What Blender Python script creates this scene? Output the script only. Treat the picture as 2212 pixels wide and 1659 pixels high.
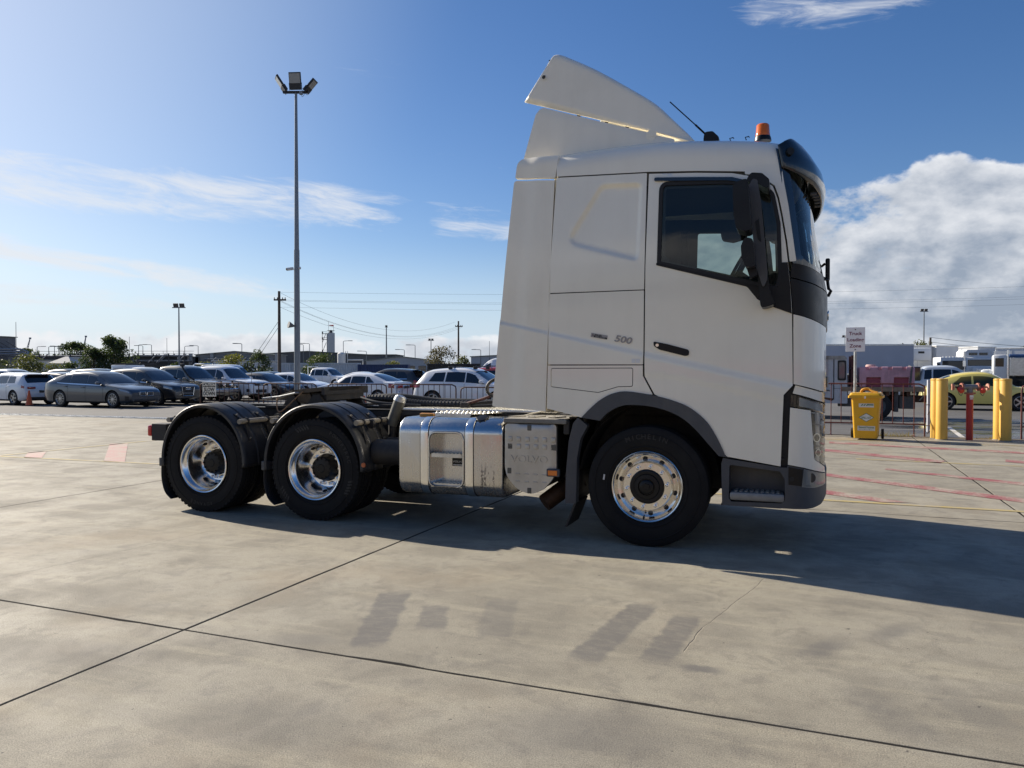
import bpy, bmesh, math, random
import numpy as np
from mathutils import Vector, Matrix
from mathutils.geometry import delaunay_2d_cdt
R = math.radians
scene = bpy.context.scene
for o in list(bpy.data.objects): bpy.data.objects.remove(o)
COL = scene.collection

# ------------------------------------------------------------------ camera
cam_d = bpy.data.cameras.new('camera'); cam = bpy.data.objects.new('camera', cam_d); COL.objects.link(cam)
cam_d.sensor_width = 36.0; cam_d.lens = 36.0*1660/2212; cam_d.clip_start = 0.05; cam_d.clip_end = 6000
cam.location = (0, 0, 1.53); cam.rotation_euler = (R(90-1.018), 0, 0)
scene.camera = cam
# ------------------------------------------------------------------ sun direction (towards the sun)
SUN_EL = 28.6
SUN_H = Vector((-1.475, 1.085, 0)).normalized()
SUN = Vector((SUN_H.x*math.cos(R(SUN_EL)), SUN_H.y*math.cos(R(SUN_EL)), math.sin(R(SUN_EL))))
sun_d = bpy.data.lights.new('sun', 'SUN'); sun_d.energy = 5.0; sun_d.angle = R(0.53); sun_d.color = (1.0, 0.90, 0.76)
sun = bpy.data.objects.new('sun', sun_d); COL.objects.link(sun)
sun.rotation_euler = SUN.to_track_quat('Z', 'Y').to_euler()
scene.view_settings.view_transform = 'Standard'; scene.view_settings.look = 'None'
scene.view_settings.exposure = 0.71; scene.view_settings.gamma = 1.0
scene.view_settings.use_curve_mapping = False
scene.cycles.max_bounces = 10; scene.cycles.transparent_max_bounces = 16
scene.cycles.caustics_reflective = False; scene.cycles.caustics_refractive = False
scene.cycles.sample_clamp_indirect = 6.0

# ------------------------------------------------------------------ node helper
class G:
    def __init__(s, nt): s.nt = nt
    def n(s, t, **k):
        x = s.nt.nodes.new(t)
        for a, b in k.items(): setattr(x, a, b)
        return x
    def put(s, sock, v):
        if v is None: return
        if hasattr(v, 'is_linked') or isinstance(v, bpy.types.NodeSocket): s.nt.links.new(v, sock)
        else: sock.default_value = v
    def m(s, op, a, b=None, c=None, clamp=False):
        x = s.n('ShaderNodeMath', operation=op, use_clamp=clamp); s.put(x.inputs[0], a); s.put(x.inputs[1], b); s.put(x.inputs[2], c)
        return x.outputs[0]
    def vm(s, op, a, b=None):
        x = s.n('ShaderNodeVectorMath', operation=op); s.put(x.inputs[0], a); s.put(x.inputs[1], b)
        return x.outputs['Value'] if op in ('DOT_PRODUCT', 'LENGTH') else x.outputs[0]
    def sep(s, v): x = s.n('ShaderNodeSeparateXYZ'); s.put(x.inputs[0], v); return x.outputs
    def comb(s, a, b, c=0.0):
        x = s.n('ShaderNodeCombineXYZ'); s.put(x.inputs[0], a); s.put(x.inputs[1], b); s.put(x.inputs[2], c); return x.outputs[0]
    def noise(s, v, scale, det=4, rough=0.55, dist=0.0):
        x = s.n('ShaderNodeTexNoise'); s.put(x.inputs['Vector'], v); x.inputs['Scale'].default_value = scale
        x.inputs['Detail'].default_value = det; x.inputs['Roughness'].default_value = rough; x.inputs['Distortion'].default_value = dist
        return x.outputs['Fac']
    def mr(s, v, a, b, c=0.0, d=1.0, smooth=True):
        x = s.n('ShaderNodeMapRange', interpolation_type='SMOOTHSTEP' if smooth else 'LINEAR'); s.put(x.inputs[0], v)
        for i, q in enumerate((a, b, c, d)): s.put(x.inputs[1+i], q)
        return x.outputs[0]
    def mix(s, f, a, b, blend='MIX'):
        x = s.n('ShaderNodeMix', data_type='RGBA', blend_type=blend); s.put(x.inputs[0], f)
        s.put(x.inputs[6], a if not isinstance(a, tuple) else (*a, 1) if len(a) == 3 else a)
        s.put(x.inputs[7], b if not isinstance(b, tuple) else (*b, 1) if len(b) == 3 else b); return x.outputs[2]
    def mapping(s, v, loc=(0,0,0), rot=(0,0,0), sc=(1,1,1)):
        x = s.n('ShaderNodeMapping'); s.put(x.inputs[0], v); x.inputs[1].default_value = loc; x.inputs[2].default_value = rot; x.inputs[3].default_value = sc
        return x.outputs[0]
    def bump(s, h, strength, dist=0.01):
        x = s.n('ShaderNodeBump'); x.inputs['Strength'].default_value = strength; x.inputs['Distance'].default_value = dist; s.put(x.inputs['Height'], h)
        return x.outputs[0]

# ------------------------------------------------------------------ world
world = bpy.data.worlds.new('World'); scene.world = world; world.use_nodes = True
nt = world.node_tree; nt.nodes.clear(); g = G(nt)
out = g.n('ShaderNodeOutputWorld'); bg = g.n('ShaderNodeBackground'); nt.links.new(bg.outputs[0], out.inputs[0])
sky = g.n('ShaderNodeTexSky', sky_type='NISHITA'); sky.sun_disc = False
sky.sun_elevation = R(SUN_EL); sky.sun_rotation = math.atan2(SUN.x, SUN.y)
sky.altitude = 0; sky.air_density = 1.0; sky.dust_density = 0.5; sky.ozone_density = 1.6
SKY_STRENGTH = 0.0445
tc = g.n('ShaderNodeTexCoord').outputs['Generated']
dx, dy, dz = g.sep(tc)
az = g.m('MULTIPLY', g.m('ARCTAN2', dx, dy), 180/math.pi)
el = g.m('MULTIPLY', g.m('ARCSINE', dz), 180/math.pi)
def cloudnoise(sx, sy, seed, scale, det, rough, tilt=0.0, dist=0.0, da=0.0, de=0.0):
    a2 = g.m('ADD', az, da); e2 = g.m('ADD', g.m('ADD', el, de), g.m('MULTIPLY', az, tilt))
    return g.noise(g.comb(g.m('MULTIPLY', a2, sx), g.m('MULTIPLY', e2, sy), seed), scale, det, rough, dist)
def band(v, a, b, c, d):
    return g.m('MULTIPLY', g.mr(v, a, b), g.mr(v, c, d, 1.0, 0.0))
# thin high streaks: a broad belt left of north, fainter ones below and elsewhere
wisp = cloudnoise(0.055, 0.30, 3.1, 1.0, 5, 0.64, 0.06, 0.9)
fine = cloudnoise(0.20, 0.95, 9.7, 1.0, 6, 0.70, 0.12, 0.8)
wv = g.m('ADD', g.m('MULTIPLY', wisp, 0.55), g.m('MULTIPLY', fine, 0.45))
elt = g.m('ADD', el, g.m('MULTIPLY', az, 0.12))
main_belt = g.m('MULTIPLY', band(el, 8.8, 11.0, 12.6, 15.0), g.mr(az, -14, -4, 1.0, 0.0))
low_belt = g.m('MULTIPLY', band(elt, 2.0, 3.2, 3.9, 5.2), g.mr(az, -20, -9, 0.92, 0.0))
low_two = g.m('MULTIPLY', band(el, 3.4, 4.4, 5.0, 6.2), g.mr(az, -26, -17, 0.90, 0.0))
behind = g.m('MULTIPLY', band(el, 8.5, 10.0, 11.5, 13.0), g.m('MULTIPLY', band(az, -8, -5, 0, 6), 0.82))
high_r = g.m('MULTIPLY', band(el, 20.0, 23.0, 32, 60), g.m('MULTIPLY', band(az, 12, 18, 40, 80), 0.55))
scat = g.m('MULTIPLY', band(el, 5, 9, 40, 80), 0.16)
wmask = g.m('MAXIMUM', g.m('MAXIMUM', g.m('MAXIMUM', main_belt, low_two), g.m('MAXIMUM', low_belt, behind)), g.m('MAXIMUM', high_r, scat))
wthr = g.m('SUBTRACT', 0.68, g.m('MULTIPLY', wmask, 0.34))
wd = g.m('MULTIPLY', g.mr(wv, wthr, g.m('ADD', wthr, 0.26)), 0.80)
# cumulus: a bank low on the right that goes on round behind the viewer, and a low line along the horizon
def cumulus(da, de):
    b_ = cloudnoise(0.11, 0.19, 21.4, 1.0, 6, 0.55, 0.0, 0.15, da, de); s_ = cloudnoise(0.40, 0.62, 5.0, 1.0, 5, 0.58, 0.0, 0.1, da, de)
    return g.m('ADD', g.m('MULTIPLY', b_, 0.68), g.m('MULTIPLY', s_, 0.32))
cv = cumulus(0, 0); cvs = cumulus(-0.8, 0.9)
topn = g.noise(g.comb(g.m('MULTIPLY', az, 0.16), 0.4, 2.2), 1.0, 3, 0.5)
topl = g.m('ADD', 12.7, g.m('MULTIPLY', g.m('SUBTRACT', topn, 0.5), 3.2))
below = g.m('SUBTRACT', topl, el)                                   # degrees below the top of the bank
bank = g.m('MULTIPLY', g.mr(below, -2.6, 1.6), g.m('MAXIMUM', g.mr(az, 2, 12), g.mr(az, -95, -120)))  # unseen part behind the viewer added to whiten the fill light
line = g.m('MULTIPLY', g.mr(el, 1.8, 4.6, 1.0, 0.0), 0.74)
cm = g.m('MAXIMUM', bank, line)
cthr = g.m('SUBTRACT', 0.84, g.m('MULTIPLY', cm, 0.53))
cd = g.mr(cv, cthr, g.m('ADD', cthr, 0.10))
relief = g.m('MULTIPLY', g.m('SUBTRACT', cv, cvs), 3.2)
broad = cloudnoise(0.10, 0.20, 33.0, 1.0, 3, 0.5, 0.1, 0.4)
hgt_ = g.mr(below, -1.5, 9.0, 0.62, -0.05)
lum = g.m('ADD', g.m('ADD', hgt_, relief), g.m('ADD', g.mr(broad, 0.38, 0.64, -0.16, 0.30), 0.14))
edge = g.mr(cv, cthr, g.m('ADD', cthr, 0.12), 0.35, 0.0)
lum = g.m('ADD', lum, g.m('MULTIPLY', g.m('SUBTRACT', 1.0, bank), 0.45))
lum = g.m('ADD', lum, edge, clamp=True)
ccol = g.mix(lum, (4.4, 5.2, 6.5), (12.0, 12.2, 12.6))
hs = g.n('ShaderNodeHueSaturation'); hs.inputs['Saturation'].default_value = 1.28; hs.inputs['Value'].default_value = 1.25; nt.links.new(sky.outputs[0], hs.inputs['Color'])
sd = g.vm('DOT_PRODUCT', tc, tuple(SUN))
blue = g.mix(g.mr(sd, 0.55, 1.0, 1.0, 0.45), hs.outputs[0], g.mix(1.0, hs.outputs[0], (1.0, 1.02, 1.22), 'MULTIPLY'))
blue = g.mix(g.mr(sd, 0.70, 1.0, 0.0, 0.42), blue, (10.2, 11.9, 14.2))          # whitish glare round the sun
air = g.m('MULTIPLY', g.mr(el, 0.0, 10.0, 1.0, 0.0), 0.78)          # pale haze near the horizon
skyc = g.mix(air, blue, (8.3, 10.4, 13.0))
col = g.mix(wd, skyc, (11.2, 11.5, 12.0))
col = g.mix(g.m('MULTIPLY', cd, 0.95), col, ccol)
nt.links.new(col, bg.inputs[0]); bg.inputs[1].default_value = SKY_STRENGTH
# ------------------------------------------------------------------ object helpers
def tag(o, label=None, cat=None, group=None, kind=None):
    if label: o['label'] = label
    if cat: o['category'] = cat
    if group: o['group'] = group
    if kind: o['kind'] = kind
    return o
def empty(name, loc=(0,0,0), rz=0.0, parent=None):
    o = bpy.data.objects.new(name, None); COL.objects.link(o); o.location = loc; o.rotation_euler = (0,0,rz)
    o.empty_display_size = 0.2
    if parent: o.parent = parent
    return o
def link(name, me, mat=None, parent=None, loc=None, rot=None):
    o = bpy.data.objects.new(name, me); COL.objects.link(o)
    if mat is not None and not me.materials: me.materials.append(mat)
    if parent: o.parent = parent
    if loc is not None: o.location = loc
    if rot is not None: o.rotation_euler = rot
    return o
def copy_tree(o, parent=None):
    c = o.copy(); COL.objects.link(c); c.parent = parent
    for ch in o.children: copy_tree(ch, c)
    return c
class MB:
    def __init__(s): s.v = []; s.f = []
    def add(s, vs, fs):
        b = len(s.v); s.v += [tuple(p) for p in vs]; s.f += [tuple(b+i for i in f) for f in fs]; return s
    def box(s, c, d, rot=None):
        hx, hy, hz = d[0]/2, d[1]/2, d[2]/2
        p = [Vector((x,y,z)) for x in (-hx,hx) for y in (-hy,hy) for z in (-hz,hz)]
        if rot is not None: p = [rot @ q for q in p]
        c = Vector(c)
        return s.add([q+c for q in p], [(0,1,3,2),(4,6,7,5),(0,4,5,1),(2,3,7,6),(0,2,6,4),(1,5,7,3)])
    def bb(s, x0, x1, y0, y1, z0, z1): return s.box(((x0+x1)/2,(y0+y1)/2,(z0+z1)/2),(abs(x1-x0),abs(y1-y0),abs(z1-z0)))
    def rbox(s, x0, x1, y0, y1, z0, z1, r=0.01):   # chamfered box
        r = min(r, (x1-x0)/2.01, (y1-y0)/2.01, (z1-z0)/2.01)
        me = bmesh.new(); bmesh.ops.create_cube(me, size=1)
        for q in me.verts: q.co = Vector(((x0+x1)/2+q.co.x*(x1-x0), (y0+y1)/2+q.co.y*(y1-y0), (z0+z1)/2+q.co.z*(z1-z0)))
        bmesh.ops.bevel(me, geom=list(me.edges), offset=r, segments=2, profile=0.5, affect='EDGES')
        return s.bm(me)
    def bm(s, me, M=None):
        me.verts.index_update()
        s.add([(M @ q.co) if M else q.co for q in me.verts], [[q.index for q in f.verts] for f in me.faces]); me.free(); return s
    def cyl(s, a, b, r0, r1=None, n=12, cap=True):
        r1 = r0 if r1 is None else r1; a, b = Vector(a), Vector(b); d = (b-a).normalized()
        q = d.orthogonal().normalized(); w = d.cross(q); vs = []
        for c, r in ((a,r0),(b,r1)):
            for i in range(n): t = 2*math.pi*i/n; vs.append(c+(q*math.cos(t)+w*math.sin(t))*r)
        fs = [(i,(i+1)%n,n+(i+1)%n,n+i) for i in range(n)]
        if cap: fs += [tuple(range(n-1,-1,-1)), tuple(range(n,2*n))]
        return s.add(vs, fs)
    def tube(s, pts, r, n=8, closed=False):
        pts = [Vector(p) for p in pts]; k = len(pts); vs = []; prev = None
        for i, p in enumerate(pts):
            if closed: d = (pts[(i+1)%k]-pts[i-1]).normalized()
            else: d = (pts[min(i+1,k-1)]-pts[max(i-1,0)]).normalized()
            q = prev - d*prev.dot(d) if prev is not None else d.orthogonal()
            q.normalize(); prev = q; w = d.cross(q); rr = r[i] if isinstance(r,(list,tuple)) else r
            for j in range(n): t = 2*math.pi*j/n; vs.append(p+(q*math.cos(t)+w*math.sin(t))*rr)
        fs = []
        for i in range(k if closed else k-1):
            a, b = i*n, ((i+1)%k)*n
            fs += [(a+j,a+(j+1)%n,b+(j+1)%n,b+j) for j in range(n)]
        if not closed: fs += [tuple(range(n-1,-1,-1)), tuple(range((k-1)*n,k*n))]
        return s.add(vs, fs)
    def lathe(s, prof, c=(0,0,0), axis='Y', n=32, a0=0, a1=360, sign=1):   # prof: (radius, along)
        full = abs(a1-a0) >= 360; m = n if full else n+1; vs = []
        for r, h in prof:
            for i in range(m):
                t = R(a0+(a1-a0)*i/n); p = (r*math.cos(t), r*math.sin(t))
                if axis == 'Y': q = (p[0], h, p[1])
                elif axis == 'X': q = (h, p[0], p[1])
                else: q = (p[0], p[1], h)
                vs.append((c[0]+q[0], c[1]+q[1], c[2]+q[2]))
        fs = []
        for k in range(len(prof)-1):
            for i in range(m if full else m-1):
                j = (i+1) % m; fs.append((k*m+i,k*m+j,(k+1)*m+j,(k+1)*m+i))
        return s.add(vs, fs)
    def disc(s, c, r, axis='Y', n=24):
        vs = []
        for i in range(n):
            t = 2*math.pi*i/n; a, b = r*math.cos(t), r*math.sin(t)
            vs.append((c[0]+a,c[1],c[2]+b) if axis=='Y' else (c[0],c[1]+a,c[2]+b) if axis=='X' else (c[0]+a,c[1]+b,c[2]))
        return s.add(vs, [tuple(range(n))])
    def grid(s, fn, nu, nv, wrap=False):
        vs = [fn(i/nu, j/nv) for i in range(nu+1) for j in range(nv+1)]
        return s.add(vs, [(i*(nv+1)+j,(i+1)*(nv+1)+j,(i+1)*(nv+1)+j+1,i*(nv+1)+j+1) for i in range(nu) for j in range(nv)])
    def prism(s, poly, a, b, axis='y'):   # poly in the two other axes, extruded a..b
        n = len(poly)
        def P(p, h): return (p[0],h,p[1]) if axis=='y' else (h,p[0],p[1]) if axis=='x' else (p[0],p[1],h)
        return s.add([P(p,a) for p in poly]+[P(p,b) for p in poly], [(i,(i+1)%n,n+(i+1)%n,n+i) for i in range(n)]+[tuple(range(n-1,-1,-1)),tuple(range(n,2*n))])
    def mesh(s, name, smooth=None, fix=True):
        me = bpy.data.meshes.new(name); me.from_pydata(s.v, [], s.f)
        if fix:
            b = bmesh.new(); b.from_mesh(me); bmesh.ops.recalc_face_normals(b, faces=b.faces); b.to_mesh(me); b.free()
        me.update()
        if smooth: 
            me.shade_smooth(); me.set_sharp_from_angle(angle=R(smooth))
        return me
    def build(s, name, mat, parent=None, smooth=None, loc=None, rot=None, fix=True):
        return link(name, s.mesh(name, smooth, fix), mat, parent, loc, rot)
def rpoly(pts, r, seg=5):
    """round the corners of a polygon; r is one radius or one per corner"""
    out = []; n = len(pts)
    for i in range(n):
        p = Vector(pts[i]); a = Vector(pts[i-1])-p; b = Vector(pts[(i+1)%n])-p
        rr = r[i] if isinstance(r,(list,tuple)) else r
        la, lb = a.length, b.length
        if rr <= 0 or la < 1e-6 or lb < 1e-6: out.append(tuple(p)); continue
        ang = a.angle(b); d = min(rr/math.tan(ang/2) if ang > 0.02 else 0, la*0.48, lb*0.48)
        p0, p1 = p+a/la*d, p+b/lb*d
        for k in range(seg+1):
            t = k/seg; q = p0*(1-t)**2 + p*2*t*(1-t) + p1*t**2; out.append(tuple(q))
    return out
def spline(pts, k=6):
    """Catmull-Rom through points of any dimension"""
    P = [np.array(p, float) for p in pts]; out = []
    for i in range(len(P)-1):
        p0, p1, p2, p3 = P[max(i-1,0)], P[i], P[i+1], P[min(i+2,len(P)-1)]
        for j in range(k):
            t = j/k; out.append(tuple(0.5*((2*p1)+(-p0+p2)*t+(2*p0-5*p1+4*p2-p3)*t*t+(-p0+3*p1-3*p2+p3)*t**3)))
    out.append(tuple(P[-1])); return out
def inside(pts, poly):
    """vectorised point in polygon"""
    x, y = pts[:,0], pts[:,1]; c = np.zeros(len(pts), bool); n = len(poly)
    for i in range(n):
        x1, y1 = poly[i]; x2, y2 = poly[(i+1)%n]
        if y1 == y2: continue
        k = ((y1 > y) != (y2 > y)) & (x < (x2-x1)*(y-y1)/(y2-y1)+x1); c ^= k
    return c
def densify(poly, step, closed=True):
    out = []; n = len(poly)
    for i in range(n if closed else n-1):
        a = np.array(poly[i]); b = np.array(poly[(i+1)%n]); k = max(1, int(math.ceil(np.linalg.norm(b-a)/step)))
        out += [tuple(a+(b-a)*j/k) for j in range(k)]
    if not closed: out.append(tuple(poly[-1]))
    return out
def panel(name, outline, map3, mat, parent, holes=(), lines=(), step=0.04, thick=0.02, smooth=50):
    """sheet-metal panel: a 2-D outline filled with a fine mesh, laid on the surface map3(p,q), edges turned in.
    map3 returns (point, inward direction)"""
    rings = [densify(outline, step)] + [densify(h, step) for h in holes]
    co = []; ed = []
    for r in rings:
        b = len(co); co += r; ed += [(b+i, b+(i+1)%len(r)) for i in range(len(r))]
    ex = []
    for l in lines: ex += densify(l, step*0.8, closed=False)
    o = np.array(outline); xs = np.arange(o[:,0].min()+step*0.5, o[:,0].max(), step); zs = np.arange(o[:,1].min()+step*0.5, o[:,1].max(), step)
    gp = np.array([(x+(0.5*step if j % 2 else 0), z) for j, z in enumerate(zs) for x in xs]) if len(xs) and len(zs) else np.zeros((0,2))
    ex = np.array(ex) if ex else np.zeros((0,2))
    def ok(p):
        if not len(p): return p
        k = inside(p, outline)
        for h in holes: k &= ~inside(p, h)
        return p[k]
    ex, gp = ok(ex), ok(gp); B = np.array(co)
    def far(p, q, d):
        if not len(p) or not len(q): return p
        return p[np.array([((q-a)**2).sum(1).min() > d*d for a in p], bool)]
    ex = far(ex, B, step*0.2); gp = far(gp, B, step*0.45); gp = far(gp, ex, step*0.45)
    allp = [Vector(p) for p in co] + [Vector(p) for p in ex] + [Vector(p) for p in gp]
    V, _, Fc, _, _, _ = delaunay_2d_cdt(allp, ed, [], 0, 1e-6)
    P2 = np.array([tuple(q) for q in V]); cen = np.array([P2[list(f)].mean(0) for f in Fc])
    keep = inside(cen, outline)
    for h in holes: keep &= ~inside(cen, h)
    Fk = [tuple(f) for f, k in zip(Fc, keep) if k]
    pm = [map3(p[0], p[1]) for p in P2]; vs = [Vector(a) for a, b in pm]; inn = [Vector(b) for a, b in pm]
    # orient outward
    f0 = Fk[len(Fk)//2]; nrm = (vs[f0[1]]-vs[f0[0]]).cross(vs[f0[2]]-vs[f0[0]])
    if nrm.dot(inn[f0[0]]) > 0: Fk = [f[::-1] for f in Fk]
    used = set(i for f in Fk for i in f); cnt = {}
    for f in Fk:
        for i in range(len(f)): e = (f[i], f[(i+1)%len(f)]); cnt[e] = 1
    mb = MB(); mb.add(vs, Fk); back = {}
    for a, b in [e for e in cnt if (e[1], e[0]) not in cnt]:
        for k in (a, b):
            if k not in back: back[k] = len(mb.v); mb.v.append(tuple(vs[k]+inn[k]*thick))
        mb.f.append((b, a, back[a], back[b]))
    me = bpy.data.meshes.new(name); me.from_pydata(mb.v, [], mb.f); me.update()
    b = bmesh.new(); b.from_mesh(me); bmesh.ops.delete(b, geom=[q for q in b.verts if not q.link_faces], context='VERTS'); b.to_mesh(me); b.free()
    me.shade_smooth(); me.set_sharp_from_angle(angle=R(smooth))
    return link(name, me, mat, parent)
def text(name, body, size, mat, parent, M, extrude=0.001, align='CENTER', sx=1.0, shear=0.0, bold=0.0):
    cu = bpy.data.curves.new(name, 'FONT'); cu.body = body; cu.size = size; cu.align_x = align; cu.align_y = 'CENTER'; cu.extrude = extrude; cu.shear = shear
    cu.offset = bold; cu.resolution_u = 3
    o = bpy.data.objects.new(name, cu); COL.objects.link(o)
    dg = bpy.context.evaluated_depsgraph_get(); me = bpy.data.meshes.new_from_object(o.evaluated_get(dg)); bpy.data.objects.remove(o); bpy.data.curves.remove(cu)
    me.transform(M @ Matrix.Diagonal((sx,1,1,1))); me.materials.clear()
    return link(name, me, mat, parent)
# text facing -y (x to the right, z up)
def TF(x, y, z, rot=0.0): return Matrix.Translation((x,y,z)) @ Matrix.Rotation(R(rot),4,'Y') @ Matrix.Rotation(R(90),4,'X')

# ------------------------------------------------------------------ materials
MATS = {}
def mat(name, col, rough=0.5, metal=0.0, coat=0.0, vary=0.0, vscale=3.0, bump=0.0, bscale=60.0, spec=0.5, emit=None, trans=0.0, rvary=0.0, dirt=None, dirt_amt=0.0):
    if name in MATS: return MATS[name]
    m = bpy.data.materials.new(name); m.use_nodes = True; nt = m.node_tree; b = nt.nodes['Principled BSDF']; g = G(nt)
    b.inputs['Base Color'].default_value = (*col, 1); b.inputs['Roughness'].default_value = rough; b.inputs['Metallic'].default_value = metal
    b.inputs['Coat Weight'].default_value = coat; b.inputs['Coat Roughness'].default_value = 0.06; b.inputs['Specular IOR Level'].default_value = spec
    b.inputs['Transmission Weight'].default_value = trans
    tc = g.n('ShaderNodeTexCoord').outputs['Object']
    c = None
    if vary:
        nz = g.noise(tc, vscale, 6, 0.6); f = g.mr(nz, 0.3, 0.7, 1-vary, 1+vary, False)
        c = g.mix(1.0, (*col,1), g.comb(f, f, f), 'MULTIPLY')
    if dirt:
        d1 = g.noise(tc, 1.7, 8, 0.65, 0.4); d2 = g.noise(g.mapping(tc, sc=(9,9,1.2)), 1.0, 5, 0.6)
        f = g.m('MULTIPLY', g.mr(g.m('ADD', g.m('MULTIPLY', d1, .6), g.m('MULTIPLY', d2, .4)), 0.42, 0.72), dirt_amt)
        c = g.mix(f, c if c is not None else (*col,1), (*dirt,1))
    if c is not None: nt.links.new(c, b.inputs['Base Color'])
    if rvary:
        nz = g.noise(tc, vscale*2.3, 5, 0.6); nt.links.new(g.mr(nz, 0.3, 0.7, max(0.02,rough-rvary), min(1,rough+rvary), False), b.inputs['Roughness'])
    if bump: nt.links.new(g.bump(g.noise(tc, bscale, 3, 0.6), bump, 0.004), b.inputs['Normal'])
    if emit: b.inputs['Emission Color'].default_value = (*emit[:3],1); b.inputs['Emission Strength'].default_value = emit[3]
    MATS[name] = m; return m
def glass_mat(name, tint, refl=1.0, rough=0.02):
    if name in MATS: return MATS[name]
    m = bpy.data.materials.new(name); m.use_nodes = True; nt = m.node_tree; nt.nodes.clear(); g = G(nt)
    o = g.n('ShaderNodeOutputMaterial'); mx = g.n('ShaderNodeMixShader'); t = g.n('ShaderNodeBsdfTransparent'); gl = g.n('ShaderNodeBsdfGlossy')
    t.inputs[0].default_value = (*tint,1); gl.inputs['Roughness'].default_value = rough; gl.inputs[0].default_value = (refl,refl,refl,1)
    fr = g.n('ShaderNodeFresnel'); fr.inputs[0].default_value = 1.5
    nt.links.new(fr.outputs[0], mx.inputs[0]); nt.links.new(t.outputs[0], mx.inputs[1]); nt.links.new(gl.outputs[0], mx.inputs[2]); nt.links.new(mx.outputs[0], o.inputs[0])
    MATS[name] = m; return m
# ------------------------------------------------------------------ frames: truck (20.2 deg) and yard (21.7 deg), both about the front axle
O = Vector((1.589, 7.785, 0)); TYAW = R(20.2); YYAW = R(21.7)
UY = Vector((math.cos(YYAW), -math.sin(YYAW), 0)); VY = Vector((math.sin(YYAW), math.cos(YYAW), 0))
UT = Vector((math.cos(TYAW), -math.sin(TYAW), 0)); VT = Vector((math.sin(TYAW), math.cos(TYAW), 0))
def yw(a, b, z=0.0): p = O+UY*a+VY*b; return Vector((p.x, p.y, z))
def tw(a, b, z=0.0): p = O+UT*a+VT*b; return Vector((p.x, p.y, z))

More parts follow.
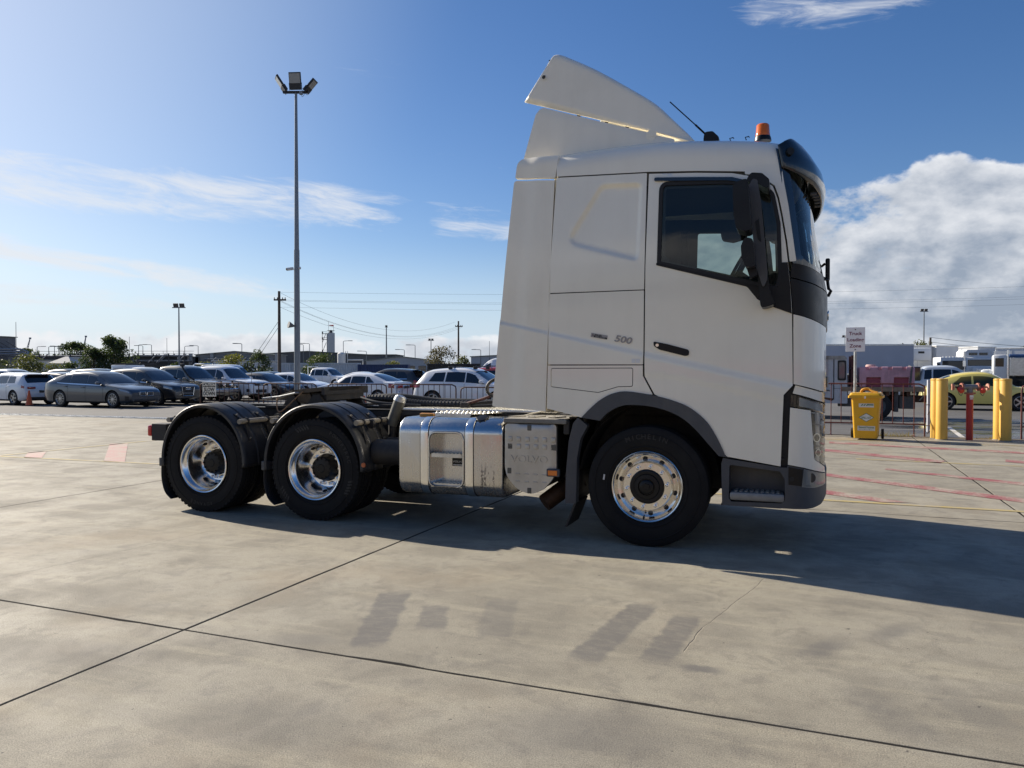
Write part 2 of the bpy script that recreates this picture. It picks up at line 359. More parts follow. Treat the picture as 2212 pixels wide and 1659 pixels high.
def concrete():
    m = bpy.data.materials.new('concrete'); m.use_nodes = True; nt = m.node_tree; b = nt.nodes['Principled BSDF']; g = G(nt)
    pos = g.n('ShaderNodeNewGeometry').outputs['Position']
    loc = g.vm('SUBTRACT', pos, tuple(O))
    lu = g.vm('DOT_PRODUCT', loc, tuple(UT)); lv = g.vm('DOT_PRODUCT', loc, tuple(VT))
    p = g.comb(lu, lv, 0.0)
    big = g.noise(p, 0.35, 5, 0.6); mid = g.noise(p, 1.6, 6, 0.62, 0.3); fine = g.noise(p, 14, 6, 0.7); grit = g.noise(p, 150, 4, 0.75)
    streak = g.noise(g.mapping(p, rot=(0,0,R(12)), sc=(0.5, 5.0, 1)), 1.0, 6, 0.65)
    c = g.mix(g.mr(big, 0.35, 0.65), (0.325, 0.300, 0.238), (0.400, 0.374, 0.302))
    c = g.mix(g.m('MULTIPLY', g.mr(mid, 0.40, 0.64), 0.64), c, (0.215, 0.200, 0.165))
    c = g.mix(g.m('MULTIPLY', g.mr(streak, 0.48, 0.70), 0.55), c, (0.45, 0.415, 0.315))
    blot = g.noise(g.vm('ADD', p, (3.7,9.2,0)), 4.5, 7, 0.68, 0.5)
    c = g.mix(g.m('MULTIPLY', g.mr(blot, 0.50, 0.68), 0.50), c, (0.185, 0.172, 0.150))
    c = g.mix(g.m('MULTIPLY', g.mr(fine, 0.45, 0.72), 0.42), c, (0.232, 0.210, 0.170))
    gr = g.mr(grit, 0.36, 0.64, 0.62, 1.34, False)
    c = g.mix(1.0, c, g.comb(gr, gr, gr), 'MULTIPLY')
    pit = g.mr(g.noise(p, 55, 3, 0.6), 0.64, 0.70)
    c = g.mix(g.m('MULTIPLY', pit, 0.55), c, (0.11, 0.10, 0.085))
    spk = g.mr(g.noise(g.vm('ADD', p, (1.3,4.4,0)), 18, 2, 0.5), 0.745, 0.76)          # dropped grit and oil spots
    c = g.mix(g.m('MULTIPLY', spk, 0.8), c, (0.06, 0.055, 0.05))
    rust = g.m('MULTIPLY', g.mr(g.noise(g.vm('ADD', p, (7.3,2.1,0)), 0.55, 5, 0.6), 0.52, 0.72), 0.30)
    c = g.mix(rust, c, (0.36, 0.285, 0.19))
    # rubber marks left by tyres: slanted patches with a tread-broken edge
    wob = g.noise(p, 7.0, 4, 0.6); wv = g.m('MULTIPLY', g.m('SUBTRACT', wob, 0.5), 0.16)
    def patch(cx, cy, hl, hw, ang, s, soft=0.05, lug=True):
        q = g.mapping(p, loc=(0,0,0)); x0 = g.m('SUBTRACT', lu, cx); y0 = g.m('SUBTRACT', lv, cy)
        ca, sa = math.cos(R(ang)), math.sin(R(ang))
        a = g.m('ADD', g.m('MULTIPLY', x0, ca), g.m('MULTIPLY', y0, sa)); d = g.m('SUBTRACT', g.m('MULTIPLY', y0, ca), g.m('MULTIPLY', x0, sa))
        a = g.m('ADD', a, wv); d = g.m('ADD', d, g.m('MULTIPLY', wv, 0.5))
        d = g.m('ADD', d, g.m('MULTIPLY', g.m('SUBTRACT', g.noise(g.comb(g.m('MULTIPLY', a, 30), 0.3, cx), 1.0, 1, 0.5), 0.5), 0.028)); f = g.m('MULTIPLY', g.mr(g.m('ABSOLUTE', a), hl-soft*1.6, hl+soft, 1, 0), g.mr(g.m('ABSOLUTE', d), hw-soft*0.4, hw+soft*0.4, 1, 0))
        if lug: f = g.m('MULTIPLY', f, g.mr(g.noise(g.comb(g.m('MULTIPLY', a, 26), g.m('MULTIPLY', d, 7), 1.0), 1.0, 4, 0.7), 0.38, 0.56, 0.72, 1.0))
        return g.m('MULTIPLY', f, s)
    marks = [patch(-1.20,-3.66,0.53,0.105,-70,0.80), patch(-0.90,-3.57,0.24,0.085,-68,0.68), patch(-0.52,-3.43,0.38,0.10,-74,0.42),
             patch(0.22,-3.40,0.55,0.095,-97,0.75), patch(0.55,-3.42,0.42,0.085,-95,0.72), patch(0.76,-3.85,0.10,0.05,10,0.75,0.05,False),
             patch(1.36,-3.31,0.20,0.07,60,0.6,0.12,False), patch(1.75,-2.89,0.22,0.07,55,0.5,0.12,False), patch(-1.41,-4.18,0.22,0.09,20,0.35,0.12,False),
             patch(0.30,-4.75,0.45,0.20,20,0.45,0.3,False), patch(-2.6,-4.85,0.6,0.2,20,0.3,0.3,False), patch(-0.98,-5.12,0.5,0.22,10,0.3,0.3,False),
             patch(1.6,-4.1,0.3,0.10,-60,0.3,0.1), patch(1.95,-3.9,0.3,0.10,-60,0.28,0.1)]
    f = marks[0]
    for q in marks[1:]: f = g.m('MAXIMUM', f, q)
    c = g.mix(f, c, (0.140, 0.135, 0.130))
    # hairline cracks
    cw = g.noise(p, 2.4, 6, 0.7); cww = g.m('MULTIPLY', g.m('SUBTRACT', cw, 0.5), 0.22)
    def crack(x1, y1, x2, y2, w, amp):
        L = math.hypot(x2-x1, y2-y1); ca, sa = (x2-x1)/L, (y2-y1)/L
        x0 = g.m('SUBTRACT', lu, x1); y0 = g.m('SUBTRACT', lv, y1)
        a = g.m('ADD', g.m('MULTIPLY', x0, ca), g.m('MULTIPLY', y0, sa)); d = g.m('ADD', g.m('SUBTRACT', g.m('MULTIPLY', y0, ca), g.m('MULTIPLY', x0, sa)), g.m('MULTIPLY', cww, amp))
        return g.m('MULTIPLY', g.m('MULTIPLY', g.mr(a, 0, 0.05), g.mr(a, L-0.05, L, 1, 0)), g.mr(g.m('ABSOLUTE', d), w*0.3, w, 1, 0))
    cr = [crack(-4.29,-3.87,-4.0,-2.0,0.007,0.5), crack(0.63,-3.65,0.70,-3.18,0.005,0.3), crack(0.70,-3.18,1.01,-1.92,0.004,0.3)]
    h = cr[0]
    for q in cr[1:]: h = g.m('MAXIMUM', h, q)
    c = g.mix(g.m('MULTIPLY', h, 0.42), c, (0.09, 0.08, 0.07))
    c = g.mix(1.0, c, (0.90, 0.89, 0.875), 'MULTIPLY')
    nt.links.new(c, b.inputs['Base Color'])
    nt.links.new(g.mr(mid, 0.3, 0.7, 0.62, 0.86, False), b.inputs['Roughness']); b.inputs['Specular IOR Level'].default_value = 0.35
    hgt = g.m('SUBTRACT', g.m('ADD', g.m('MULTIPLY', grit, 0.6), g.m('MULTIPLY', fine, 0.4)), g.m('MULTIPLY', h, 0.8))
    nt.links.new(g.bump(hgt, 0.75, 0.007), b.inputs['Normal']); return m
M_CONC = concrete()
def asphalt():
    m = bpy.data.materials.new('asphalt'); m.use_nodes = True; nt = m.node_tree; b = nt.nodes['Principled BSDF']; g = G(nt)
    pos = g.n('ShaderNodeNewGeometry').outputs['Position']; x, y, z = g.sep(pos)
    big = g.noise(pos, 0.12, 5, 0.6); mid = g.noise(pos, 0.9, 6, 0.65); grit = g.noise(pos, 45, 3, 0.7)
    c = g.mix(g.mr(big, 0.35, 0.65), (0.088, 0.086, 0.084), (0.125, 0.122, 0.117)); c = g.mix(g.m('MULTIPLY', g.mr(mid, 0.45, 0.7), 0.5), c, (0.07, 0.07, 0.07))
    gv = g.mr(grit, 0.3, 0.7, 0.7, 1.3, False); c = g.mix(1.0, c, g.comb(gv, gv, gv), 'MULTIPLY')
    # puddled water behind the hydrant
    ar = g.m('MULTIPLY', g.mr(x, 9.0, 11.5), g.m('MULTIPLY', g.mr(y, 17.0, 18.2), g.mr(y, 22.0, 27.0, 1, 0)))
    wet = g.m('MULTIPLY', ar, g.mr(g.noise(g.mapping(pos, rot=(0,0,R(20)), sc=(0.35,1.4,1)), 1.0, 5, 0.6), 0.44, 0.54))
    c = g.mix(g.m('MULTIPLY', wet, 0.6), c, (0.03, 0.03, 0.032)); nt.links.new(c, b.inputs['Base Color'])
    nt.links.new(g.mr(wet, 0, 1, 0.85, 0.06, False), b.inputs['Roughness'])
    bp = g.n('ShaderNodeBump'); bp.inputs['Distance'].default_value = 0.006; nt.links.new(grit, bp.inputs['Height']); nt.links.new(g.mr(wet, 0, 1, 0.6, 0.03, False), bp.inputs['Strength']); nt.links.new(bp.outputs[0], b.inputs['Normal'])
    return m
M_ASPH = asphalt()
M_JOINT = mat('joint_filler', (0.03,0.028,0.026), 1.0, spec=0.05, bump=0.6, bscale=120)
# ------------------------------------------------------------------ ground sheets
mb = MB(); mb.add([(-2500,-400,-0.045),(2500,-400,-0.045),(2500,4200,-0.045),(-2500,4200,-0.045)], [(0,1,2,3)])
tag(mb.build('asphalt_ground', M_ASPH), kind='structure')
UL = [-61.0,-55.6,-50.2,-44.8,-39.4,-34.0,-28.6,-23.2,-17.8,-12.45,-7.07,-2.06,3.42,8.8,14.2,19.6,25.0]
VL = [-20.8,-15.3,-9.85,-4.35,1.23,6.65,None]
def vedge(a): return 11.95+(a-2.0)*(1.25/28.0) if a < 2 else 11.95
yard = MB()
yard.add([yw(UL[0],VL[0],-0.002), yw(UL[-1],VL[0],-0.002), yw(UL[-1],vedge(25),-0.002), yw(2,vedge(2),-0.002), yw(UL[0],vedge(UL[0]),-0.002)], [(0,1,2,3,4)])
YARD = tag(yard.build('concrete_yard', M_JOINT), kind='structure')
rnd = random.Random(4)
for i in range(len(UL)-1):
    for j in range(len(VL)-1):
        u0, u1 = UL[i], UL[i+1]; v0 = VL[j]; last = VL[j+1] is None
        va, vb = (vedge(u0), vedge(u1)) if last else (VL[j+1], VL[j+1])
        g_ = 0.009+rnd.random()*0.002; c = 0.0015
        dz = rnd.uniform(-0.0005,0.001)
        near = -12 < u0 < 9 and v0 < 8; stp = 0.16 if near else 50.0
        def edgepts(ins, jit):
            cs_ = [(u0+ins,v0+ins),(u1-ins,v0+ins),(u1-ins,vb-ins),(u0+ins,va-ins)]; out = []
            for k in range(4):
                a, b = Vector(cs_[k]), Vector(cs_[(k+1)%4]); n = max(1, int((b-a).length/stp)); nn = Vector((-(b-a).y,(b-a).x)).normalized()
                for q in range(n): out.append(a+(b-a)*q/n+nn*(jit[len(out) % len(jit)] if q else 0.0))
            return out
        jl = [max(0.0, rnd.gauss(0.0,0.0022))+(rnd.uniform(0.006,0.016) if rnd.random() < 0.035 else 0.0) for _ in range(181)] if near else [0.0]
        q, t = edgepts(g_, jl), edgepts(g_+c, jl); n = len(q); s = MB()
        s.add([yw(p.x,p.y,-0.03) for p in q]+[yw(p.x,p.y,-c+dz) for p in q]+[yw(p.x,p.y,dz) for p in t],
              [(k,(k+1)%n,n+(k+1)%n,n+k) for k in range(n)]+[(n+k,n+(k+1)%n,2*n+(k+1)%n,2*n+k) for k in range(n)]+[tuple(range(2*n,3*n))])
        s.build('slab', M_CONC, YARD, fix=False)
def worn_paint(name, col):
    m = bpy.data.materials.new(name); m.use_nodes = True; nt = m.node_tree; b = nt.nodes['Principled BSDF']; g = G(nt)
    pos = g.n('ShaderNodeNewGeometry').outputs['Position']
    n1 = g.noise(pos, 2.2, 6, 0.7); n2 = g.noise(pos, 35, 4, 0.7)
    w = g.mr(g.m('ADD', g.m('MULTIPLY', n1, .55), g.m('MULTIPLY', n2, .45)), 0.43, 0.60)
    c = g.mix(w, (*col,1), (0.37,0.33,0.26,1)); nt.links.new(c, b.inputs['Base Color']); b.inputs['Roughness'].default_value = 0.7
    nt.links.new(g.bump(n2, 0.4, 0.004), b.inputs['Normal']); return m
M_RED = worn_paint('worn_red_paint', (0.27,0.070,0.075)); M_PINK = worn_paint('faded_red_paint', (0.42,0.22,0.20))
M_YEL = worn_paint('worn_yellow_paint', (0.42,0.33,0.12)); M_WHT = worn_paint('worn_white_paint', (0.62,0.6,0.56))
def paint(name, pts, m, par=None, z=0.0045):
    s = MB(); s.add([tw(*p, z) for p in pts], [tuple(range(len(pts)))]); return s.build(name, m, par or YARD)
for q in [[(1.9,9.95),(7.0,8.37),(7.0,8.0),(1.88,9.5)],[(1.2,8.7),(3.6,6.81),(3.45,6.41),(1.2,8.2)],[(2.55,5.36),(5.6,3.35),(5.4,3.0),(2.5,5.20)],[(1.2,4.8),(5.2,1.67),(4.9,1.5),(1.2,4.45)],[(1.2,3.0),(2.45,2.03),(2.15,1.95),(1.2,2.62)],[(4.6,7.4),(8.2,5.0),(8.1,4.6),(4.5,7.0)]]:
    paint('red_hatch_line', q, M_RED)
for a, b in [((0.2,1.93),(6.5,1.74)),((0.5,10.6),(9.0,10.0)),((2.2,6.62),(8.0,6.1))]:
    paint('yellow_line', [(a[0],a[1]-0.05),(b[0],b[1]-0.05),(b[0],b[1]+0.05),(a[0],a[1]+0.05)], M_YEL)
paint('pink_patch', [(-12.16,4.23),(-11.9,4.45),(-9.29,1.93),(-9.68,1.86)], M_PINK); paint('pink_patch', [(-12.29,2.53),(-12.06,2.72),(-11.09,1.84),(-11.45,1.79)], M_PINK)
paint('yellow_line', [(-16,1.62),(-6.0,1.93),(-6.0,2.02),(-16,1.72)], M_YEL)
paint('yellow_line', [(-12.25,1.2),(-12.15,1.2),(-11.6,8.4),(-11.7,8.4)], M_YEL)
# white bay lines on the asphalt
for a, b in [((12.14,21.36),(10.45,17.75)),((16.5,24.2),(14.6,19.4))]:
    d = Vector((b[0]-a[0], b[1]-a[1])).normalized(); nn = Vector((-d.y, d.x))*0.06
    s = MB(); s.add([(a[0]+nn.x,a[1]+nn.y,-0.04),(a[0]-nn.x,a[1]-nn.y,-0.04),(b[0]-nn.x,b[1]-nn.y,-0.04),(b[0]+nn.x,b[1]+nn.y,-0.04)], [(0,1,2,3)])
    s.build('bay_line', M_WHT, bpy.data.objects['asphalt_ground'])
# dirt along the edge of the concrete
M_DIRT = mat('edge_dirt', (0.15,0.115,0.075), 0.95, vary=0.45, vscale=8, bump=0.9, bscale=40)
rnd = random.Random(9); s = MB()
pts = []
a = -60.0
while a < 24:
    e = vedge(a); w = 0.10+0.10*rnd.random(); pts.append((a, e-w*0.5, e+w)); a += 0.5
s.add([yw(p[0],p[1],0.006) for p in pts]+[yw(p[0],p[2],-0.036) for p in pts]+[yw(p[0],(p[1]+p[2])/2,0.012) for p in pts], [])
n = len(pts)
s.add([], []); s.f += [(i,i+1,2*n+i+1,2*n+i) for i in range(n-1)]+[(2*n+i,2*n+i+1,n+i+1,n+i) for i in range(n-1)]
tag(s.build('edge_soil', M_DIRT, smooth=60), 'strip of brown dirt gathered along the edge of the concrete', 'dirt', kind='stuff')
# steel drain cover strip on the left
DR = tag(empty('drain_channel', tuple(yw(-25.3, 10.15, 0))), 'long grey drain grating set at the edge of the concrete, left', 'drain')
DR.rotation_euler = (0,0,-YYAW+R(2.2))
M_GALV = mat('galvanised_steel', (0.42,0.43,0.43), 0.45, 0.9, vary=0.25, vscale=6, rvary=0.15)
MB().rbox(0,13.6,-0.02,0.42,-0.02,0.012,0.004).build('frame', M_GALV, DR)
ch = MB().rbox(0.03,0.47,0.03,0.37,0.014,0.030,0.004)
for k in range(5): ch.box((0.07+0.09*k,0.20,0.034),(0.018,0.30,0.010), Matrix.Rotation(R(40),3,'Z'))
cm_ = ch.mesh('grate'); 
for k in range(27): link('grate', cm_, M_GALV, DR, loc=(0.5*k+0.02,0,0))

# ================================================================== background
M_WALL = mat('pale_wall', (0.42,0.44,0.46), 0.8, vary=0.08); M_WALLW = mat('white_wall', (0.62,0.63,0.63), 0.7, vary=0.06); M_ROOF = mat('grey_green_roof', (0.19,0.22,0.20), 0.6, vary=0.1); M_DWALL = mat('dark_cladding', (0.09,0.095,0.10), 0.7, vary=0.15)
M_PIPE = mat('steel_pipe', (0.30,0.31,0.33), 0.35, 0.7, vary=0.2); M_STRUCT = mat('weathered_steel', (0.09,0.085,0.08), 0.7, vary=0.3); M_WINB = mat('building_window', (0.02,0.024,0.03), 0.1, coat=0.5)
M_CONCW = mat('concrete_wall', (0.28,0.275,0.26), 0.85, vary=0.15, vscale=0.6); M_WOOD = mat('pole_timber', (0.10,0.080,0.062), 0.85, vary=0.25, vscale=2); M_POLE = mat('grey_pole', (0.16,0.175,0.19), 0.45, 0.5, vary=0.08); M_WIRE = mat('cable_black', (0.02,0.02,0.02), 0.6)
M_BARK = mat('bark', (0.10,0.075,0.055), 0.9, vary=0.3)
def leafmat(n, c):
    m = mat('leaf_'+n, c, 0.55, vary=0.35, vscale=0.8); b = m.node_tree.nodes['Principled BSDF']; b.inputs['Subsurface Weight'].default_value = 0.0
    nt = m.node_tree; o = nt.nodes['Material Output']; t = nt.nodes.new('ShaderNodeBsdfTranslucent'); t.inputs[0].default_value = (c[0]*1.6,c[1]*1.6,c[2]*0.8,1); x = nt.nodes.new('ShaderNodeMixShader'); x.inputs[0].default_value = 0.35
    nt.links.new(b.outputs[0], x.inputs[1]); nt.links.new(t.outputs[0], x.inputs[2]); nt.links.new(x.outputs[0], o.inputs[0]); return m
LEAF = leafmat('dark', (0.042,0.062,0.022)); LEAF2 = leafmat('olive', (0.085,0.095,0.028)); LEAF3 = leafmat('fresh', (0.12,0.125,0.028)); LEAF4 = leafmat('grey_green', (0.055,0.07,0.045))
def tree(name, label, x, y, h, w, seed, lm, n=2600, leaf=0.24, trunk=0.3, group='trees behind the car park', clumps=26, cat='tree', flat=1.0, low=0.25):
    rnd = random.Random(seed); root = tag(empty(name, (x,y,-0.045)), label, cat, group)
    th = h*trunk; tr = MB(); tr.tube(spline([(0,0,0),(rnd.uniform(-.1,.1),0,th*0.5),(rnd.uniform(-.2,.2),rnd.uniform(-.1,.1),th)],4), [h*0.028*(1-0.05*i) for i in range(9)], 8)
    cl = []
    for i in range(clumps):
        a = rnd.uniform(0,2*math.pi); q = rnd.random()**0.5; zz = rnd.random()
        prof = math.sin(math.pi*(0.12+0.80*zz))**0.8
        c = Vector((math.cos(a)*q*w/2*prof*0.82, math.sin(a)*q*w/2*prof*0.82, h*low+(h*(1-low)-0.12*h)*zz*flat)); cl.append((c, rnd.uniform(0.13,0.24)*w*(0.7+0.5*prof)))
        if i % 2 == 0: tr.tube([(0,0,th*rnd.uniform(0.6,1.0)), (c*0.5+Vector((0,0,th*0.4)))*0.9, c*0.92], [h*0.014,h*0.009,h*0.004], 5)
    tr.build('trunk', M_BARK, root, smooth=50)
    mb = MB()
    for i in range(n):
        c, r = cl[rnd.randrange(len(cl))]; d = Vector((rnd.gauss(0,1),rnd.gauss(0,1),rnd.gauss(0,1))).normalized()*r*(rnd.random()**0.35); d.z *= 0.75
        p = c+d; e = Vector((rnd.gauss(0,1),rnd.gauss(0,1),rnd.gauss(0,0.7))).normalized(); f = e.orthogonal().normalized(); f.rotate(Matrix.Rotation(rnd.uniform(0,6.3),3,e)); l = leaf*rnd.uniform(0.6,1.25)
        g2 = e.cross(f); mb.v += [tuple(p-f*l*0.5), tuple(p+g2*l*0.28), tuple(p+f*l*0.5), tuple(p-g2*l*0.28)]; k = len(mb.v); mb.f.append((k-4,k-3,k-2,k-1))
    tag(mb.build('crown', lm, root, fix=False), kind='stuff')
    return root
tree('broadleaf_tree','tall dark leafy tree standing above the parked cars, left',-49.2,95,6.3,4.9,1,LEAF,8200,0.26,0.22,clumps=60,low=0.10)
tree('broadleaf_tree','shorter dark tree leaning against the tall leafy tree',-51.3,94,4.9,3.2,2,LEAF,3200,0.24,0.25,low=0.15)
tree('shrub','wide green bush below the grey pipe building, far left',-56.6,90,3.6,4.0,3,LEAF2,3200,0.22,0.15,clumps=30,cat='bush',low=0.05)
tree('shrub','thin pale shrub at the left end of the lot',-59.6,90,3.0,2.4,4,LEAF4,700,0.2,0.3,cat='bush',low=0.2)
tree('shrub','dark bush beside the small hip-roofed hut',-50.6,88,2.6,3.4,5,LEAF,1600,0.22,0.15,cat='bush',low=0.05)
tree('shrub','low bush in front of the pale shed',-53.0,89,2.5,3.0,6,LEAF2,1200,0.2,0.15,cat='bush',low=0.05)
tree('shrub','pale green bush right of the tall leafy tree',-43.5,88,2.6,3.8,7,LEAF4,1800,0.22,0.15,cat='bush',low=0.05)
tree('shrub','small dark bush under the lamp pole',-38.0,87,2.7,2.2,8,LEAF,900,0.2,0.15,cat='bush',low=0.05)
tree('shrub','olive bush left of the yellow green tree',-34.6,86,2.7,3.0,9,LEAF2,1300,0.2,0.15,cat='bush',low=0.05)
tree('broadleaf_tree','yellow green tree behind the white ute',-30.8,85,3.75,3.4,10,LEAF3,2400,0.22,0.2,low=0.12)
tree('broadleaf_tree','dark tree right of the yellow green tree',-28.2,85,4.0,3.2,11,LEAF,2400,0.22,0.2,low=0.1)
tree('shrub','round dark tree left of the grey mast',-23.9,92,3.1,2.8,12,LEAF,1400,0.22,0.2,low=0.1)
tree('broadleaf_tree','rounded dark tree below the pale silo',-27.6,110,4.5,4.8,13,LEAF,2600,0.26,0.2,low=0.1)
tree('shrub','bright green bush in front of the far offices',-15.4,100,2.9,3.4,14,LEAF3,1500,0.22,0.15,cat='bush',low=0.1)
tree('broadleaf_tree','brownish green tree beside the far power pole',-9.9,110,5.4,5.0,15,leafmat('brown',(0.075,0.065,0.03)),3200,0.26,0.2,low=0.15)
tree('broadleaf_tree','low olive tree touching the far power pole',-7.3,112,4.0,3.0,16,LEAF2,1300,0.26,0.2,low=0.15)
tree('pine_tree','flat-topped pine on the skyline, far left',-103.5,182,9.0,6.0,17,LEAF,1600,0.5,0.5,low=0.62,clumps=14)
tree('broadleaf_tree','wide dark tree below the flat-topped pine',-101.5,180,6.3,11.0,18,LEAF,3200,0.5,0.2,low=0.2)
tree('broadleaf_tree','rounded far tree beside the far-left crane',-113.0,180,7.0,7.0,19,LEAF,2200,0.5,0.2,low=0.2)
tree('shrub','treetop showing above the white trailer',46.5,92,5.2,2.6,20,LEAF2,700,0.3,0.3,low=0.5)
tree('shrub','treetop left of the wooden pole behind the trucks',53.0,100,6.0,3.4,21,LEAF2,800,0.3,0.3,low=0.5)
tree('shrub','treetop between the two white trucks, far right',64.0,95,5.0,3.2,22,LEAF4,700,0.3,0.3,low=0.5)
# ---- buildings
def block(name, label, x0, x1, y0, y1, h, wall, roof=None, rh=0.0, group=None, windows=(), wm=None, eave=0.25):
    r = tag(empty(name, ((x0+x1)/2, y0, -0.045)), label, 'building', group); hx = (x1-x0)/2; d = y1-y0
    MB().bb(-hx,hx,0,d,0,h).build('wall', wall, r)
    if rh >= 0 and roof:
        MB().prism([(-hx-eave,h),(-hx-eave,h+0.12),(0,h+rh+0.12),(hx+eave,h+0.12),(hx+eave,h),(0,h+rh)], -eave, d+eave).build('roof', roof, r)
        if rh: MB().prism([(-hx,h-0.01),(0,h+rh),(hx,h-0.01)], 0.004, 0.2).build('gable', wall, r)
    for (a, b, c, e) in windows:
        w = MB().bb(a,b,-0.02,0.05,c,e).build('window', wm or M_WINB, r); MB().bb(a-0.06,b+0.06,-0.03,0.02,c-0.08,c-0.02).build('sill', M_WALLW, w)
    return r
block('plant_building','dark grey plant building with flat roof at the left edge of the skyline',-98,-85.2,130,132,7.2,mat('plant_wall',(0.20,0.20,0.205),0.8,vary=0.1),M_ROOF,0.25)
b = block('hut','small pale hut with grey hipped roof and one window',-60.1,-57.4,100,103,2.5,M_WALLW,None,0,windows=[(0.1,0.9,1.45,2.2)])
MB().add([(-1.6,-0.3,2.5),(1.6,-0.3,2.5),(1.6,3.3,2.5),(-1.6,3.3,2.5),(-0.2,1.5,3.4),(0.2,1.5,3.4)],[(0,1,5,4),(1,2,5),(2,3,4,5),(3,0,4),(3,2,1,0)]).build('roof', mat('hut_roof',(0.32,0.34,0.35),0.6), b)
block('site_shed','long white shed behind the low bushes',-61.5,-56.6,106,112,3.25,M_WALLW,M_WALLW,0.0)
block('site_shed','white site shed under the pipe racks',-66.5,-60.8,104,110,2.9,M_WALLW,M_ROOF,0.0)
block('site_shed','low white shed right of the tall leafy tree',-43.5,-36.2,112,118,2.95,M_WALLW,M_WALLW,0.0)
block('process_hall','long grey process hall behind the pipe racks',-97,-62,152,158,4.2,M_DWALL,M_ROOF,0.0)
wr_ = block('warehouse','concrete sided warehouse with low grey roof left of the wooden pole',-62.6,-47,152,160,4.6,M_CONCW,M_ROOF,0.7)
for x in (-8.6,-4.4,-0.2,4.0,8.4): MB().bb(x-0.3,x+0.3,-0.5,0,0,4.9).build('buttress', mat('buttress_concrete',(0.46,0.46,0.44),0.8), wr_)
block('warehouse','wide low warehouse with grey green roof behind the mast',-62,-31,175,205,5.0,M_DWALL,M_ROOF,0.9)
block('warehouse','dark flat building right of the pale tank',-33.5,-29.0+5,158,170,4.75,M_DWALL,M_DWALL,0.0)
block('office_block','grey office building with green gabled roof and square windows',-26.5,-14.0,140,160,3.3,M_WALL,M_ROOF,0.75,windows=[(-0.8+2.0*k,0.6+2.0*k,0.9,2.4) for k in range(3)])
block('warehouse','low far roof behind the brownish tree',-8,4,150,165,4.2,M_WALL,M_ROOF,0.3)
# depot building behind the photographer: reflected in the tank, the wheels and the door glass
dp = tag(empty('depot_building', (2,-24,-0.045), 0), 'long grey depot building behind the viewpoint, seen mirrored in glass and chrome', 'building')
MB().bb(-34,34,-12,0,0,6.2).build('wall', mat('depot_wall',(0.24,0.225,0.20),0.8,vary=0.1,vscale=0.4), dp); MB().bb(-34.5,34.5,-12.5,0.9,6.2,6.7).build('roof', M_ROOF, dp)
MB().bb(-30,30,0,0.08,1.1,1.9).build('red_band', mat('red_band',(0.36,0.03,0.035),0.5), dp)
for x in (-24,-12,0,12,24): MB().bb(x-2.2,x+2.2,0,0.06,0,4.4).build('roller_door', mat('roller_door',(0.10,0.10,0.105),0.6), dp)
# ---- pipe racks
def piperack(label, x0, x1, y, h, seed, rows):
    rnd = random.Random(seed); r = tag(empty('pipe_rack', (x0,y,-0.045)), label, 'pipe rack', 'pipe racks of the plant')
    L = x1-x0; k = 0; x = 0.0
    while x <= L: MB().bb(x-0.10,x+0.10,-0.1,0.1,0,h+0.6).bb(x-0.10,x+0.10,2.4,2.6,0,h+0.6).build('post', M_STRUCT, r); x += 3.0
    for z in (h, h-1.0): MB().bb(0,L,-0.12,0.12,z-0.12,z).bb(0,L,2.4,2.6,z-0.12,z).build('beam', M_STRUCT, r)
    for q in range(rows):
        z = h+0.16-(q%2)*1.0; yy = 0.3+q*0.35; rr_ = rnd.uniform(0.09,0.17)
        a, b = rnd.uniform(0,L*0.2), rnd.uniform(L*0.75,L)
        MB().tube([(a,yy,z-1.4),(a,yy,z),(b,yy,z),(b,yy,z-rnd.uniform(0.6,2.0))],rr_,7).build('pipe', M_PIPE, r, smooth=50)
    z = h+1.05
    for q in range(int(L/2)): MB().cyl((q*2.0,-0.1,h),(q*2.0,-0.1,z),0.03,0.03,5).build('rail_post', M_STRUCT, r)
    MB().bb(0,L,-0.13,-0.07,z-0.06,z).bb(0,L,-0.13,-0.07,z-0.55,z-0.50).build('guard_rail', M_STRUCT, r)
    for q in range(4):
        x = rnd.uniform(1,L-2); MB().tube([(x,-0.4,h-1.2),(x+1.8,-0.4,h+0.5)],0.10,6).build('inclined_pipe', M_PIPE, r)
    return r
piperack('steel pipe rack with guard rails behind the bushes, far left',-97,-82,148,4.2,1,6)
piperack('pipe rack between the tall leafy tree and the concrete warehouse',-76,-62,150,4.3,2,6)
piperack('low pipe rack in front of the wide warehouse',-61,-47,150,3.6,3,5)
pr = tag(empty('pipe_bridge', (-90,128,-0.045)), 'pipe bridge leaving the plant building at the left edge', 'pipe rack')
for z in (4.3,4.7,5.1): MB().tube([(-4,0,z),(8.2,0,z),(9.4,0,z-0.4),(9.6,0,1.0)],0.16,8).build('pipe', M_PIPE, pr, smooth=50)
MB().bb(-4,8.5,-0.3,0.3,3.75,3.95).build('deck', M_STRUCT, pr)
for x in (5.2,6.3,7.6): MB().tube([(x,0,3.9),(x+0.6,0,5.0),(x-1.8,0,6.4)],0.06,5).build('brace', M_STRUCT, pr)
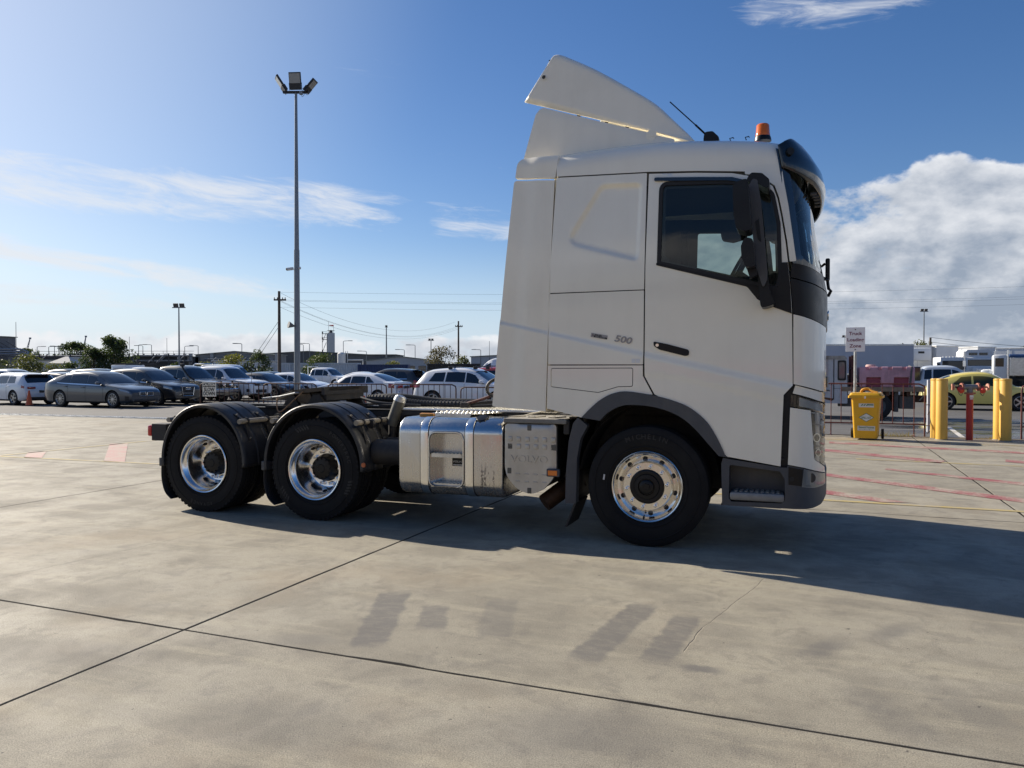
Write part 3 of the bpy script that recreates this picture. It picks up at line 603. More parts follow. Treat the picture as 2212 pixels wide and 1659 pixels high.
# ---- silo, tank
si = tag(empty('silo', (-94.2,400,-0.045)), 'pale round silo tower with stair platforms and a red windsock', 'silo')
MB().lathe([(0,21),(2.0,21),(2.0,0)], axis='Z', n=24).build('shell', mat('silo_concrete',(0.55,0.55,0.53),0.8), si, smooth=40); MB().lathe([(0,22.6),(0.8,22.4),(1.0,21)], axis='Z', n=12).build('cap', M_STRUCT, si)
MB().tube([(2.0*math.cos(t),2.0*math.sin(t),22.2) for t in [i*math.pi/8 for i in range(16)]],0.09,4,True).build('top_rail', M_STRUCT, si)
for z0 in (8.6,11.0,17.5,20.5): MB().bb(-4.4,-1.6,-1.2,1.2,z0,z0+0.2).bb(-4.4,-4.3,-1.2,1.2,z0,z0+1.3).bb(-4.4,-1.6,-1.25,-1.15,z0+1.0,z0+1.15).build('platform', M_STRUCT, si)
for k in range(3): MB().tube([(-4.2,-1,6+5*k),(-2.2,-1,11+5*k)],0.15,4).build('stair', M_STRUCT, si)
MB().bb(-4.3,-4.1,-1.1,-0.9,0,20.5).bb(-1.9,-1.7,-1.1,-0.9,0,20.5).build('stair_post', M_STRUCT, si)
MB().tube([(-1.2,0,21),(-1.2,0,27)],0.08,4).tube([(1.4,0,21),(1.4,0,25)],0.08,4).build('mast', M_STRUCT, si); MB().cyl((1.4,0,24.8),(-0.9,0,25.0),0.45,0.15,8).build('windsock', mat('windsock_red',(0.6,0.05,0.04),0.7), si)
tk_ = tag(empty('storage_tank', (-33.3,150,-0.045)), 'small white domed tank with pipes in front of the dark flat building', 'tank'); MB().lathe([(0,5.15),(0.5,5.05),(0.75,4.8),(0.75,0)], axis='Z', n=20).build('shell', M_WALLW, tk_, smooth=40); MB().tube([(0.8,0,1),(0.8,0,5.3),(1.2,0,5.3),(1.2,0,1)],0.07,6).tube([(1.2,0,3.6),(4.2,0,3.6),(4.2,0,2)],0.14,6).build('pipework', M_WALLW, tk_)
# ---- containers
def container(label, x, y, L, m, h=2.59):
    r = tag(empty('shipping_container', (x,y,-0.045)), label, 'container', 'shipping containers'); n = int(L/0.28); mb = MB(); pts = []
    for i in range(n): a = i*L/n; w = L/n; pts += [(a,0.0),(a+w*0.3,0.0),(a+w*0.5,0.05),(a+w*0.8,0.05)]
    pts.append((L,0.0)); mb.v = [(p[0],p[1],0.16) for p in pts]+[(p[0],p[1],h-0.12) for p in pts]; k = len(pts); mb.f = [(i,i+1,k+i+1,k+i) for i in range(k-1)]
    mb.bb(0,L,0.06,2.4,0.16,h-0.10); mb.build('side', m, r); fr = MB()
    for z in (0.08,h-0.06): fr.bb(-0.02,L+0.02,-0.05,2.45,z-0.08,z+0.06)
    fr.build('rail', m, r)
    for xx in (0,L): MB().bb(xx-0.08,xx+0.08,-0.06,0.1,0,h).build('corner_post', m, r)
    return r
cw_, cb_ = mat('container_white',(0.60,0.62,0.63),0.5,vary=0.1), mat('container_blue',(0.02,0.045,0.13),0.5,vary=0.15)
for k in range(3):
    c_ = container(['white shipping container at the left end of the row','white shipping container with doors, middle of the row','ribbed white shipping container next to the blue one'][k],-31.5+4.1*k,95+0.3*k,4.05,cw_,2.5)
    if k < 2:
        for q in (0.9,2.2): MB().bb(q,q+1.1,-0.03,0.0,0.5,2.2).build('side_door', mat('container_door',(0.52,0.54,0.56),0.5), c_)
container('blue shipping container right of the white ones',-19.0,95,6.1,cb_,2.3)
container('black open-top container roof behind the grey SUV',-7.2,66,4.4,mat('container_black',(0.02,0.02,0.022),0.5),2.15)
# ---- poles, wires
def power_pole(label, x, y, h, arm, dz=0.9):
    r = tag(empty('power_pole', (x,y,-0.045)), label, 'pole', 'wooden power poles'); MB().cyl((0,0,0),(0,0,h),0.19,0.13,10).build('pole_shaft', M_WOOD, r, smooth=40)
    MB().bb(-arm*0.6,arm*0.8,-0.09,0.05,h-dz-0.08,h-dz+0.08).build('cross_arm', M_WOOD, r)
    for q in (-0.55,-0.2,0.4,0.7): MB().cyl((arm*q,0,h-dz+0.08),(arm*q,0,h-dz+0.26),0.05,0.04,8).build('insulator', M_WIRE, r)
    return r
P1 = power_pole('wooden power pole left of the grey mast, carrying wires to both sides',-24.2,80,9.8,0.9); P2 = power_pole('far wooden power pole above the brownish tree',-9.05,130,9.9,0.9)
power_pole('short wooden pole behind the row of white trucks',54.4,100,5.85,0.01,0.6)
def wire(label, a, b, sag, r=0.022):
    pts = [(a[0]+(b[0]-a[0])*t, a[1]+(b[1]-a[1])*t, a[2]+(b[2]-a[2])*t-4*sag*t*(1-t)) for t in [i/24 for i in range(25)]]
    tag(MB().tube(pts, r, 4).build('power_line', M_WIRE), label, 'power line', 'overhead power lines')
# main line running right behind the cab
for k, (za, zb, la) in enumerate([(9.65,12.1,'topmost thin power line crossing behind the truck cab'),(8.85,10.85,'upper of the two paired power lines crossing behind the cab'),(8.75,10.55,'lower of the two paired power lines crossing behind the cab'),(8.1,9.9,'lowest power line crossing behind the truck cab')]):
    wire(la, (-24.1+0.3*(k==1),80,za), (75,92,zb), 0.75, 0.010)
for k, (za, zb, la) in enumerate([(9.6,9.7,'highest of the wires sagging between the two wooden poles'),(8.8,8.95,'second wire sagging between the two wooden poles'),(8.7,8.85,'third wire sagging between the two wooden poles'),(8.1,8.8,'lowest wire sagging between the two wooden poles')]):
    wire(la, (-24.1,80,za), (-9.05+0.4*(k-1.5),130,zb), 2.6, 0.012)
for k, la in enumerate(('left stay wire of the near wooden pole','right stay wire of the near wooden pole')): wire(la, (-24.3,80,6.6-0.6*k), (-29.2+0.5*k,81,0.0), 0.0, 0.022)
wire('upper wire from the short pole over the white trucks',(54.5,100,5.8),(74,96,4.1),0.3,0.03); wire('lower wire from the short pole over the white trucks',(54.5,100,5.2),(74,96,3.6),0.3,0.03)
def flood_pole(label, x, y, h, r0, n, group='flood light poles'):
    r = tag(empty('flood_light_pole', (x,y,-0.045)), label, 'lamp post', group); MB().cyl((0,0,0),(0,0,h),r0,r0*0.6,8).build('pole_shaft', M_POLE, r, smooth=40)
    for k in range(n): s = (k-(n-1)/2); MB().box((s*0.55,0,h+0.18),(0.42,0.12,0.36),Matrix.Rotation(R(20),3,'X')).build('flood_lamp', M_STRUCT, r)
    MB().bb(-0.3*n,0.3*n,-0.04,0.04,h-0.06,h+0.02).build('bracket', M_POLE, r)
flood_pole('thin grey flood light pole above the beige ute',-30.3,70,7.3,0.09,2); flood_pole('slim flood light pole in the middle distance over the blue container',-24.5,150,10.0,0.16,1); flood_pole('twin flood light pole beside the brownish tree',-15.8,150,7.4,0.12,2)
flood_pole('tall thin pole above the right-hand trucks',58.9,110,10.0,0.11,2); flood_pole('small twin flood light behind the loading sign',60.6,140,7.6,0.09,2)
def street_lamp(label, x, y, h, d):
    r = tag(empty('street_lamp', (x,y,-0.045)), label, 'lamp post', 'small street lamps of the plant'); MB().cyl((0,0,0),(0,0,h),0.08,0.06,6).build('pole_shaft', M_POLE, r)
    MB().tube([(0,0,h),(d*0.2,0,h+0.1),(d*1.3,0,h+0.15)],0.05,5).rbox(min(d*0.9,d*1.8),max(d*0.9,d*1.8),-0.12,0.12,h+0.08,h+0.2,0.03).build('lamp_arm', M_POLE, r)
for k, (x, y, h, d) in enumerate([(-98.8,160,6.4,1),(-96.4,160,6.4,1),(-95.2,160,6.4,1),(-94.3,160,6.5,-1),(-77.7,160,6.8,1),(-76.8,160,6.6,-1),(-75.0,160,6.8,-1),(-68.1,160,6.5,1),(-65.3,160,6.6,-1),(-56.2,160,7.0,-1),(-52.7,150,6.7,-1),(-40.7,150,6.5,-1),(-39.5,150,6.7,-1),(-32.9,150,7.2,1),(-21.0,150,5.5,-1),(-18.9,150,6.4,-1),(-6.1,150,5.5,-1),(-28.4,150,5.2,-1)]):
    street_lamp(['first','second','third','fourth','fifth','sixth','seventh','eighth','ninth','tenth','eleventh','twelfth','thirteenth','fourteenth','sixteenth','seventeenth','eighteenth','fifteenth'][k]+' small street lamp from the left on the skyline', x, y, h, d)
def thin_mast(label, x, y, h): tag(MB().cyl((0,0,0),(0,0,h),0.07,0.04,5).build('thin_mast', M_POLE, loc=(x,y,-0.045)), label, 'mast', 'thin masts on the skyline')
thin_mast('thin mast rising beside the plant building, far left',-104.6+20,160*0.82,9.8); thin_mast('thin mast right of the tall leafy tree',-79.6,160,8.6); thin_mast('thin mast left of the lamp pole above the warehouse',-71.8,160,8.3); thin_mast('dark mast near the rear of the truck cab',-4.4,150,7.3)
M_FAR = mat('hazed_steel', (0.22,0.24,0.27), 0.8)  # distance haze put into this paled steel colour
def crane(label, x, y, z0, dx, dz):
    r = tag(empty('crane_jib', (x,y,-0.045)), label, 'crane', 'far harbour cranes')
    for s in (-0.6,0.6): MB().tube([(s,0,0),(s,0,z0),(dx+s*0.15,0,z0+dz)],0.16,4).build('chord', M_FAR, r)
    for k in range(7): t = k/7; MB().tube([(-0.6*(1-t)+dx*t,0,z0+dz*t),(0.6*(1-t-0.14)+dx*(t+0.14),0,z0+dz*(t+0.14))],0.12,4).build('lattice', M_FAR, r)
    MB().box((dx,0,z0+dz),(1.0,0.6,0.9)).build('jib_head', M_FAR, r)
crane('far crane jib leaning right, left of the flat-topped pine',-272,430,10,2.6,9.5); crane('far crane jib right of the flat-topped pine',-240,430,11,1.8,9.5); crane('faint slanting crane boom beside the tall leafy tree',-226,430,8,4.0,4)
# ================================================================== the prime mover
M_PAINT = mat('white_cab_paint', (0.88,0.84,0.72), 0.30, coat=0.9, bump=0.22, bscale=1.7, vary=0.025, vscale=1.2, dirt=(0.50,0.44,0.33), dirt_amt=0.10)
M_FIBRE = mat('white_fairing_paint', (0.88,0.83,0.70), 0.40, coat=0.4, vary=0.03, vscale=1.5, dirt=(0.45,0.40,0.30), dirt_amt=0.14, bump=0.05, bscale=30)
M_BLK = mat('black_trim', (0.006,0.007,0.009), 0.34, coat=0.0, spec=0.3, rvary=0.08)
M_GLOSS = mat('gloss_black', (0.006,0.007,0.009), 0.10, coat=1.0)
M_GREY = mat('grey_plastic', (0.055,0.059,0.067), 0.55, vary=0.12, vscale=5, bump=0.25, bscale=220, dirt=(0.16,0.145,0.12), dirt_amt=0.25)
M_DARK = mat('chassis_black', (0.013,0.013,0.014), 0.62, vary=0.3, vscale=6, dirt=(0.10,0.085,0.065), dirt_amt=0.5)
M_RUB = mat('tyre_rubber', (0.008,0.008,0.0085), 0.78, spec=0.3, vary=0.2, vscale=8, bump=0.12, bscale=90, dirt=(0.035,0.032,0.028), dirt_amt=0.35)
M_HOSE = mat('rubber_hose', (0.02,0.02,0.021), 0.55, bump=0.2, bscale=50)
M_SEAL = mat('window_seal', (0.010,0.010,0.011), 0.6)
M_CHROME = mat('polished_alloy', (0.88,0.87,0.84), 0.20, 1.0, rvary=0.06, vscale=5)
M_RIMB = mat('brushed_alloy', (0.80,0.77,0.71), 0.20, 1.0, rvary=0.07, vscale=6, dirt=(0.45,0.36,0.25), dirt_amt=0.25)
def tank_mat():
    m = mat('tank_alloy', (0.60,0.59,0.57), 0.24, 1.0); nt = m.node_tree; b = nt.nodes['Principled BSDF']; g = G(nt)
    tc = g.n('ShaderNodeTexCoord').outputs['Object']; x, y, z = g.sep(tc)
    br = g.noise(g.mapping(tc, sc=(60,60,1.5)), 1.0, 3, 0.6); bl = g.noise(tc, 2.5, 6, 0.65)
    nt.links.new(g.m('ADD', g.mr(bl, 0.35, 0.7, 0.15, 0.32, False), g.mr(br, 0.3, 0.7, -0.03, 0.06, False)), b.inputs['Roughness'])
    # fuel runs and road grime below the filler and along the bottom
    run = g.noise(g.mapping(tc, sc=(38,38,2.2)), 1.0, 4, 0.6); spot = g.noise(g.mapping(tc, sc=(70,70,35)), 1.0, 3, 0.6)
    area = g.m('MULTIPLY', g.m('MULTIPLY', g.mr(x, -1.62,-1.54), g.mr(x, -1.42,-1.36,1,0)), g.mr(z, 0.70, 0.52))
    d = g.m('MULTIPLY', area, g.mr(g.m('ADD', g.m('MULTIPLY', run, .6), g.m('MULTIPLY', spot, .4)), 0.50, 0.58))
    low = g.m('MULTIPLY', g.mr(z, 0.50, 0.36), g.mr(run, 0.45, 0.6, 0.2, 0.7))
    c = g.mix(g.m('MAXIMUM', d, low), (0.60,0.59,0.565,1), (0.14,0.12,0.10,1)); nt.links.new(c, b.inputs['Base Color'])
    nt.links.new(g.m('SUBTRACT', 1.0, g.m('MULTIPLY', g.m('MAXIMUM', d, low), 0.6)), b.inputs['Metallic']); return m
M_TANK = tank_mat()
M_ALU = mat('cast_alloy', (0.50,0.49,0.46), 0.44, 0.85, vary=0.12, vscale=4, bump=0.15, bscale=120, dirt=(0.28,0.24,0.18), dirt_amt=0.35)
M_TREAD = mat('tread_alloy', (0.62,0.62,0.60), 0.33, 0.9, vary=0.15, vscale=8, dirt=(0.25,0.22,0.18), dirt_amt=0.35)
M_WORN = mat('worn_tube_paint', (0.30,0.265,0.205), 0.6, vary=0.25, vscale=14, dirt=(0.08,0.07,0.055), dirt_amt=0.5)
M_AMB = mat('amber_lens', (0.80,0.20,0.015), 0.25, coat=0.5); M_AMBD = mat('amber_marker', (0.72,0.22,0.03), 0.4)
M_REDL = mat('red_lens', (0.55,0.012,0.012), 0.2, coat=0.6)
M_LENS = glass_mat('lamp_lens', (0.86,0.88,0.88)); M_SIDEG = glass_mat('cab_side_glass', (0.60,0.69,0.66)); M_WIND = glass_mat('windscreen_glass', (0.80,0.88,0.87))
M_LIN = mat('cab_lining', (0.17,0.165,0.15), 0.85); M_DASH = mat('dash_plastic', (0.035,0.035,0.036), 0.7); M_SEATF = mat('seat_fabric', (0.06,0.065,0.075), 0.9, bump=0.3, bscale=150)
M_BADGE = mat('badge_silver', (0.30,0.30,0.31), 0.32, 0.6); M_PRINT = mat('black_print', (0.012,0.012,0.012), 0.6); M_WPRINT = mat('white_print', (0.75,0.75,0.73), 0.6)
M_RUSTP = mat('exhaust_steel', (0.10,0.058,0.035), 0.6, 0.6, vary=0.4, vscale=9)

TRUCK = tag(empty('prime_mover', tuple(O), -TYAW), 'large white prime mover truck with polished wheels, tall roof deflector and no trailer', 'truck')
def ss(a, b, x):
    t = min(1.0, max(0.0, (x-a)/(b-a))); return t*t*(3-2*t)
CU = [(-1.6,2.03),(-1.111,1.923),(-0.518,1.795),(-0.013,1.686),(0.309,1.623),(1.25,1.405)]
CL = [(-1.6,2.02),(-1.111,1.908),(-0.518,1.768),(-0.013,1.645),(0.309,1.570),(1.25,1.352)]
C2 = [(-0.1,1.497),(-0.015,1.493),(0.136,1.485),(0.31,1.456),(1.25,1.25)]
cux, cuz = zip(*CU); clx, clz = zip(*CL); c2x, c2z = zip(*C2)
EMB = rpoly([(-0.735,2.665),(-0.415,3.160),(-0.052,3.146),(-0.078,2.474)], [0.10,0.09,0.06,0.05], 6)
EMBA = np.array(EMB)
def sdf(x, z):
    p = np.array((x, z)); a = EMBA; b = np.roll(EMBA, -1, 0); ab = b-a
    t = np.clip(((p-a)*ab).sum(1)/((ab*ab).sum(1)+1e-9), 0, 1); d = np.sqrt((((a+ab*t[:,None])-p)**2).sum(1)).min()
    return -d if inside(p[None], EMB)[0] else d
def Ys(x, z):
    y = 1.238
    zu, zl = np.interp(x, cux, cuz), np.interp(x, clx, clz)
    y += 0.012*(1-ss(zl, zu, z))
    if x > -0.05: y -= 0.005*(1-ss(-0.012, 0.004, z-np.interp(x, c2x, c2z)))
    y -= max(0.0, z-2.45)**1.4*0.045
    y -= max(0.0, 0.95-z)*0.03
    if -0.85 < x < 0.02 and z > 2.3: y -= 0.026*(1-ss(-0.030, 0.010, sdf(x, z)))
    if x < -0.95: y -= 0.035*ss(0.0, 1.0, (-1.22-0.075*(1.2-z)/2.05*2 - x)/0.14+0.55)*0.6
    return y
def smap(sgn, off=0.0): return lambda x, z: ((x, sgn*(Ys(x, z)+off), z), (0, -sgn, 0))
def offset_lines(L, ds): return [[(x, z+d) for x, z in L] for d in ds]
cre = offset_lines(CU, (0.02,0.0)) + offset_lines([((a[0]),(a[1]+np.interp(a[0],cux,cuz))/2) for a in CL], (0.0,)) + offset_lines(CL, (0.0,-0.02)) + offset_lines(C2, (0.006,-0.014))
def ring(poly, d):
    """offset a closed polygon by d (outward > 0)"""
    n = len(poly); P = [Vector(p) for p in poly]; area = sum(P[i].x*P[(i+1)%n].y-P[(i+1)%n].x*P[i].y for i in range(n)); s = 1 if area > 0 else -1; out = []
    for i in range(n):
        a = (P[i]-P[i-1]); b = (P[(i+1)%n]-P[i])
        if a.length < 1e-7 or b.length < 1e-7: out.append(tuple(P[i])); continue
        a.normalize(); b.normalize(); na = Vector((a.y,-a.x))*s; nb = Vector((b.y,-b.x))*s; m = na+nb
        m = m/max(m.length_squared/2, 0.35) if m.length > 1e-6 else na
        out.append(tuple(P[i]+m*d))
    return out
embl = [r+[r[0]] for r in (ring(EMB,0.014), ring(EMB,0.004), ring(EMB,-0.008), ring(EMB,-0.020), ring(EMB,-0.032))]
ARCH_O = [(-0.575,1.112),(-0.503,1.186),(-0.403,1.272),(-0.29,1.329),(-0.164,1.347),(0.063,1.315),(0.244,1.267),(0.377,1.208),(0.507,1.098),(0.598,0.954),(0.663,0.808)]
ARCH_I = [(-0.409,1.088),(-0.346,1.154),(-0.261,1.204),(-0.163,1.23),(0.015,1.223),(0.178,1.185),(0.311,1.12),(0.417,1.029),(0.521,0.912),(0.605,0.815)]
ao = spline(ARCH_O, 5)
ao_rear = [p for p in ao if p[0] <= 0.06]; ao_front = [p for p in ao if p[0] >= 0.07]
WIN = rpoly([(0.104,2.452),(0.118,3.124),(0.62,3.096),(0.80,3.075),(1.012,2.985),(1.062,2.72),(1.078,2.30),(1.052,2.196),(0.92,2.236)], [0.015,0.06,0.3,0.2,0.09,0.2,0.1,0.04,0.2], 5)
LOCK = rpoly([(-0.862,1.551),(-0.116,1.553),(-0.118,1.388),(-0.248,1.384),(-0.424,1.332),(-0.862,1.380)], [0.02,0.02,0.02,0.08,0.05,0.02], 4)
DOOR = [(0.008,3.222),(0.404,3.196),(0.70,3.166),(0.82,3.135),(0.95,3.085),(1.02,3.03),(1.055,2.93),(1.085,2.78),(1.12,2.57),(1.140,2.404),(1.160,2.2),(1.172,2.03),(1.182,1.408),(1.113,1.330),(1.093,0.748)] + [(0.672,0.812)] + list(reversed(ao_front))[1:] + [(0.068,1.325),(-0.017,1.480),(-0.019,1.70),(-0.015,2.42)]
LOWQ = [(-0.890,1.573),(-0.033,1.573),(-0.033,1.482),(0.052,1.322)] + [p for p in reversed(ao_rear)] + [(-0.898,1.187)]
for sg in (-1, 1):
    near = sg < 0; st = 0.032 if near else 0.09; S = smap(sg)
    panel('side_fairing', rpoly([(-1.438,1.195),(-1.430,1.262),(-1.236,3.272),(-0.842,3.240),(-0.912,1.160)], [0.02,0.05,0.03,0.005,0.01], 4), S, M_FIBRE, TRUCK, lines=cre if near else (), step=0.045 if near else 0.12, thick=0.03)
    panel('fairing_top_cap', rpoly([(-1.226,3.294),(-1.200,3.478),(-0.806,3.468),(-0.835,3.262)], [0.01,0.09,0.02,0.01], 5), lambda x, z, s=sg: ((x, s*(Ys(x,3.26)-max(0,z-3.39)**2*4.0), z), (0,-s,0)), M_FIBRE, TRUCK, step=0.03, thick=0.05)
    panel('sleeper_panel', rpoly([(-0.884,2.225),(-0.822,3.260),(-0.010,3.230),(-0.026,2.227)], 0.006, 2), S, M_PAINT, TRUCK, lines=embl if near else (), step=0.020 if near else st, thick=0.02)
    panel('sleeper_lower_panel', rpoly([(-0.886,1.583),(-0.884,2.216),(-0.027,2.219),(-0.031,1.581)], 0.006, 2), S, M_PAINT, TRUCK, lines=cre if near else (), step=st, thick=0.02)
    panel('rear_quarter_panel', LOWQ, S, M_PAINT, TRUCK, holes=[LOCK], step=st, thick=0.02)
    panel('locker_door', ring(LOCK, -0.006), S, M_PAINT, TRUCK, step=st, thick=0.02)
    door = panel('door', DOOR, S, M_PAINT, TRUCK, holes=[WIN], lines=cre if near else (), step=st, thick=0.025)
    panel('window_seal', ring(WIN, 0.020), smap(sg, 0.005), M_SEAL, door, holes=[ring(WIN, -0.012)], step=0.06, thick=0.02)
    panel('side_window', ring(WIN, -0.004), smap(sg, -0.012), M_SIDEG, door, step=0.15, thick=0.004)
    panel('window_division_bar', [(0.985,2.19),(1.0,2.19),(1.012,3.0),(0.992,3.0)], smap(sg, 0.002), M_SEAL, door, step=0.1, thick=0.02) if not near else None
    panel('rain_deflector', rpoly([(0.057,3.182),(0.40,3.156),(0.70,3.130),(0.80,3.098),(0.828,3.066),(0.79,3.078),(0.66,3.106),(0.40,3.126),(0.057,3.152)], 0.01, 2), smap(sg, 0.02), M_GLOSS, door, step=0.06, thick=0.02)
    panel('mirror_mount_panel', rpoly([(0.080,2.452),(0.60,2.306),(0.895,2.225),(1.045,2.19),(1.083,2.24),(1.085,2.404),(1.138,2.404),(1.159,2.2),(1.171,1.988),(0.978,2.066),(0.905,2.112),(0.824,2.218),(0.076,2.430)], [0.01,0,0.05,0.02,0.02,0,0,0,0,0.08,0.08,0.05,0.01], 4), smap(sg, 0.007), M_BLK, door, step=0.05, thick=0.02)
    hd = panel('door_handle', rpoly([(0.057,1.778),(0.175,1.754),(0.350,1.705),(0.358,1.690),(0.356,1.655),(0.322,1.652),(0.112,1.706),(0.062,1.738)], [0.012,0.02,0.02,0.012,0.02,0.03,0.05,0.03], 4), smap(sg, 0.012), M_BLK, door, step=0.05, thick=0.03)
    panel('handle_recess', rpoly([(0.05,1.79),(0.16,1.785),(0.30,1.765),(0.362,1.715),(0.366,1.648),(0.32,1.644),(0.10,1.700),(0.052,1.734)], 0.03, 4), smap(sg, 0.003), M_PAINT, door, step=0.03, thick=0.006)
    MB().lathe([(0.0,0),(0.014,0),(0.014,0.006)], c=(0.09, sg*(Ys(0.09,1.74)+0.014), 1.745), n=12).build('key_barrel', M_CHROME, door)
    # A pillar and roof side
    panel('roof_pillar', rpoly([(0.80,3.150),(0.866,3.139),(0.965,3.088),(1.034,3.036),(1.069,2.935),(1.099,2.78),(1.134,2.57),(1.153,2.410),(1.203,2.410),(1.142,2.856),(1.105,3.060),(1.082,3.215),(0.80,3.215)], 0.008, 2), S, M_PAINT, TRUCK, step=st, thick=0.04)
    # interior lining of the door side
    panel('door_lining', [(-0.80,1.25),(-0.80,3.30),(1.0,3.20),(1.10,2.4),(1.12,1.3)], lambda x, z, s=sg: ((x, s*1.165, z), (0,-s,0)), M_LIN, TRUCK, holes=[ring(WIN, -0.03)], step=0.2, thick=0.02)
    # wheel arch
    arch = panel('wheel_arch_trim', ARCH_I and (ao + list(reversed(spline(ARCH_I, 5)))), smap(sg, 0.012), M_GREY, TRUCK, step=0.05, thick=0.09)
    rag = rpoly([(-0.612,1.110),(-0.523,1.040),(-0.589,0.917),(-0.620,0.743),(-0.629,0.342),(-0.728,0.336),(-0.722,0.60),(-0.695,0.90),(-0.655,1.060)], [0.01,0.02,0.1,0.1,0.01,0.01,0.1,0.1,0.05], 4)
    panel('rear_arch_guard', rag, lambda x, z, s=sg: ((x, s*1.245, z), (0,-s,0)), M_GREY, TRUCK, step=0.06, thick=0.10)
    mbx = MB(); path = [(-0.56,1.13),(-0.612,0.96),(-0.655,0.76),(-0.668,0.34)]
    sp = spline(path, 5); mbx.grid(lambda a, b: (sp[round(a*(len(sp)-1))][0], sg*(1.20-0.52*b), sp[round(a*(len(sp)-1))][1]), len(sp)-1, 2)
    o = mbx.build('arch_liner', M_DARK, TRUCK, smooth=40); o.modifiers.new('s','SOLIDIFY').thickness = 0.015
    mbx = MB(); mbx.grid(lambda a, b: (0.66*math.cos(R(8+164*a))*0.93, sg*(1.19-0.5*b), 0.545+0.66*math.sin(R(8+164*a))*1.03), 24, 2); mbx.build('arch_liner', M_DARK, TRUCK, smooth=40)
    MB().box((-0.688, sg*1.0, 0.232), (0.018,0.42,0.24), Matrix.Rotation(R(22),3,'Y')).build('mud_flap', M_HOSE, TRUCK)
    MB().rbox(-0.76,-0.70,min(sg*1.2,sg*0.75),max(sg*1.2,sg*0.75),0.95,1.085,0.012).build('guard_bracket', M_DARK, TRUCK)
    # step below the door
    STEP = rpoly([(0.625,0.750),(0.638,0.798),(1.100,0.738),(1.150,0.740),(1.150,0.405),(0.633,0.403)], 0.01, 2)
    HOLE = rpoly([(0.690,0.745),(1.090,0.705),(1.126,0.640),(1.128,0.470),(1.100,0.445),(0.705,0.437),(0.686,0.47)], 0.02, 3)
    sm = lambda x, z, s=sg: ((x, s*1.236, z), (0,-s,0))
    sp_ = panel('step_housing', STEP, sm, M_GREY, TRUCK, holes=[HOLE], step=0.08, thick=0.20)
    MB().bb(0.62,1.16,sg*1.06,sg*1.03,0.41,0.80).build('step_back', M_GREY, sp_)
    MB().bb(0.66,1.12,sg*1.235,sg*1.0,0.800,0.808).build('step_ceiling', M_DARK, sp_)
    tr = MB().rbox(0.692,1.126,min(sg*1.242,sg*1.04),max(sg*1.242,sg*1.04),0.449,0.520,0.02).build('step_tread', mat('step_tread_grey',(0.24,0.24,0.235),0.5,0.4,vary=0.15,vscale=12), sp_, smooth=40)
    tb = MB()
    for i in range(9):
        for j in range(4): tb.box((0.74+i*0.042, sg*(1.21-j*0.042), 0.524), (0.026,0.009,0.008), Matrix.Rotation(R(35 if (i+j)%2 else -35),3,'Z'))
    tag(tb.build('tread_pattern', mat('step_tread_grey',(0.24,0.24,0.235)), tr), kind='stuff')

# ---- badges on the near side
def badge(name, body, x, z, size, m, off=0.004, rot=10.5, sx=1.0, bold=0.0, shear=0.0, parent=TRUCK):
    return text(name, body, size, m, parent, TF(x, -(Ys(x,z)+off), z, rot), 0.003, sx=sx, bold=bold, shear=shear)
badge('power_badge', '500', -0.208, 1.795, 0.080, M_BADGE, sx=1.28, bold=0.0015, shear=0.15)
bp = MB(); bp.box((0,0,0),(0.150,0.004,0.036), Matrix.Rotation(R(10.5),3,'Y'))
bp = bp.build('gearbox_badge', M_BADGE, TRUCK, loc=(-0.420,-(Ys(-0.42,1.83)+0.003),1.830)); bp.data
text('badge_lettering', 'I-Shift', 0.030, M_PRINT, bp, TF(-0.018,-0.003,0.006,10.5), 0.0006, sx=1.25, bold=0.0006)
MB().box((0.012,-0.003,-0.010),(0.12,0.002,0.013), Matrix.Rotation(R(10.5),3,'Y')).build('badge_strip', M_PRINT, bp)
text('badge_lettering', 'DUAL CLUTCH', 0.010, M_WPRINT, bp, TF(0.012,-0.0045,-0.010,10.5), 0.0003, sx=1.3)
MB().box((-0.075,-(Ys(-0.08,1.61)+0.002),1.612),(0.035,0.002,0.035)).box((-0.113,-(Ys(-0.08,1.61)+0.002),1.612),(0.032,0.002,0.035)).build('sticker', mat('clear_sticker',(0.74,0.74,0.73),0.5), TRUCK)

# ---- roof
RT = [(-0.825,3.500),(-0.6,3.517),(-0.2,3.530),(0.1,3.531),(0.39,3.511),(0.67,3.485),(0.94,3.450),(1.06,3.420),(1.15,3.372),(1.26,3.29),(1.34,3.20)]
rtx, rtz = zip(*RT); JL = [(-0.83,3.270),(0.005,3.240),(0.404,3.212),(0.732,3.180),(0.80,3.172),(1.4,3.172)]; jx, jz = zip(*JL)
def roofpt(a, b):
    s = b*2-1; ay = abs(s)
    xe = 1.078+0.235*(1-ay**2.6)
    x = -0.822+(xe+0.822)*a
    zt = np.interp(x if x < 1.0 else 1.0+(x-1.0)*(1.34-1.0)/max(xe-1.0,0.05)*0.55, rtx, rtz)
    zj = np.interp(x, jx, jz); y0 = Ys(min(x,1.2), 3.2)-0.001
    k = 0.30; t = ay                                  # outer share of s is the shoulder
    if t > 1-k:
        q = (t-(1-k))/k                               # 0 top .. 1 bottom of side
        if q > 0.6: r = (q-0.6)/0.4; y = y0; z = (zt-0.17)*(1-r)+zj*r
        else: an = q/0.6*math.pi/2; y = y0-0.20+0.20*math.sin(an); z = zt-0.17+0.17*math.cos(an)
    else:
        y = (y0-0.20)*(t/(1-k)); z = zt+0.10*(1-(t/(1-k))**2)
        if x > 0.9: z -= (x-0.9)*0.10*(1-(t/(1-k))**2)
    return (x, math.copysign(y, s), z)
MB().grid(roofpt, 60, 70).build('roof', M_PAINT, TRUCK, smooth=50)
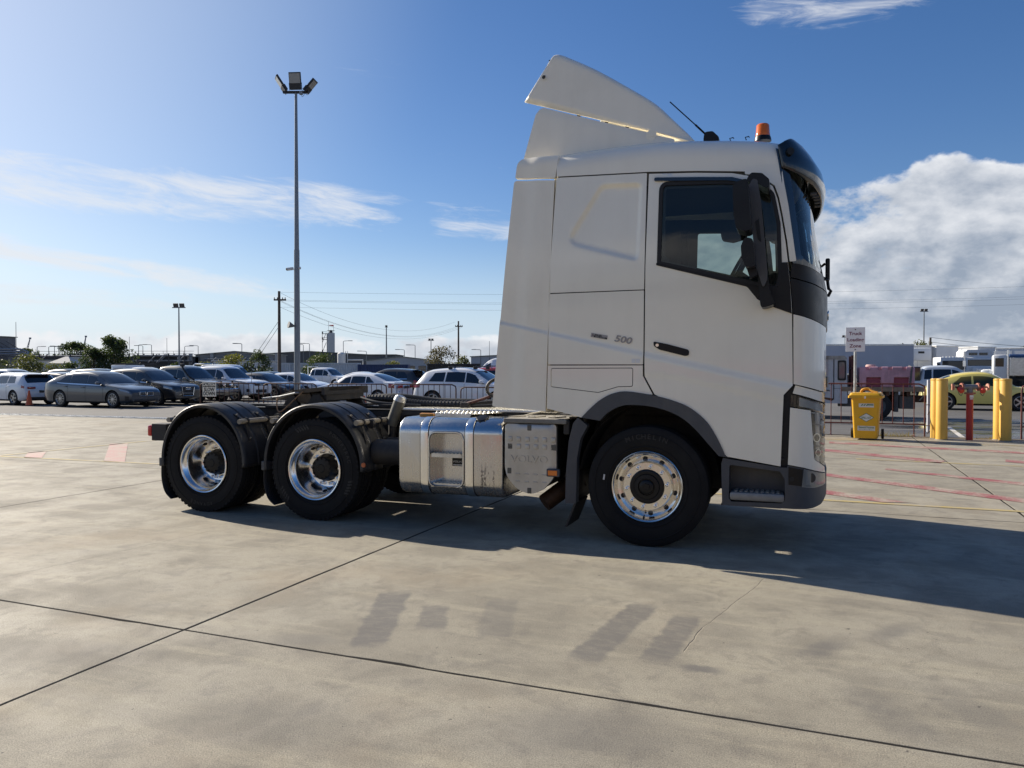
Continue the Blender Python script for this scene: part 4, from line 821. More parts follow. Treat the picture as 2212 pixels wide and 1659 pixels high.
# ---- front: plan curve of the cab
fz = [0,2.3,2.407,2.856,3.253,3.45]
def plan(a, z, off=0.0):
    xg = np.interp(z, fz, [1.14,1.14,1.160,1.105,1.045,1.01]); xc = np.interp(z, [0,2.2,2.4,2.52,2.93,3.25,3.45], [1.478,1.475,1.435,1.41,1.35,1.29,1.22])
    W = np.interp(z, [0,2.4,3.3], [1.235,1.235,1.205]); n = 2.6; ar = R(a)
    x = xg+(xc-xg)*max(0.0, math.cos(ar))**(2/n); y = math.copysign(W*abs(math.sin(ar))**(2/n), a)
    nx, ny = math.cos(ar), math.sin(ar)
    return Vector((x+nx*off, y+ny*off, z)), Vector((-nx, -ny, 0))
def fmap(off=0.0):
    def f(a, z): p, i = plan(a*100, z, off); return (tuple(p), tuple(i))
    return f
def sc(poly): return [(a/100, z) for a, z in poly]
def both(name, poly, m, off=0.0, thick=0.03, step=0.05, parent=None, holes=()):
    res = []
    for s in (1, -1):
        res.append(panel(name, [(s*a, z) for a, z in sc(poly)], fmap(off), m, parent or TRUCK, step=step, thick=thick, holes=[[(s*a, z) for a, z in sc(h)] for h in holes]))
    return res
def full(name, top, bot, m, off=0.0, thick=0.03, step=0.05, parent=None, lim=None):
    """strip across the whole front; top/bot: list of (|a|, z) from the side to the middle"""
    T = [(-a, z) for a, z in top]+[(a, z) for a, z in reversed(top)]; B = [(-a, z) for a, z in bot]+[(a, z) for a, z in reversed(bot)]
    return panel(name, sc(T+list(reversed(B))), fmap(off), m, parent or TRUCK, step=step, thick=thick)
full('windscreen', [(75.5,3.22),(40,3.24),(1,3.25)], [(76.5,2.455),(70,2.418),(57,2.392),(40,2.372),(1,2.352)], M_WIND, off=-0.002, thick=0.006, step=0.06)
both('windscreen_border', [(89,3.34),(72,3.30),(75.5,3.215),(76.5,2.470),(73.5,2.43),(65,2.40),(40,2.375),(40,2.34),(88,2.395)], M_GLOSS, off=0.003, thick=0.02)
full('windscreen_top_border', [(74,3.31),(1,3.33)], [(76,3.20),(40,3.215),(1,3.225)], M_GLOSS, off=0.003, thick=0.02)
full('wiper_panel', [(88.5,2.402),(75,2.390),(57,2.380),(40,2.360),(1,2.338)], [(88.5,2.284),(75,2.258),(46,2.224),(1,2.196)], M_BLK, thick=0.04)
full('upper_grille_panel', [(88.5,2.274),(75,2.248),(46,2.214),(1,2.186)], [(86,1.990),(65,1.953),(46,1.923),(28,1.902),(1,1.886)], M_BLK, thick=0.04)
both('corner_panel', [(86,1.982),(65,1.945),(46,1.915),(28,1.894),(27,1.346),(46,1.360),(70,1.395),(85.5,1.419)], M_PAINT, off=0.004, thick=0.04, step=0.035)
both('headlamp_brow', [(83.5,1.409),(70,1.386),(46,1.352),(27,1.337),(27,1.252),(46,1.275),(86,1.343)], M_PAINT, off=-0.012, thick=0.04)
both('lamp_surround', [(87.5,1.335),(81,1.325),(55,1.277),(27,1.240),(27,1.150),(64,1.206),(81,1.228),(88,1.238)], M_GLOSS, off=-0.022, thick=0.03)
li = both('indicator_lamp', [(81,1.319),(55,1.272),(29,1.235),(31,1.165),(63,1.212),(81,1.230)], M_LENS, off=0.002, thick=0.03)
both('indicator_reflector', [(79,1.312),(55,1.266),(31,1.228),(33,1.172),(63,1.219),(79,1.238)], mat('lamp_silver',(0.62,0.63,0.62),0.25,0.1), off=-0.016, thick=0.01)
both('lamp_pillar', [(88.2,1.228),(64,1.202),(60.5,1.0),(57.5,0.80),(54,0.785),(32,0.705),(29,0.652),(73,0.740),(89.5,0.764)], M_PAINT, off=0.004, thick=0.04, step=0.035)
hl = both('headlamp', [(62.8,1.193),(33,1.155),(29.5,0.708),(53,0.788),(56.6,0.80)], M_LENS, off=0.002, thick=0.02)
both('headlamp_bowl', [(62.8,1.195),(31,1.157),(28,0.70),(56.6,0.79)], mat('lamp_bowl_silver',(0.52,0.53,0.53),0.3,0.1), off=-0.045, thick=0.01)
both('lamp_dark_band', [(56,1.175),(50,1.165),(46,0.80),(51,0.80)], mat('lamp_dark',(0.03,0.03,0.032),0.3), off=-0.036, thick=0.01)
for k, s in enumerate((-1, 1)):
    for (a, z, r, m) in [(s*50,0.97,0.040,'c'),(s*46,0.84,0.034,'c')]:
        p, i = plan(a, z, -0.045); q, _ = plan(a, z, -0.012)
        MB().cyl(p, q, r, r*0.9, 20).build('projector_lamp', M_CHROME, hl[0 if s > 0 else 1], smooth=40)
        q2, _ = plan(a, z, -0.010); MB().cyl(q, q2, r*0.72, r*0.6, 20).build('projector_lens', mat('dark_glass',(0.02,0.025,0.03),0.05,coat=1.0), hl[0 if s > 0 else 1])
    for z in (1.09, 0.91):
        b = MB(); b.grid(lambda u_, v_, z=z, s=s: tuple(plan(s*(58-26*u_), z+0.010*(v_-0.5)-0.03*u_, -0.02)[0]), 8, 1); b.build('lamp_blade', M_BADGE, hl[0 if s > 0 else 1])
BT = [(89.8,0.757),(73,0.733),(31,0.648),(1,0.636)]
bump_ = full('front_bumper', BT, [(89.8,0.405),(60,0.400),(41,0.405),(27,0.430),(1,0.440)], M_GREY, off=0.0, thick=0.12)
both('bumper_black_inset', [(89.0,0.745),(74.5,0.724),(76,0.590),(89,0.602)], M_BLK, off=0.004, thick=0.01, parent=bump_)
fg = both('fog_lamp', [(73,0.726),(32,0.648),(29,0.560),(57,0.570),(75,0.588)], M_LENS, off=0.008, thick=0.02, parent=bump_)
both('fog_lamp_frame', [(73,0.728),(31,0.648),(28,0.555),(57,0.566),(75.5,0.584)], mat('lamp_grey',(0.42,0.43,0.43),0.3,0.1), off=0.006, thick=0.01, parent=bump_, holes=[[(70,0.712),(35,0.645),(33,0.575),(57,0.583),(71,0.599)]])
both('fog_lamp_bowl', [(70,0.714),(34,0.645),(32,0.574),(57,0.582),(71,0.597)], mat('lamp_silver',(0.62,0.63,0.62),0.25,0.1), off=0.0045, thick=0.01, parent=bump_)
for s in (-1, 1):
    p, _ = plan(s*62, 0.65, 0.0075); q, _ = plan(s*62, 0.65, 0.002); MB().cyl(p, q, 0.036, 0.04, 18).build('fog_projector', mat('lamp_dark',(0.10,0.10,0.105),0.25,0.6), bump_)
    p, _ = plan(s*86.5, 0.648, 0.007); q, _ = plan(s*86.5, 0.648, -0.03); MB().cyl(p, q, 0.018, 0.018, 14).build('tow_eye_cover', M_SEAL, bump_)
MB().rbox(0.62,1.10,-1.2,1.2,0.396,0.41,0.004).build('underbody_panel', M_DARK, TRUCK)
# grille in the middle of the front, seen from the side only as an edge
full('grille', [(27,1.885),(1,1.875)], [(29,0.66),(1,0.65)], M_DARK, off=-0.03, thick=0.02, step=0.08)
for k in range(16):
    z = 0.72+k*0.073; b = MB(); b.grid(lambda u_, v_, z=z: tuple(plan(-24+48*u_, z+0.022*v_, -0.014)[0]), 10, 1); o = b.build('grille_bar', M_BLK, TRUCK); o.modifiers.new('s','SOLIDIFY').thickness = 0.02
MB().box((1.483,0,1.42),(0.012,0.42,0.10)).build('number_plate', mat('plate_white',(0.7,0.7,0.66),0.5), TRUCK)
text('front_emblem', 'VOLVO', 0.12, M_CHROME, TRUCK, Matrix.Translation((1.482,0,2.03)) @ Matrix.Rotation(R(90),4,'Z') @ Matrix.Rotation(R(90),4,'X'), 0.004, sx=1.3)
# dark gap behind the corner panels
for sg in (-1, 1):
    MB().bb(1.085,1.20,sg*1.195,sg*1.10,0.70,2.25).build('corner_gap_panel', M_SEAL, TRUCK)
    MB().bb(-0.93,-0.86,sg*1.19,sg*1.10,1.15,3.2).build('cab_rear_post', mat('gap_grey',(0.20,0.19,0.17),0.7), TRUCK)
    MB().bb(-0.045,0.03,sg*1.200,sg*1.15,1.33,3.12).build('door_post', M_SEAL, TRUCK)
    MB().bb(-0.88,-0.02,sg*1.212,sg*1.16,2.19,2.25).build('seam_backing', M_SEAL, TRUCK); MB().bb(-0.88,-0.02,sg*1.21,sg*1.17,1.30,1.61).build('seam_backing', M_SEAL, TRUCK)
# cab floor, back wall, bulkhead
MB().bb(-0.86,-0.82,-1.15,1.15,1.15,3.46).build('cab_back_wall', M_PAINT, TRUCK)
MB().bb(-0.84,1.12,-1.15,1.15,1.30,1.36).build('cab_floor', M_DARK, TRUCK)
MB().bb(1.10,1.14,-1.12,1.12,0.66,2.34).build('firewall', M_DARK, TRUCK)
MB().bb(-0.80,-0.78,-1.14,1.14,1.36,3.40).build('rear_lining', M_LIN, TRUCK)
MB().bb(-0.78,1.0,-1.10,1.10,3.30,3.33).build('headlining', M_LIN, TRUCK)
MB().prism([(0.74,2.05),(0.78,2.26),(0.95,2.36),(1.30,2.34),(1.34,2.0)], -1.10, 1.10).build('dashboard', M_DASH, TRUCK)
MB().prism([(0.86,3.30),(0.86,3.06),(1.02,3.02),(1.10,3.18)], -1.10, 1.10).build('overhead_console', M_LIN, TRUCK)
for sy in (-0.58, 0.62):
    st = MB().rbox(-0.10,0.42,sy-0.26,sy+0.26,1.82,1.98,0.05).build('seat', M_SEATF, TRUCK, smooth=40)
    MB().prism(rpoly([(-0.10,1.95),(-0.28,2.62),(-0.24,2.78),(-0.12,2.78),(0.02,1.98)],0.04,3), sy-0.24, sy+0.24).build('backrest', M_SEATF, st)
    MB().bb(-0.08,0.36,sy-0.2,sy+0.2,1.36,1.82).build('seat_base', M_DASH, st)
sw = MB().tube([(0.70+0.245*math.cos(t)*math.sin(R(28)), -0.58+0.245*math.sin(t), 2.42+0.245*math.cos(t)*math.cos(R(28))) for t in [i*2*math.pi/28 for i in range(28)]], 0.016, 8, True)
for t in (0.5, math.pi, 2*math.pi-0.5): sw.tube([(0.70,-0.58,2.42),(0.70+0.23*math.cos(t+math.pi)*math.sin(R(28)),-0.58+0.23*math.sin(t+math.pi),2.42+0.23*math.cos(t+math.pi)*math.cos(R(28)))],0.014,6)
sw.cyl((0.70,-0.58,2.42),(0.98,-0.58,2.20),0.03,0.04,10); sw.build('steering_wheel', M_DASH, TRUCK, smooth=40)
MB().prism(rpoly([(0.40,3.10),(0.43,2.97),(0.55,2.945),(0.69,2.98),(0.71,3.10)],0.05,4), 1.02, 1.05).build('sun_blind', M_LIN, TRUCK)
# ---- sun visor
def visor(u_, v_):
    a = -88+176*u_; k = abs(a)
    zb = np.interp(k, [0,35,55,70,80,88], [3.045,3.055,3.085,3.125,3.155,3.175]); zt = np.interp(k, [0,60,88], [3.475,3.44,3.362])
    prof = [(0.0,1.0),(0.035,0.99),(0.075,0.90),(0.115,0.72),(0.145,0.48),(0.150,0.25),(0.120,0.08),(0.085,0.0)]
    t = v_*(len(prof)-1); i = min(int(t), len(prof)-2); f = t-i
    d = prof[i][0]*(1-f)+prof[i+1][0]*f; h = prof[i][1]*(1-f)+prof[i+1][1]*f
    dm = np.interp(k, [0,45,70,88], [1.0,0.95,0.62,0.22]); z = zb+(zt-zb)*h
    p, _ = plan(a, min(z, 3.45), 0.0); ar = R(a); return (p.x+math.cos(ar)*d*dm*0.9+0.012, p.y+math.sin(ar)*(d*dm*0.25+0.012), z)
o = MB().grid(visor, 48, 21).build('sun_visor', mat('visor_acrylic', (0.005,0.007,0.009), 0.14, coat=0.4), TRUCK, smooth=60); o.modifiers.new('s','SOLIDIFY').thickness = 0.008
for k in range(5):
    p, _ = plan(-38+k*7, 3.0, 0.03); MB().box((p.x+0.02,p.y,3.02-k*0.0),(0.05,0.05,0.012)).build('visor_rib', M_GREY, o)
MB().cyl(plan(-72,3.30,0.03)[0], plan(-72,3.30,0.075)[0], 0.035, 0.03, 16).build('marker_lamp', M_BLK, o)
MB().prism(rpoly([(1.075,3.43),(1.10,3.47),(1.15,3.485),(1.165,3.475),(1.165,3.43)],0.012,3), -0.93,-0.85).build('roof_marker_lamp', M_BLK, TRUCK)
# ---- mirrors
for sg in (-1, 1):
    def ex(poly, y0, y1, r=0.02): return MB().prism(rpoly(poly, r, 3), sg*y0, sg*y1)
    mr_ = ex([(0.845,2.985),(0.879,3.042),(0.912,3.028),(0.935,2.887),(0.963,2.601),(0.989,2.314),(0.989,2.243),(0.959,2.173),(0.903,2.354),(0.871,2.678)], 1.40, 1.50, 0.02).build('mirror_arm', M_GREY, TRUCK, smooth=35)
    ex([(0.812,3.03),(0.862,3.100),(0.945,3.088),(1.000,3.035),(1.000,2.962),(0.945,2.985),(0.905,3.02)], 1.215, 1.455, 0.03).build('upper_bracket', M_BLK, mr_, smooth=35)
    ex([(0.905,2.36),(0.985,2.30),(1.01,2.15),(1.05,2.05),(0.94,2.02),(0.93,2.15)], 1.235, 1.46, 0.03).build('lower_bracket', M_BLK, mr_, smooth=35)
    ex([(0.742,2.935),(0.757,2.968),(0.848,2.995),(0.862,2.873),(0.880,2.60),(0.832,2.594),(0.768,2.615),(0.750,2.72)], 1.455, 1.73, 0.025).build('main_mirror', M_BLK, mr_, smooth=35)
    ex([(0.802,2.481),(0.828,2.552),(0.890,2.536),(0.912,2.32),(0.836,2.325),(0.808,2.395)], 1.455, 1.70, 0.03).build('wide_mirror', M_BLK, mr_, smooth=35)
    ex([(0.838,2.330),(0.862,2.252),(0.92,2.275),(0.91,2.33)], 1.46, 1.55, 0.01).build('mirror_camera', M_BLK, mr_)
    ex([(0.899,2.70),(0.925,2.72),(0.945,2.53),(0.918,2.56)], 1.500, 1.506, 0.004).build('arm_recess', M_BLK, mr_)
# ---- front wiper arms and bracket
wp = MB().rbox(1.452,1.49,-0.33,-0.27,2.34,2.545,0.012).tube([(1.47,-0.30,2.35),(1.48,-0.3,2.27),(1.50,-0.30,2.25),(1.475,-0.3,2.20)],0.014,6).tube([(1.45,-0.3,2.50),(1.40,-0.28,2.46),(1.43,-0.26,2.38),(1.46,-0.3,2.36)],0.012,6).build('wiper_arm', M_BLK, TRUCK)
MB().tube([(1.465,-0.45,2.33),(1.47,-0.3,2.36),(1.44,0.3,2.42)],0.012,6).build('wiper_blade', M_BLK, wp)
# ---- beacon, antenna
bc = MB().lathe([(0.0,3.575),(0.075,3.575),(0.072,3.60),(0.066,3.618),(0.0,3.618)], c=(0.915,-0.60,0), axis='Z', n=24).build('beacon', M_BLK, TRUCK, smooth=40)
MB().lathe([(0.064,3.618),(0.064,3.634),(0.061,3.64),(0.056,3.715),(0.048,3.726),(0.0,3.730)], c=(0.915,-0.60,0), axis='Z', n=28).build('beacon_lens', mat('beacon_amber', (0.95,0.20,0.01), 0.15, coat=0.6, trans=0.35), bc, smooth=50)
an = MB().prism(rpoly([(0.415,3.56),(0.428,3.655),(0.50,3.655),(0.552,3.60),(0.556,3.56)],0.03,4), -0.80,-0.70).build('antenna_base', M_BLK, TRUCK, smooth=40)
MB().tube([(0.435,-0.75,3.645),(0.343,-0.75,3.741)],0.009,6).tube([(0.343,-0.75,3.741),(0.115,-0.75,3.974)],0.0055,6).build('antenna_rod', M_BLK, an)
# ---- roof deflector
TOPC = spline([(-0.905,4.492),(-0.872,4.489),(-0.791,4.45),(-0.535,4.307),(-0.223,4.099),(0.005,3.935),(0.154,3.784),(0.301,3.627),(0.364,3.548)], 5)
def defl(a, b):
    t = a*(len(TOPC)-1); i = min(int(t), len(TOPC)-2); f = t-i; T = np.array(TOPC[i])*(1-f)+np.array(TOPC[i+1])*f
    al = a**1.05; B = np.array((-1.200+1.523*al, 4.050-0.506*al))
    s = b*2-1; ay = abs(s); Y0 = 1.0-0.04*a
    if ay > 0.5:
        q = (1-ay)/0.5                               # 0 at bottom edge .. 1 at start of the top
        if q < 0.6: r = q/0.6; P = B*(1-r*0.86)+T*(r*0.86); y = Y0-0.03*r
        else: an = (q-0.6)/0.4*math.pi/2; P = B*0.14*(1-math.sin(an))+T*(0.86+0.14*math.sin(an)); y = Y0-0.03-0.13*(1-math.cos(an))
    else: P = T.copy(); y = (Y0-0.16)*ay/0.5; P[1] += 0.05*(1-(ay/0.5)**2)*(1-a*0.6)
    return (P[0], math.copysign(y, s), P[1])
o = MB().grid(defl, 40, 48).build('roof_deflector', M_FIBRE, TRUCK, smooth=45); md = o.modifiers.new('s','SOLIDIFY'); md.thickness = 0.018; md.offset = -1
M_CHIP = mat('paint_chip', (0.05,0.045,0.04), 0.8)
MB().disc((-1.01,-1.004,4.255),0.018,'Y',7).disc((-1.0,-1.0045,4.262),0.009,'Y',6).disc((-0.955,-1.003,4.40),0.008,'Y',5).build('paint_chip', M_CHIP, o)
for sg in (-1, 1):
    wd_ = rpoly([(-1.186,3.50),(-1.084,3.910),(-1.030,3.978),(-0.50,3.790),(-0.06,3.640),(0.05,3.595),(0.20,3.545),(0.20,3.46)], [0.01,0.06,0.05,0.1,0.02,0.02,0.01,0.0], 5)
    panel('deflector_side_wing', wd_, lambda x, z, s=sg: ((x, s*(1.06-0.10*max(0,z-3.5)-0.20*max(0.0,z-3.93+0.36*(x+1.02))), z), (0,-s,0)), M_FIBRE, TRUCK, step=0.04, thick=0.04)
    MB().cyl((0.00,sg*1.055,3.60),(0.00,sg*0.98,3.60),0.045,0.045,18).cyl((0.0,sg*1.06,3.60),(0,sg*1.0,3.60),0.018,0.018,10).build('deflector_bolt', M_FIBRE, TRUCK)
    MB().bb(0.02,0.30,sg*0.94,sg*0.90,3.46,3.56).build('deflector_hinge', M_FIBRE, TRUCK)
    MB().tube([(-0.9,sg*0.5,3.55),(-0.75,sg*0.5,4.35)],0.02,6).tube([(-0.3,sg*0.5,3.55),(-0.35,sg*0.5,4.1)],0.02,6).build('deflector_strut', M_DARK, TRUCK)
for x, h in ((0.66,0.004),(0.79,0.0)):
    MB().tube([(x,-0.85,3.53),(x-0.01,-0.85,3.555+h),(x+0.02,-0.85,3.56+h),(x+0.025,-0.85,3.55+h)],0.005,5).build('roof_clip', M_BLK, TRUCK)

# ---- chassis
for s in (-1, 1): MB().bb(-5.62,1.05,s*0.43,s*0.35,0.82,1.095).bb(-5.62,1.05,s*0.43,s*0.28,1.08,1.10).bb(-5.62,1.05,s*0.43,s*0.28,0.815,0.83).build('chassis_rail', M_DARK, TRUCK)
for x in (-5.55,-4.1,-2.7,-1.5): MB().bb(x-0.05,x+0.05,-0.4,0.4,0.86,1.04).build('cross_member', M_DARK, TRUCK)
for x in (-3.40,-4.80): MB().cyl((x,-0.95,0.52),(x,0.95,0.52),0.10,0.10,14).lathe([(0,-0.24),(0.17,-0.2),(0.24,0),(0.17,0.2),(0,0.24)], c=(x,0,0.53), n=18).bb(x-0.62,x+0.62,-0.50,-0.42,0.60,0.70).bb(x-0.62,x+0.62,0.42,0.50,0.60,0.70).build('drive_axle', M_DARK, TRUCK, smooth=40)
MB().cyl((0,-0.95,0.52),(0,0.95,0.52),0.07,0.07,12).bb(-0.55,1.0,-0.42,0.42,0.42,1.25).bb(-1.9,-0.55,-0.25,0.25,0.45,1.0).cyl((-1.9,0,0.62),(-3.2,0,0.60),0.06,0.06,12).build('engine_and_driveline', M_DARK, TRUCK)  # dark boxes for engine and driveline, which also block light underneath
MB().bb(-1.28,-0.75,-0.72,0.9,0.45,1.02).bb(-2.3,-1.35,0.55,1.2,0.42,1.05).build('tank_bay_light_block', M_DARK, TRUCK)  # boxes added under the frame to block stray sun
MB().cyl((-2.80,-0.72,0.70),(-2.45,-0.72,0.70),0.13,0.13,16).cyl((-2.80,-0.98,0.70),(-2.45,-0.98,0.70),0.13,0.13,16).build('round_light_block', M_DARK, TRUCK, smooth=40)  # cylinders added to stop sun falling through beside the rail
MB().bb(-2.9,-1.3,-0.55,0.55,0.55,0.80).build('mid_frame_light_block', M_DARK, TRUCK)  # added box that keeps light from passing under the frame
# catwalk
MB().bb(-5.45,-4.62,-0.35,0.35,1.02,1.04).bb(-4.56,-4.12,-0.35,0.35,1.02,1.04).bb(-4.09,-3.62,-0.35,0.35,1.02,1.04).bb(-3.58,-2.82,-0.35,0.35,1.02,1.04).build('deck_light_block', M_DARK, TRUCK)  # plates added between the rails to block sun, small gaps left
cw = MB().rbox(-2.82,-1.0,-0.60,0.60,1.106,1.122,0.004).build('catwalk_plate', M_TREAD, TRUCK)  # catwalk widened sideways to shut out a streak of light
tb = MB()
for i in range(60):
    for j in range(24): tb.box((-2.79+i*0.03,-0.43+j*0.0375,1.124),(0.022,0.006,0.004), Matrix.Rotation(R(45 if (i+j)%2 else -45),3,'Z'))
tag(tb.build('tread_pattern', M_TREAD, cw), kind='stuff')
MB().rbox(-2.8,-0.9,-0.60,-0.44,1.05,1.10,0.01).build('catwalk_edge', M_DARK, cw)
# perforated step over the tank
pl = MB().prism([(-2.20,-0.50),(-2.19,-0.96),(-1.76,-0.96),(-1.52,-0.50)], 1.098, 1.106, 'z').prism([(-2.19,1.070),(-2.155,1.052),(-1.79,1.052),(-1.76,1.098),(-2.19,1.098)], -0.968, -0.960).build('tank_step', M_TREAD, TRUCK)
tb = MB()
for i in range(12):
    for j in range(7): tb.cyl((-2.15+i*0.046+(j%2)*0.023,-0.92+j*0.06,1.106),(-2.15+i*0.046+(j%2)*0.023,-0.92+j*0.06,1.119),0.014,0.007,7)
tag(tb.build('tread_pattern', M_TREAD, pl, smooth=60), kind='stuff')
MB().bb(-2.12,-2.06,-0.9,-0.55,1.04,1.098).bb(-1.85,-1.79,-0.9,-0.55,1.04,1.098).build('step_foot', M_DARK, pl)
MB().rbox(-2.315,-2.155,-0.99,-0.93,1.066,1.104,0.012).build('amber_side_lamp', mat('amber_lamp_dull',(0.55,0.24,0.02),0.35,coat=0.3), TRUCK, smooth=40)
# ---- fuel tank
def rr(w, h, r, n=7):
    out = []
    for cx, cy, a0 in ((w-r,h-r,0),(-w+r,h-r,90),(-w+r,-h+r,180),(w-r,-h+r,270)):
        for k in range(n+1): t = R(a0+90*k/n); out.append((cx+r*math.cos(t), cy+r*math.sin(t)))
    return out
def tank(x0, x1, yc, zc, w, h, r, er=0.035):
    mb = MB(); xs = []
    for k in range(6): t = math.pi/2*k/5; xs.append((x0+er*(1-math.sin(t)), er*(1-math.cos(t))))
    xs = list(reversed([(x0+er*(1-math.sin(math.pi/2*k/5)), er*(1-math.cos(math.pi/2*k/5))) for k in range(6)]))[::-1]
    L = [(x0+er*(1-math.cos(math.pi/2*k/5)), er*(1-math.sin(math.pi/2*k/5))) for k in range(6)]; Rr = [(x1-(p[0]-x0), p[1]) for p in reversed(L)]
    secs = L+Rr; n = None
    for x, ins in secs:
        pts = rr(w-ins, h-ins, r-ins*0.4); n = len(pts)
        mb.v += [(x, yc+p[0], zc+p[1]) for p in pts]
    for i in range(len(secs)-1): mb.f += [(i*n+j,i*n+(j+1)%n,(i+1)*n+(j+1)%n,(i+1)*n+j) for j in range(n)]
    mb.f += [tuple(range(n-1,-1,-1)), tuple(range((len(secs)-1)*n,len(secs)*n))]; return mb
def boolean_cut(ob, cutter):
    m = ob.modifiers.new('b','BOOLEAN'); m.operation = 'DIFFERENCE'; m.object = cutter; m.solver = 'EXACT'
    bpy.context.view_layer.update(); dg = bpy.context.evaluated_depsgraph_get(); me = bpy.data.meshes.new_from_object(ob.evaluated_get(dg))
    ob.modifiers.clear(); ob.data = me; bpy.data.objects.remove(cutter); return ob
tk = tank(-2.43,-1.335,-0.90,0.70,0.325,0.372,0.15).build('fuel_tank', M_TANK)
REC = rpoly([(-2.085,0.425),(-2.085,0.935),(-1.735,0.938),(-1.735,0.428)], 0.075, 6)
cut = MB().prism(REC, -1.4, -1.075).build('cut', M_TANK)
tk = boolean_cut(tk, cut); tk.data.shade_smooth(); tk.data.set_sharp_from_angle(angle=R(35)); tk.parent = TRUCK
MB().tube([(p[0],-1.226,p[1]) for p in ring(REC,0.004)], 0.011, 6, True).build('recess_lip', M_TANK, tk, smooth=60)
for z in (0.735, 0.450):
    tread = MB().prism([(-1.215,z),(-1.215,z-0.035),(-1.205,z-0.035),(-1.200,z-0.012),(-1.08,z-0.012),(-1.08,z)], -2.070,-1.752,'x').build('tank_footstep', M_TREAD, tk)
    b = MB(); 
    for k in range(8): b.bb(-2.05+k*0.038,-2.035+k*0.038,-1.214,-1.10,z,z+0.006)
    tag(b.build('tread_pattern', M_TREAD, tread), kind='stuff')
lb = MB().bb(-1.91,-1.785,-1.085,-1.077,0.606,0.682).build('tank_label', M_PRINT, tk)
text('label_lettering', 'VOLVO', 0.026, M_WPRINT, lb, TF(-1.848,-1.0865,0.648), 0.0005, sx=1.3, bold=0.0004)
MB().bb(-1.90,-1.80,-1.0865,-1.085,0.612,0.622).build('label_print', M_WPRINT, lb)
for x0, x1 in ((-2.180,-2.100),(-1.712,-1.632)):
    s_ = tank(x0,x1,-0.90,0.70,0.331,0.378,0.154,0.003).build('tank_strap', M_CHROME, tk, smooth=40)
    for xx in (x0-0.006, x1+0.002): tank(xx,xx+0.006,-0.90,0.70,0.328,0.375,0.152,0.001).build('strap_rubber', M_SEAL, s_)
MB().grid(lambda a,b: (-2.01+0.18*a, -0.90-0.3275*math.sin(R(20+38*b))*1.0-0.0, 0.70+0.3745-0.15*(1-math.cos(R(14+62*b)))), 1, 6)
MB().lathe([(0,0.0),(0.052,0.0),(0.052,0.05),(0.0,0.05)], axis='Z', n=18).build('filler_neck', M_CHROME, tk, smooth=40, loc=(-1.585,-1.075,1.005), rot=(R(28),0,0))
cp = MB().lathe([(0,0.045),(0.058,0.045),(0.06,0.055),(0.06,0.078),(0.05,0.088),(0,0.09)], axis='Z', n=20)
for k in range(8): t = k*math.pi/4; cp.box((0.058*math.cos(t),0.058*math.sin(t),0.068),(0.014,0.014,0.03))
cp.build('filler_cap', M_BLK, tk, smooth=40, loc=(-1.585,-1.075,1.005), rot=(R(28),0,0))
# ---- battery box
BX = rpoly([(-1.316,1.038),(-0.821,1.040),(-0.820,0.640),(-0.849,0.547),(-0.946,0.440),(-1.063,0.392),(-1.191,0.436),(-1.291,0.544),(-1.319,0.637)], [0.03,0.03,0.1,0.15,0.2,0.3,0.2,0.15,0.1], 5)
bx = panel('battery_cover', BX, lambda x, z: ((x,-1.222+0.012*ss(-0.004,0.02,-min(x+1.316,-0.821-x,1.039-z)+0.016),z),(0,1,0)), M_ALU, TRUCK, step=0.04, thick=0.05)
MB().prism(ring(BX,-0.012), -1.18, -0.72).build('battery_box', M_DARK, bx)
MB().rbox(-1.325,-0.722,-1.235,-0.58,1.046,1.088,0.008).build('box_lid', mat('lid_plastic',(0.20,0.19,0.17),0.7,vary=0.2,vscale=8), bx)  # lid carried further inboard to cover a light gap
for k in range(6): MB().box((-1.28+k*0.1,-0.95+0.05*(k%2),1.092),(0.07,0.22,0.010),Matrix.Rotation(R(30 if k%2 else -20),3,'Z')).build('lid_rib', mat('lid_plastic',(0.2,0.19,0.17)), bx)
M_SQ = M_ALU
for r_, z in ((0,0.899),(1,0.832)):
    for k in range(6):
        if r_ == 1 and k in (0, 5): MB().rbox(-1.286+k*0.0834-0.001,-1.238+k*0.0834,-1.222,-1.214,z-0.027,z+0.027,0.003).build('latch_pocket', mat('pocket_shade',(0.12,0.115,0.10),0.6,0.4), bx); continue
        MB().rbox(-1.282+k*0.0834,-1.240+k*0.0834,-1.229,-1.218,z-0.022,z+0.022,0.005).build('pressed_square', M_SQ, bx, smooth=40)
for z in (0.58, 0.51):
    for k in range(4): MB().rbox(-1.21+k*0.085,-1.165+k*0.085,-1.226,-1.218,z-0.006,z+0.006,0.003).build('pressed_bar', M_SQ, bx)
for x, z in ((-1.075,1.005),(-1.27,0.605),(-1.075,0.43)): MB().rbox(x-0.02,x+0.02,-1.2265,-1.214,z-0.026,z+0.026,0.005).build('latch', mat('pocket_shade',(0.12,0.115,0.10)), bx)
text('pressed_lettering', 'VOLVO', 0.088, M_ALU, bx, TF(-1.078,-1.223,0.715), 0.006, sx=1.22, bold=0.001)
sm_ = MB().rbox(-0.900,-0.778,-1.262,-1.222,0.572,0.642,0.008).build('side_marker', M_GREY, TRUCK)
MB().rbox(-0.884,-0.798,-1.268,-1.258,0.584,0.630,0.004).build('marker_lens', M_AMB, sm_)
MB().tube([(-0.70,-0.78,0.50),(-0.86,-0.88,0.40),(-1.0,-1.0,0.285)],[0.085,0.085,0.082],18).build('exhaust_outlet', M_RUSTP, TRUCK, smooth=50)
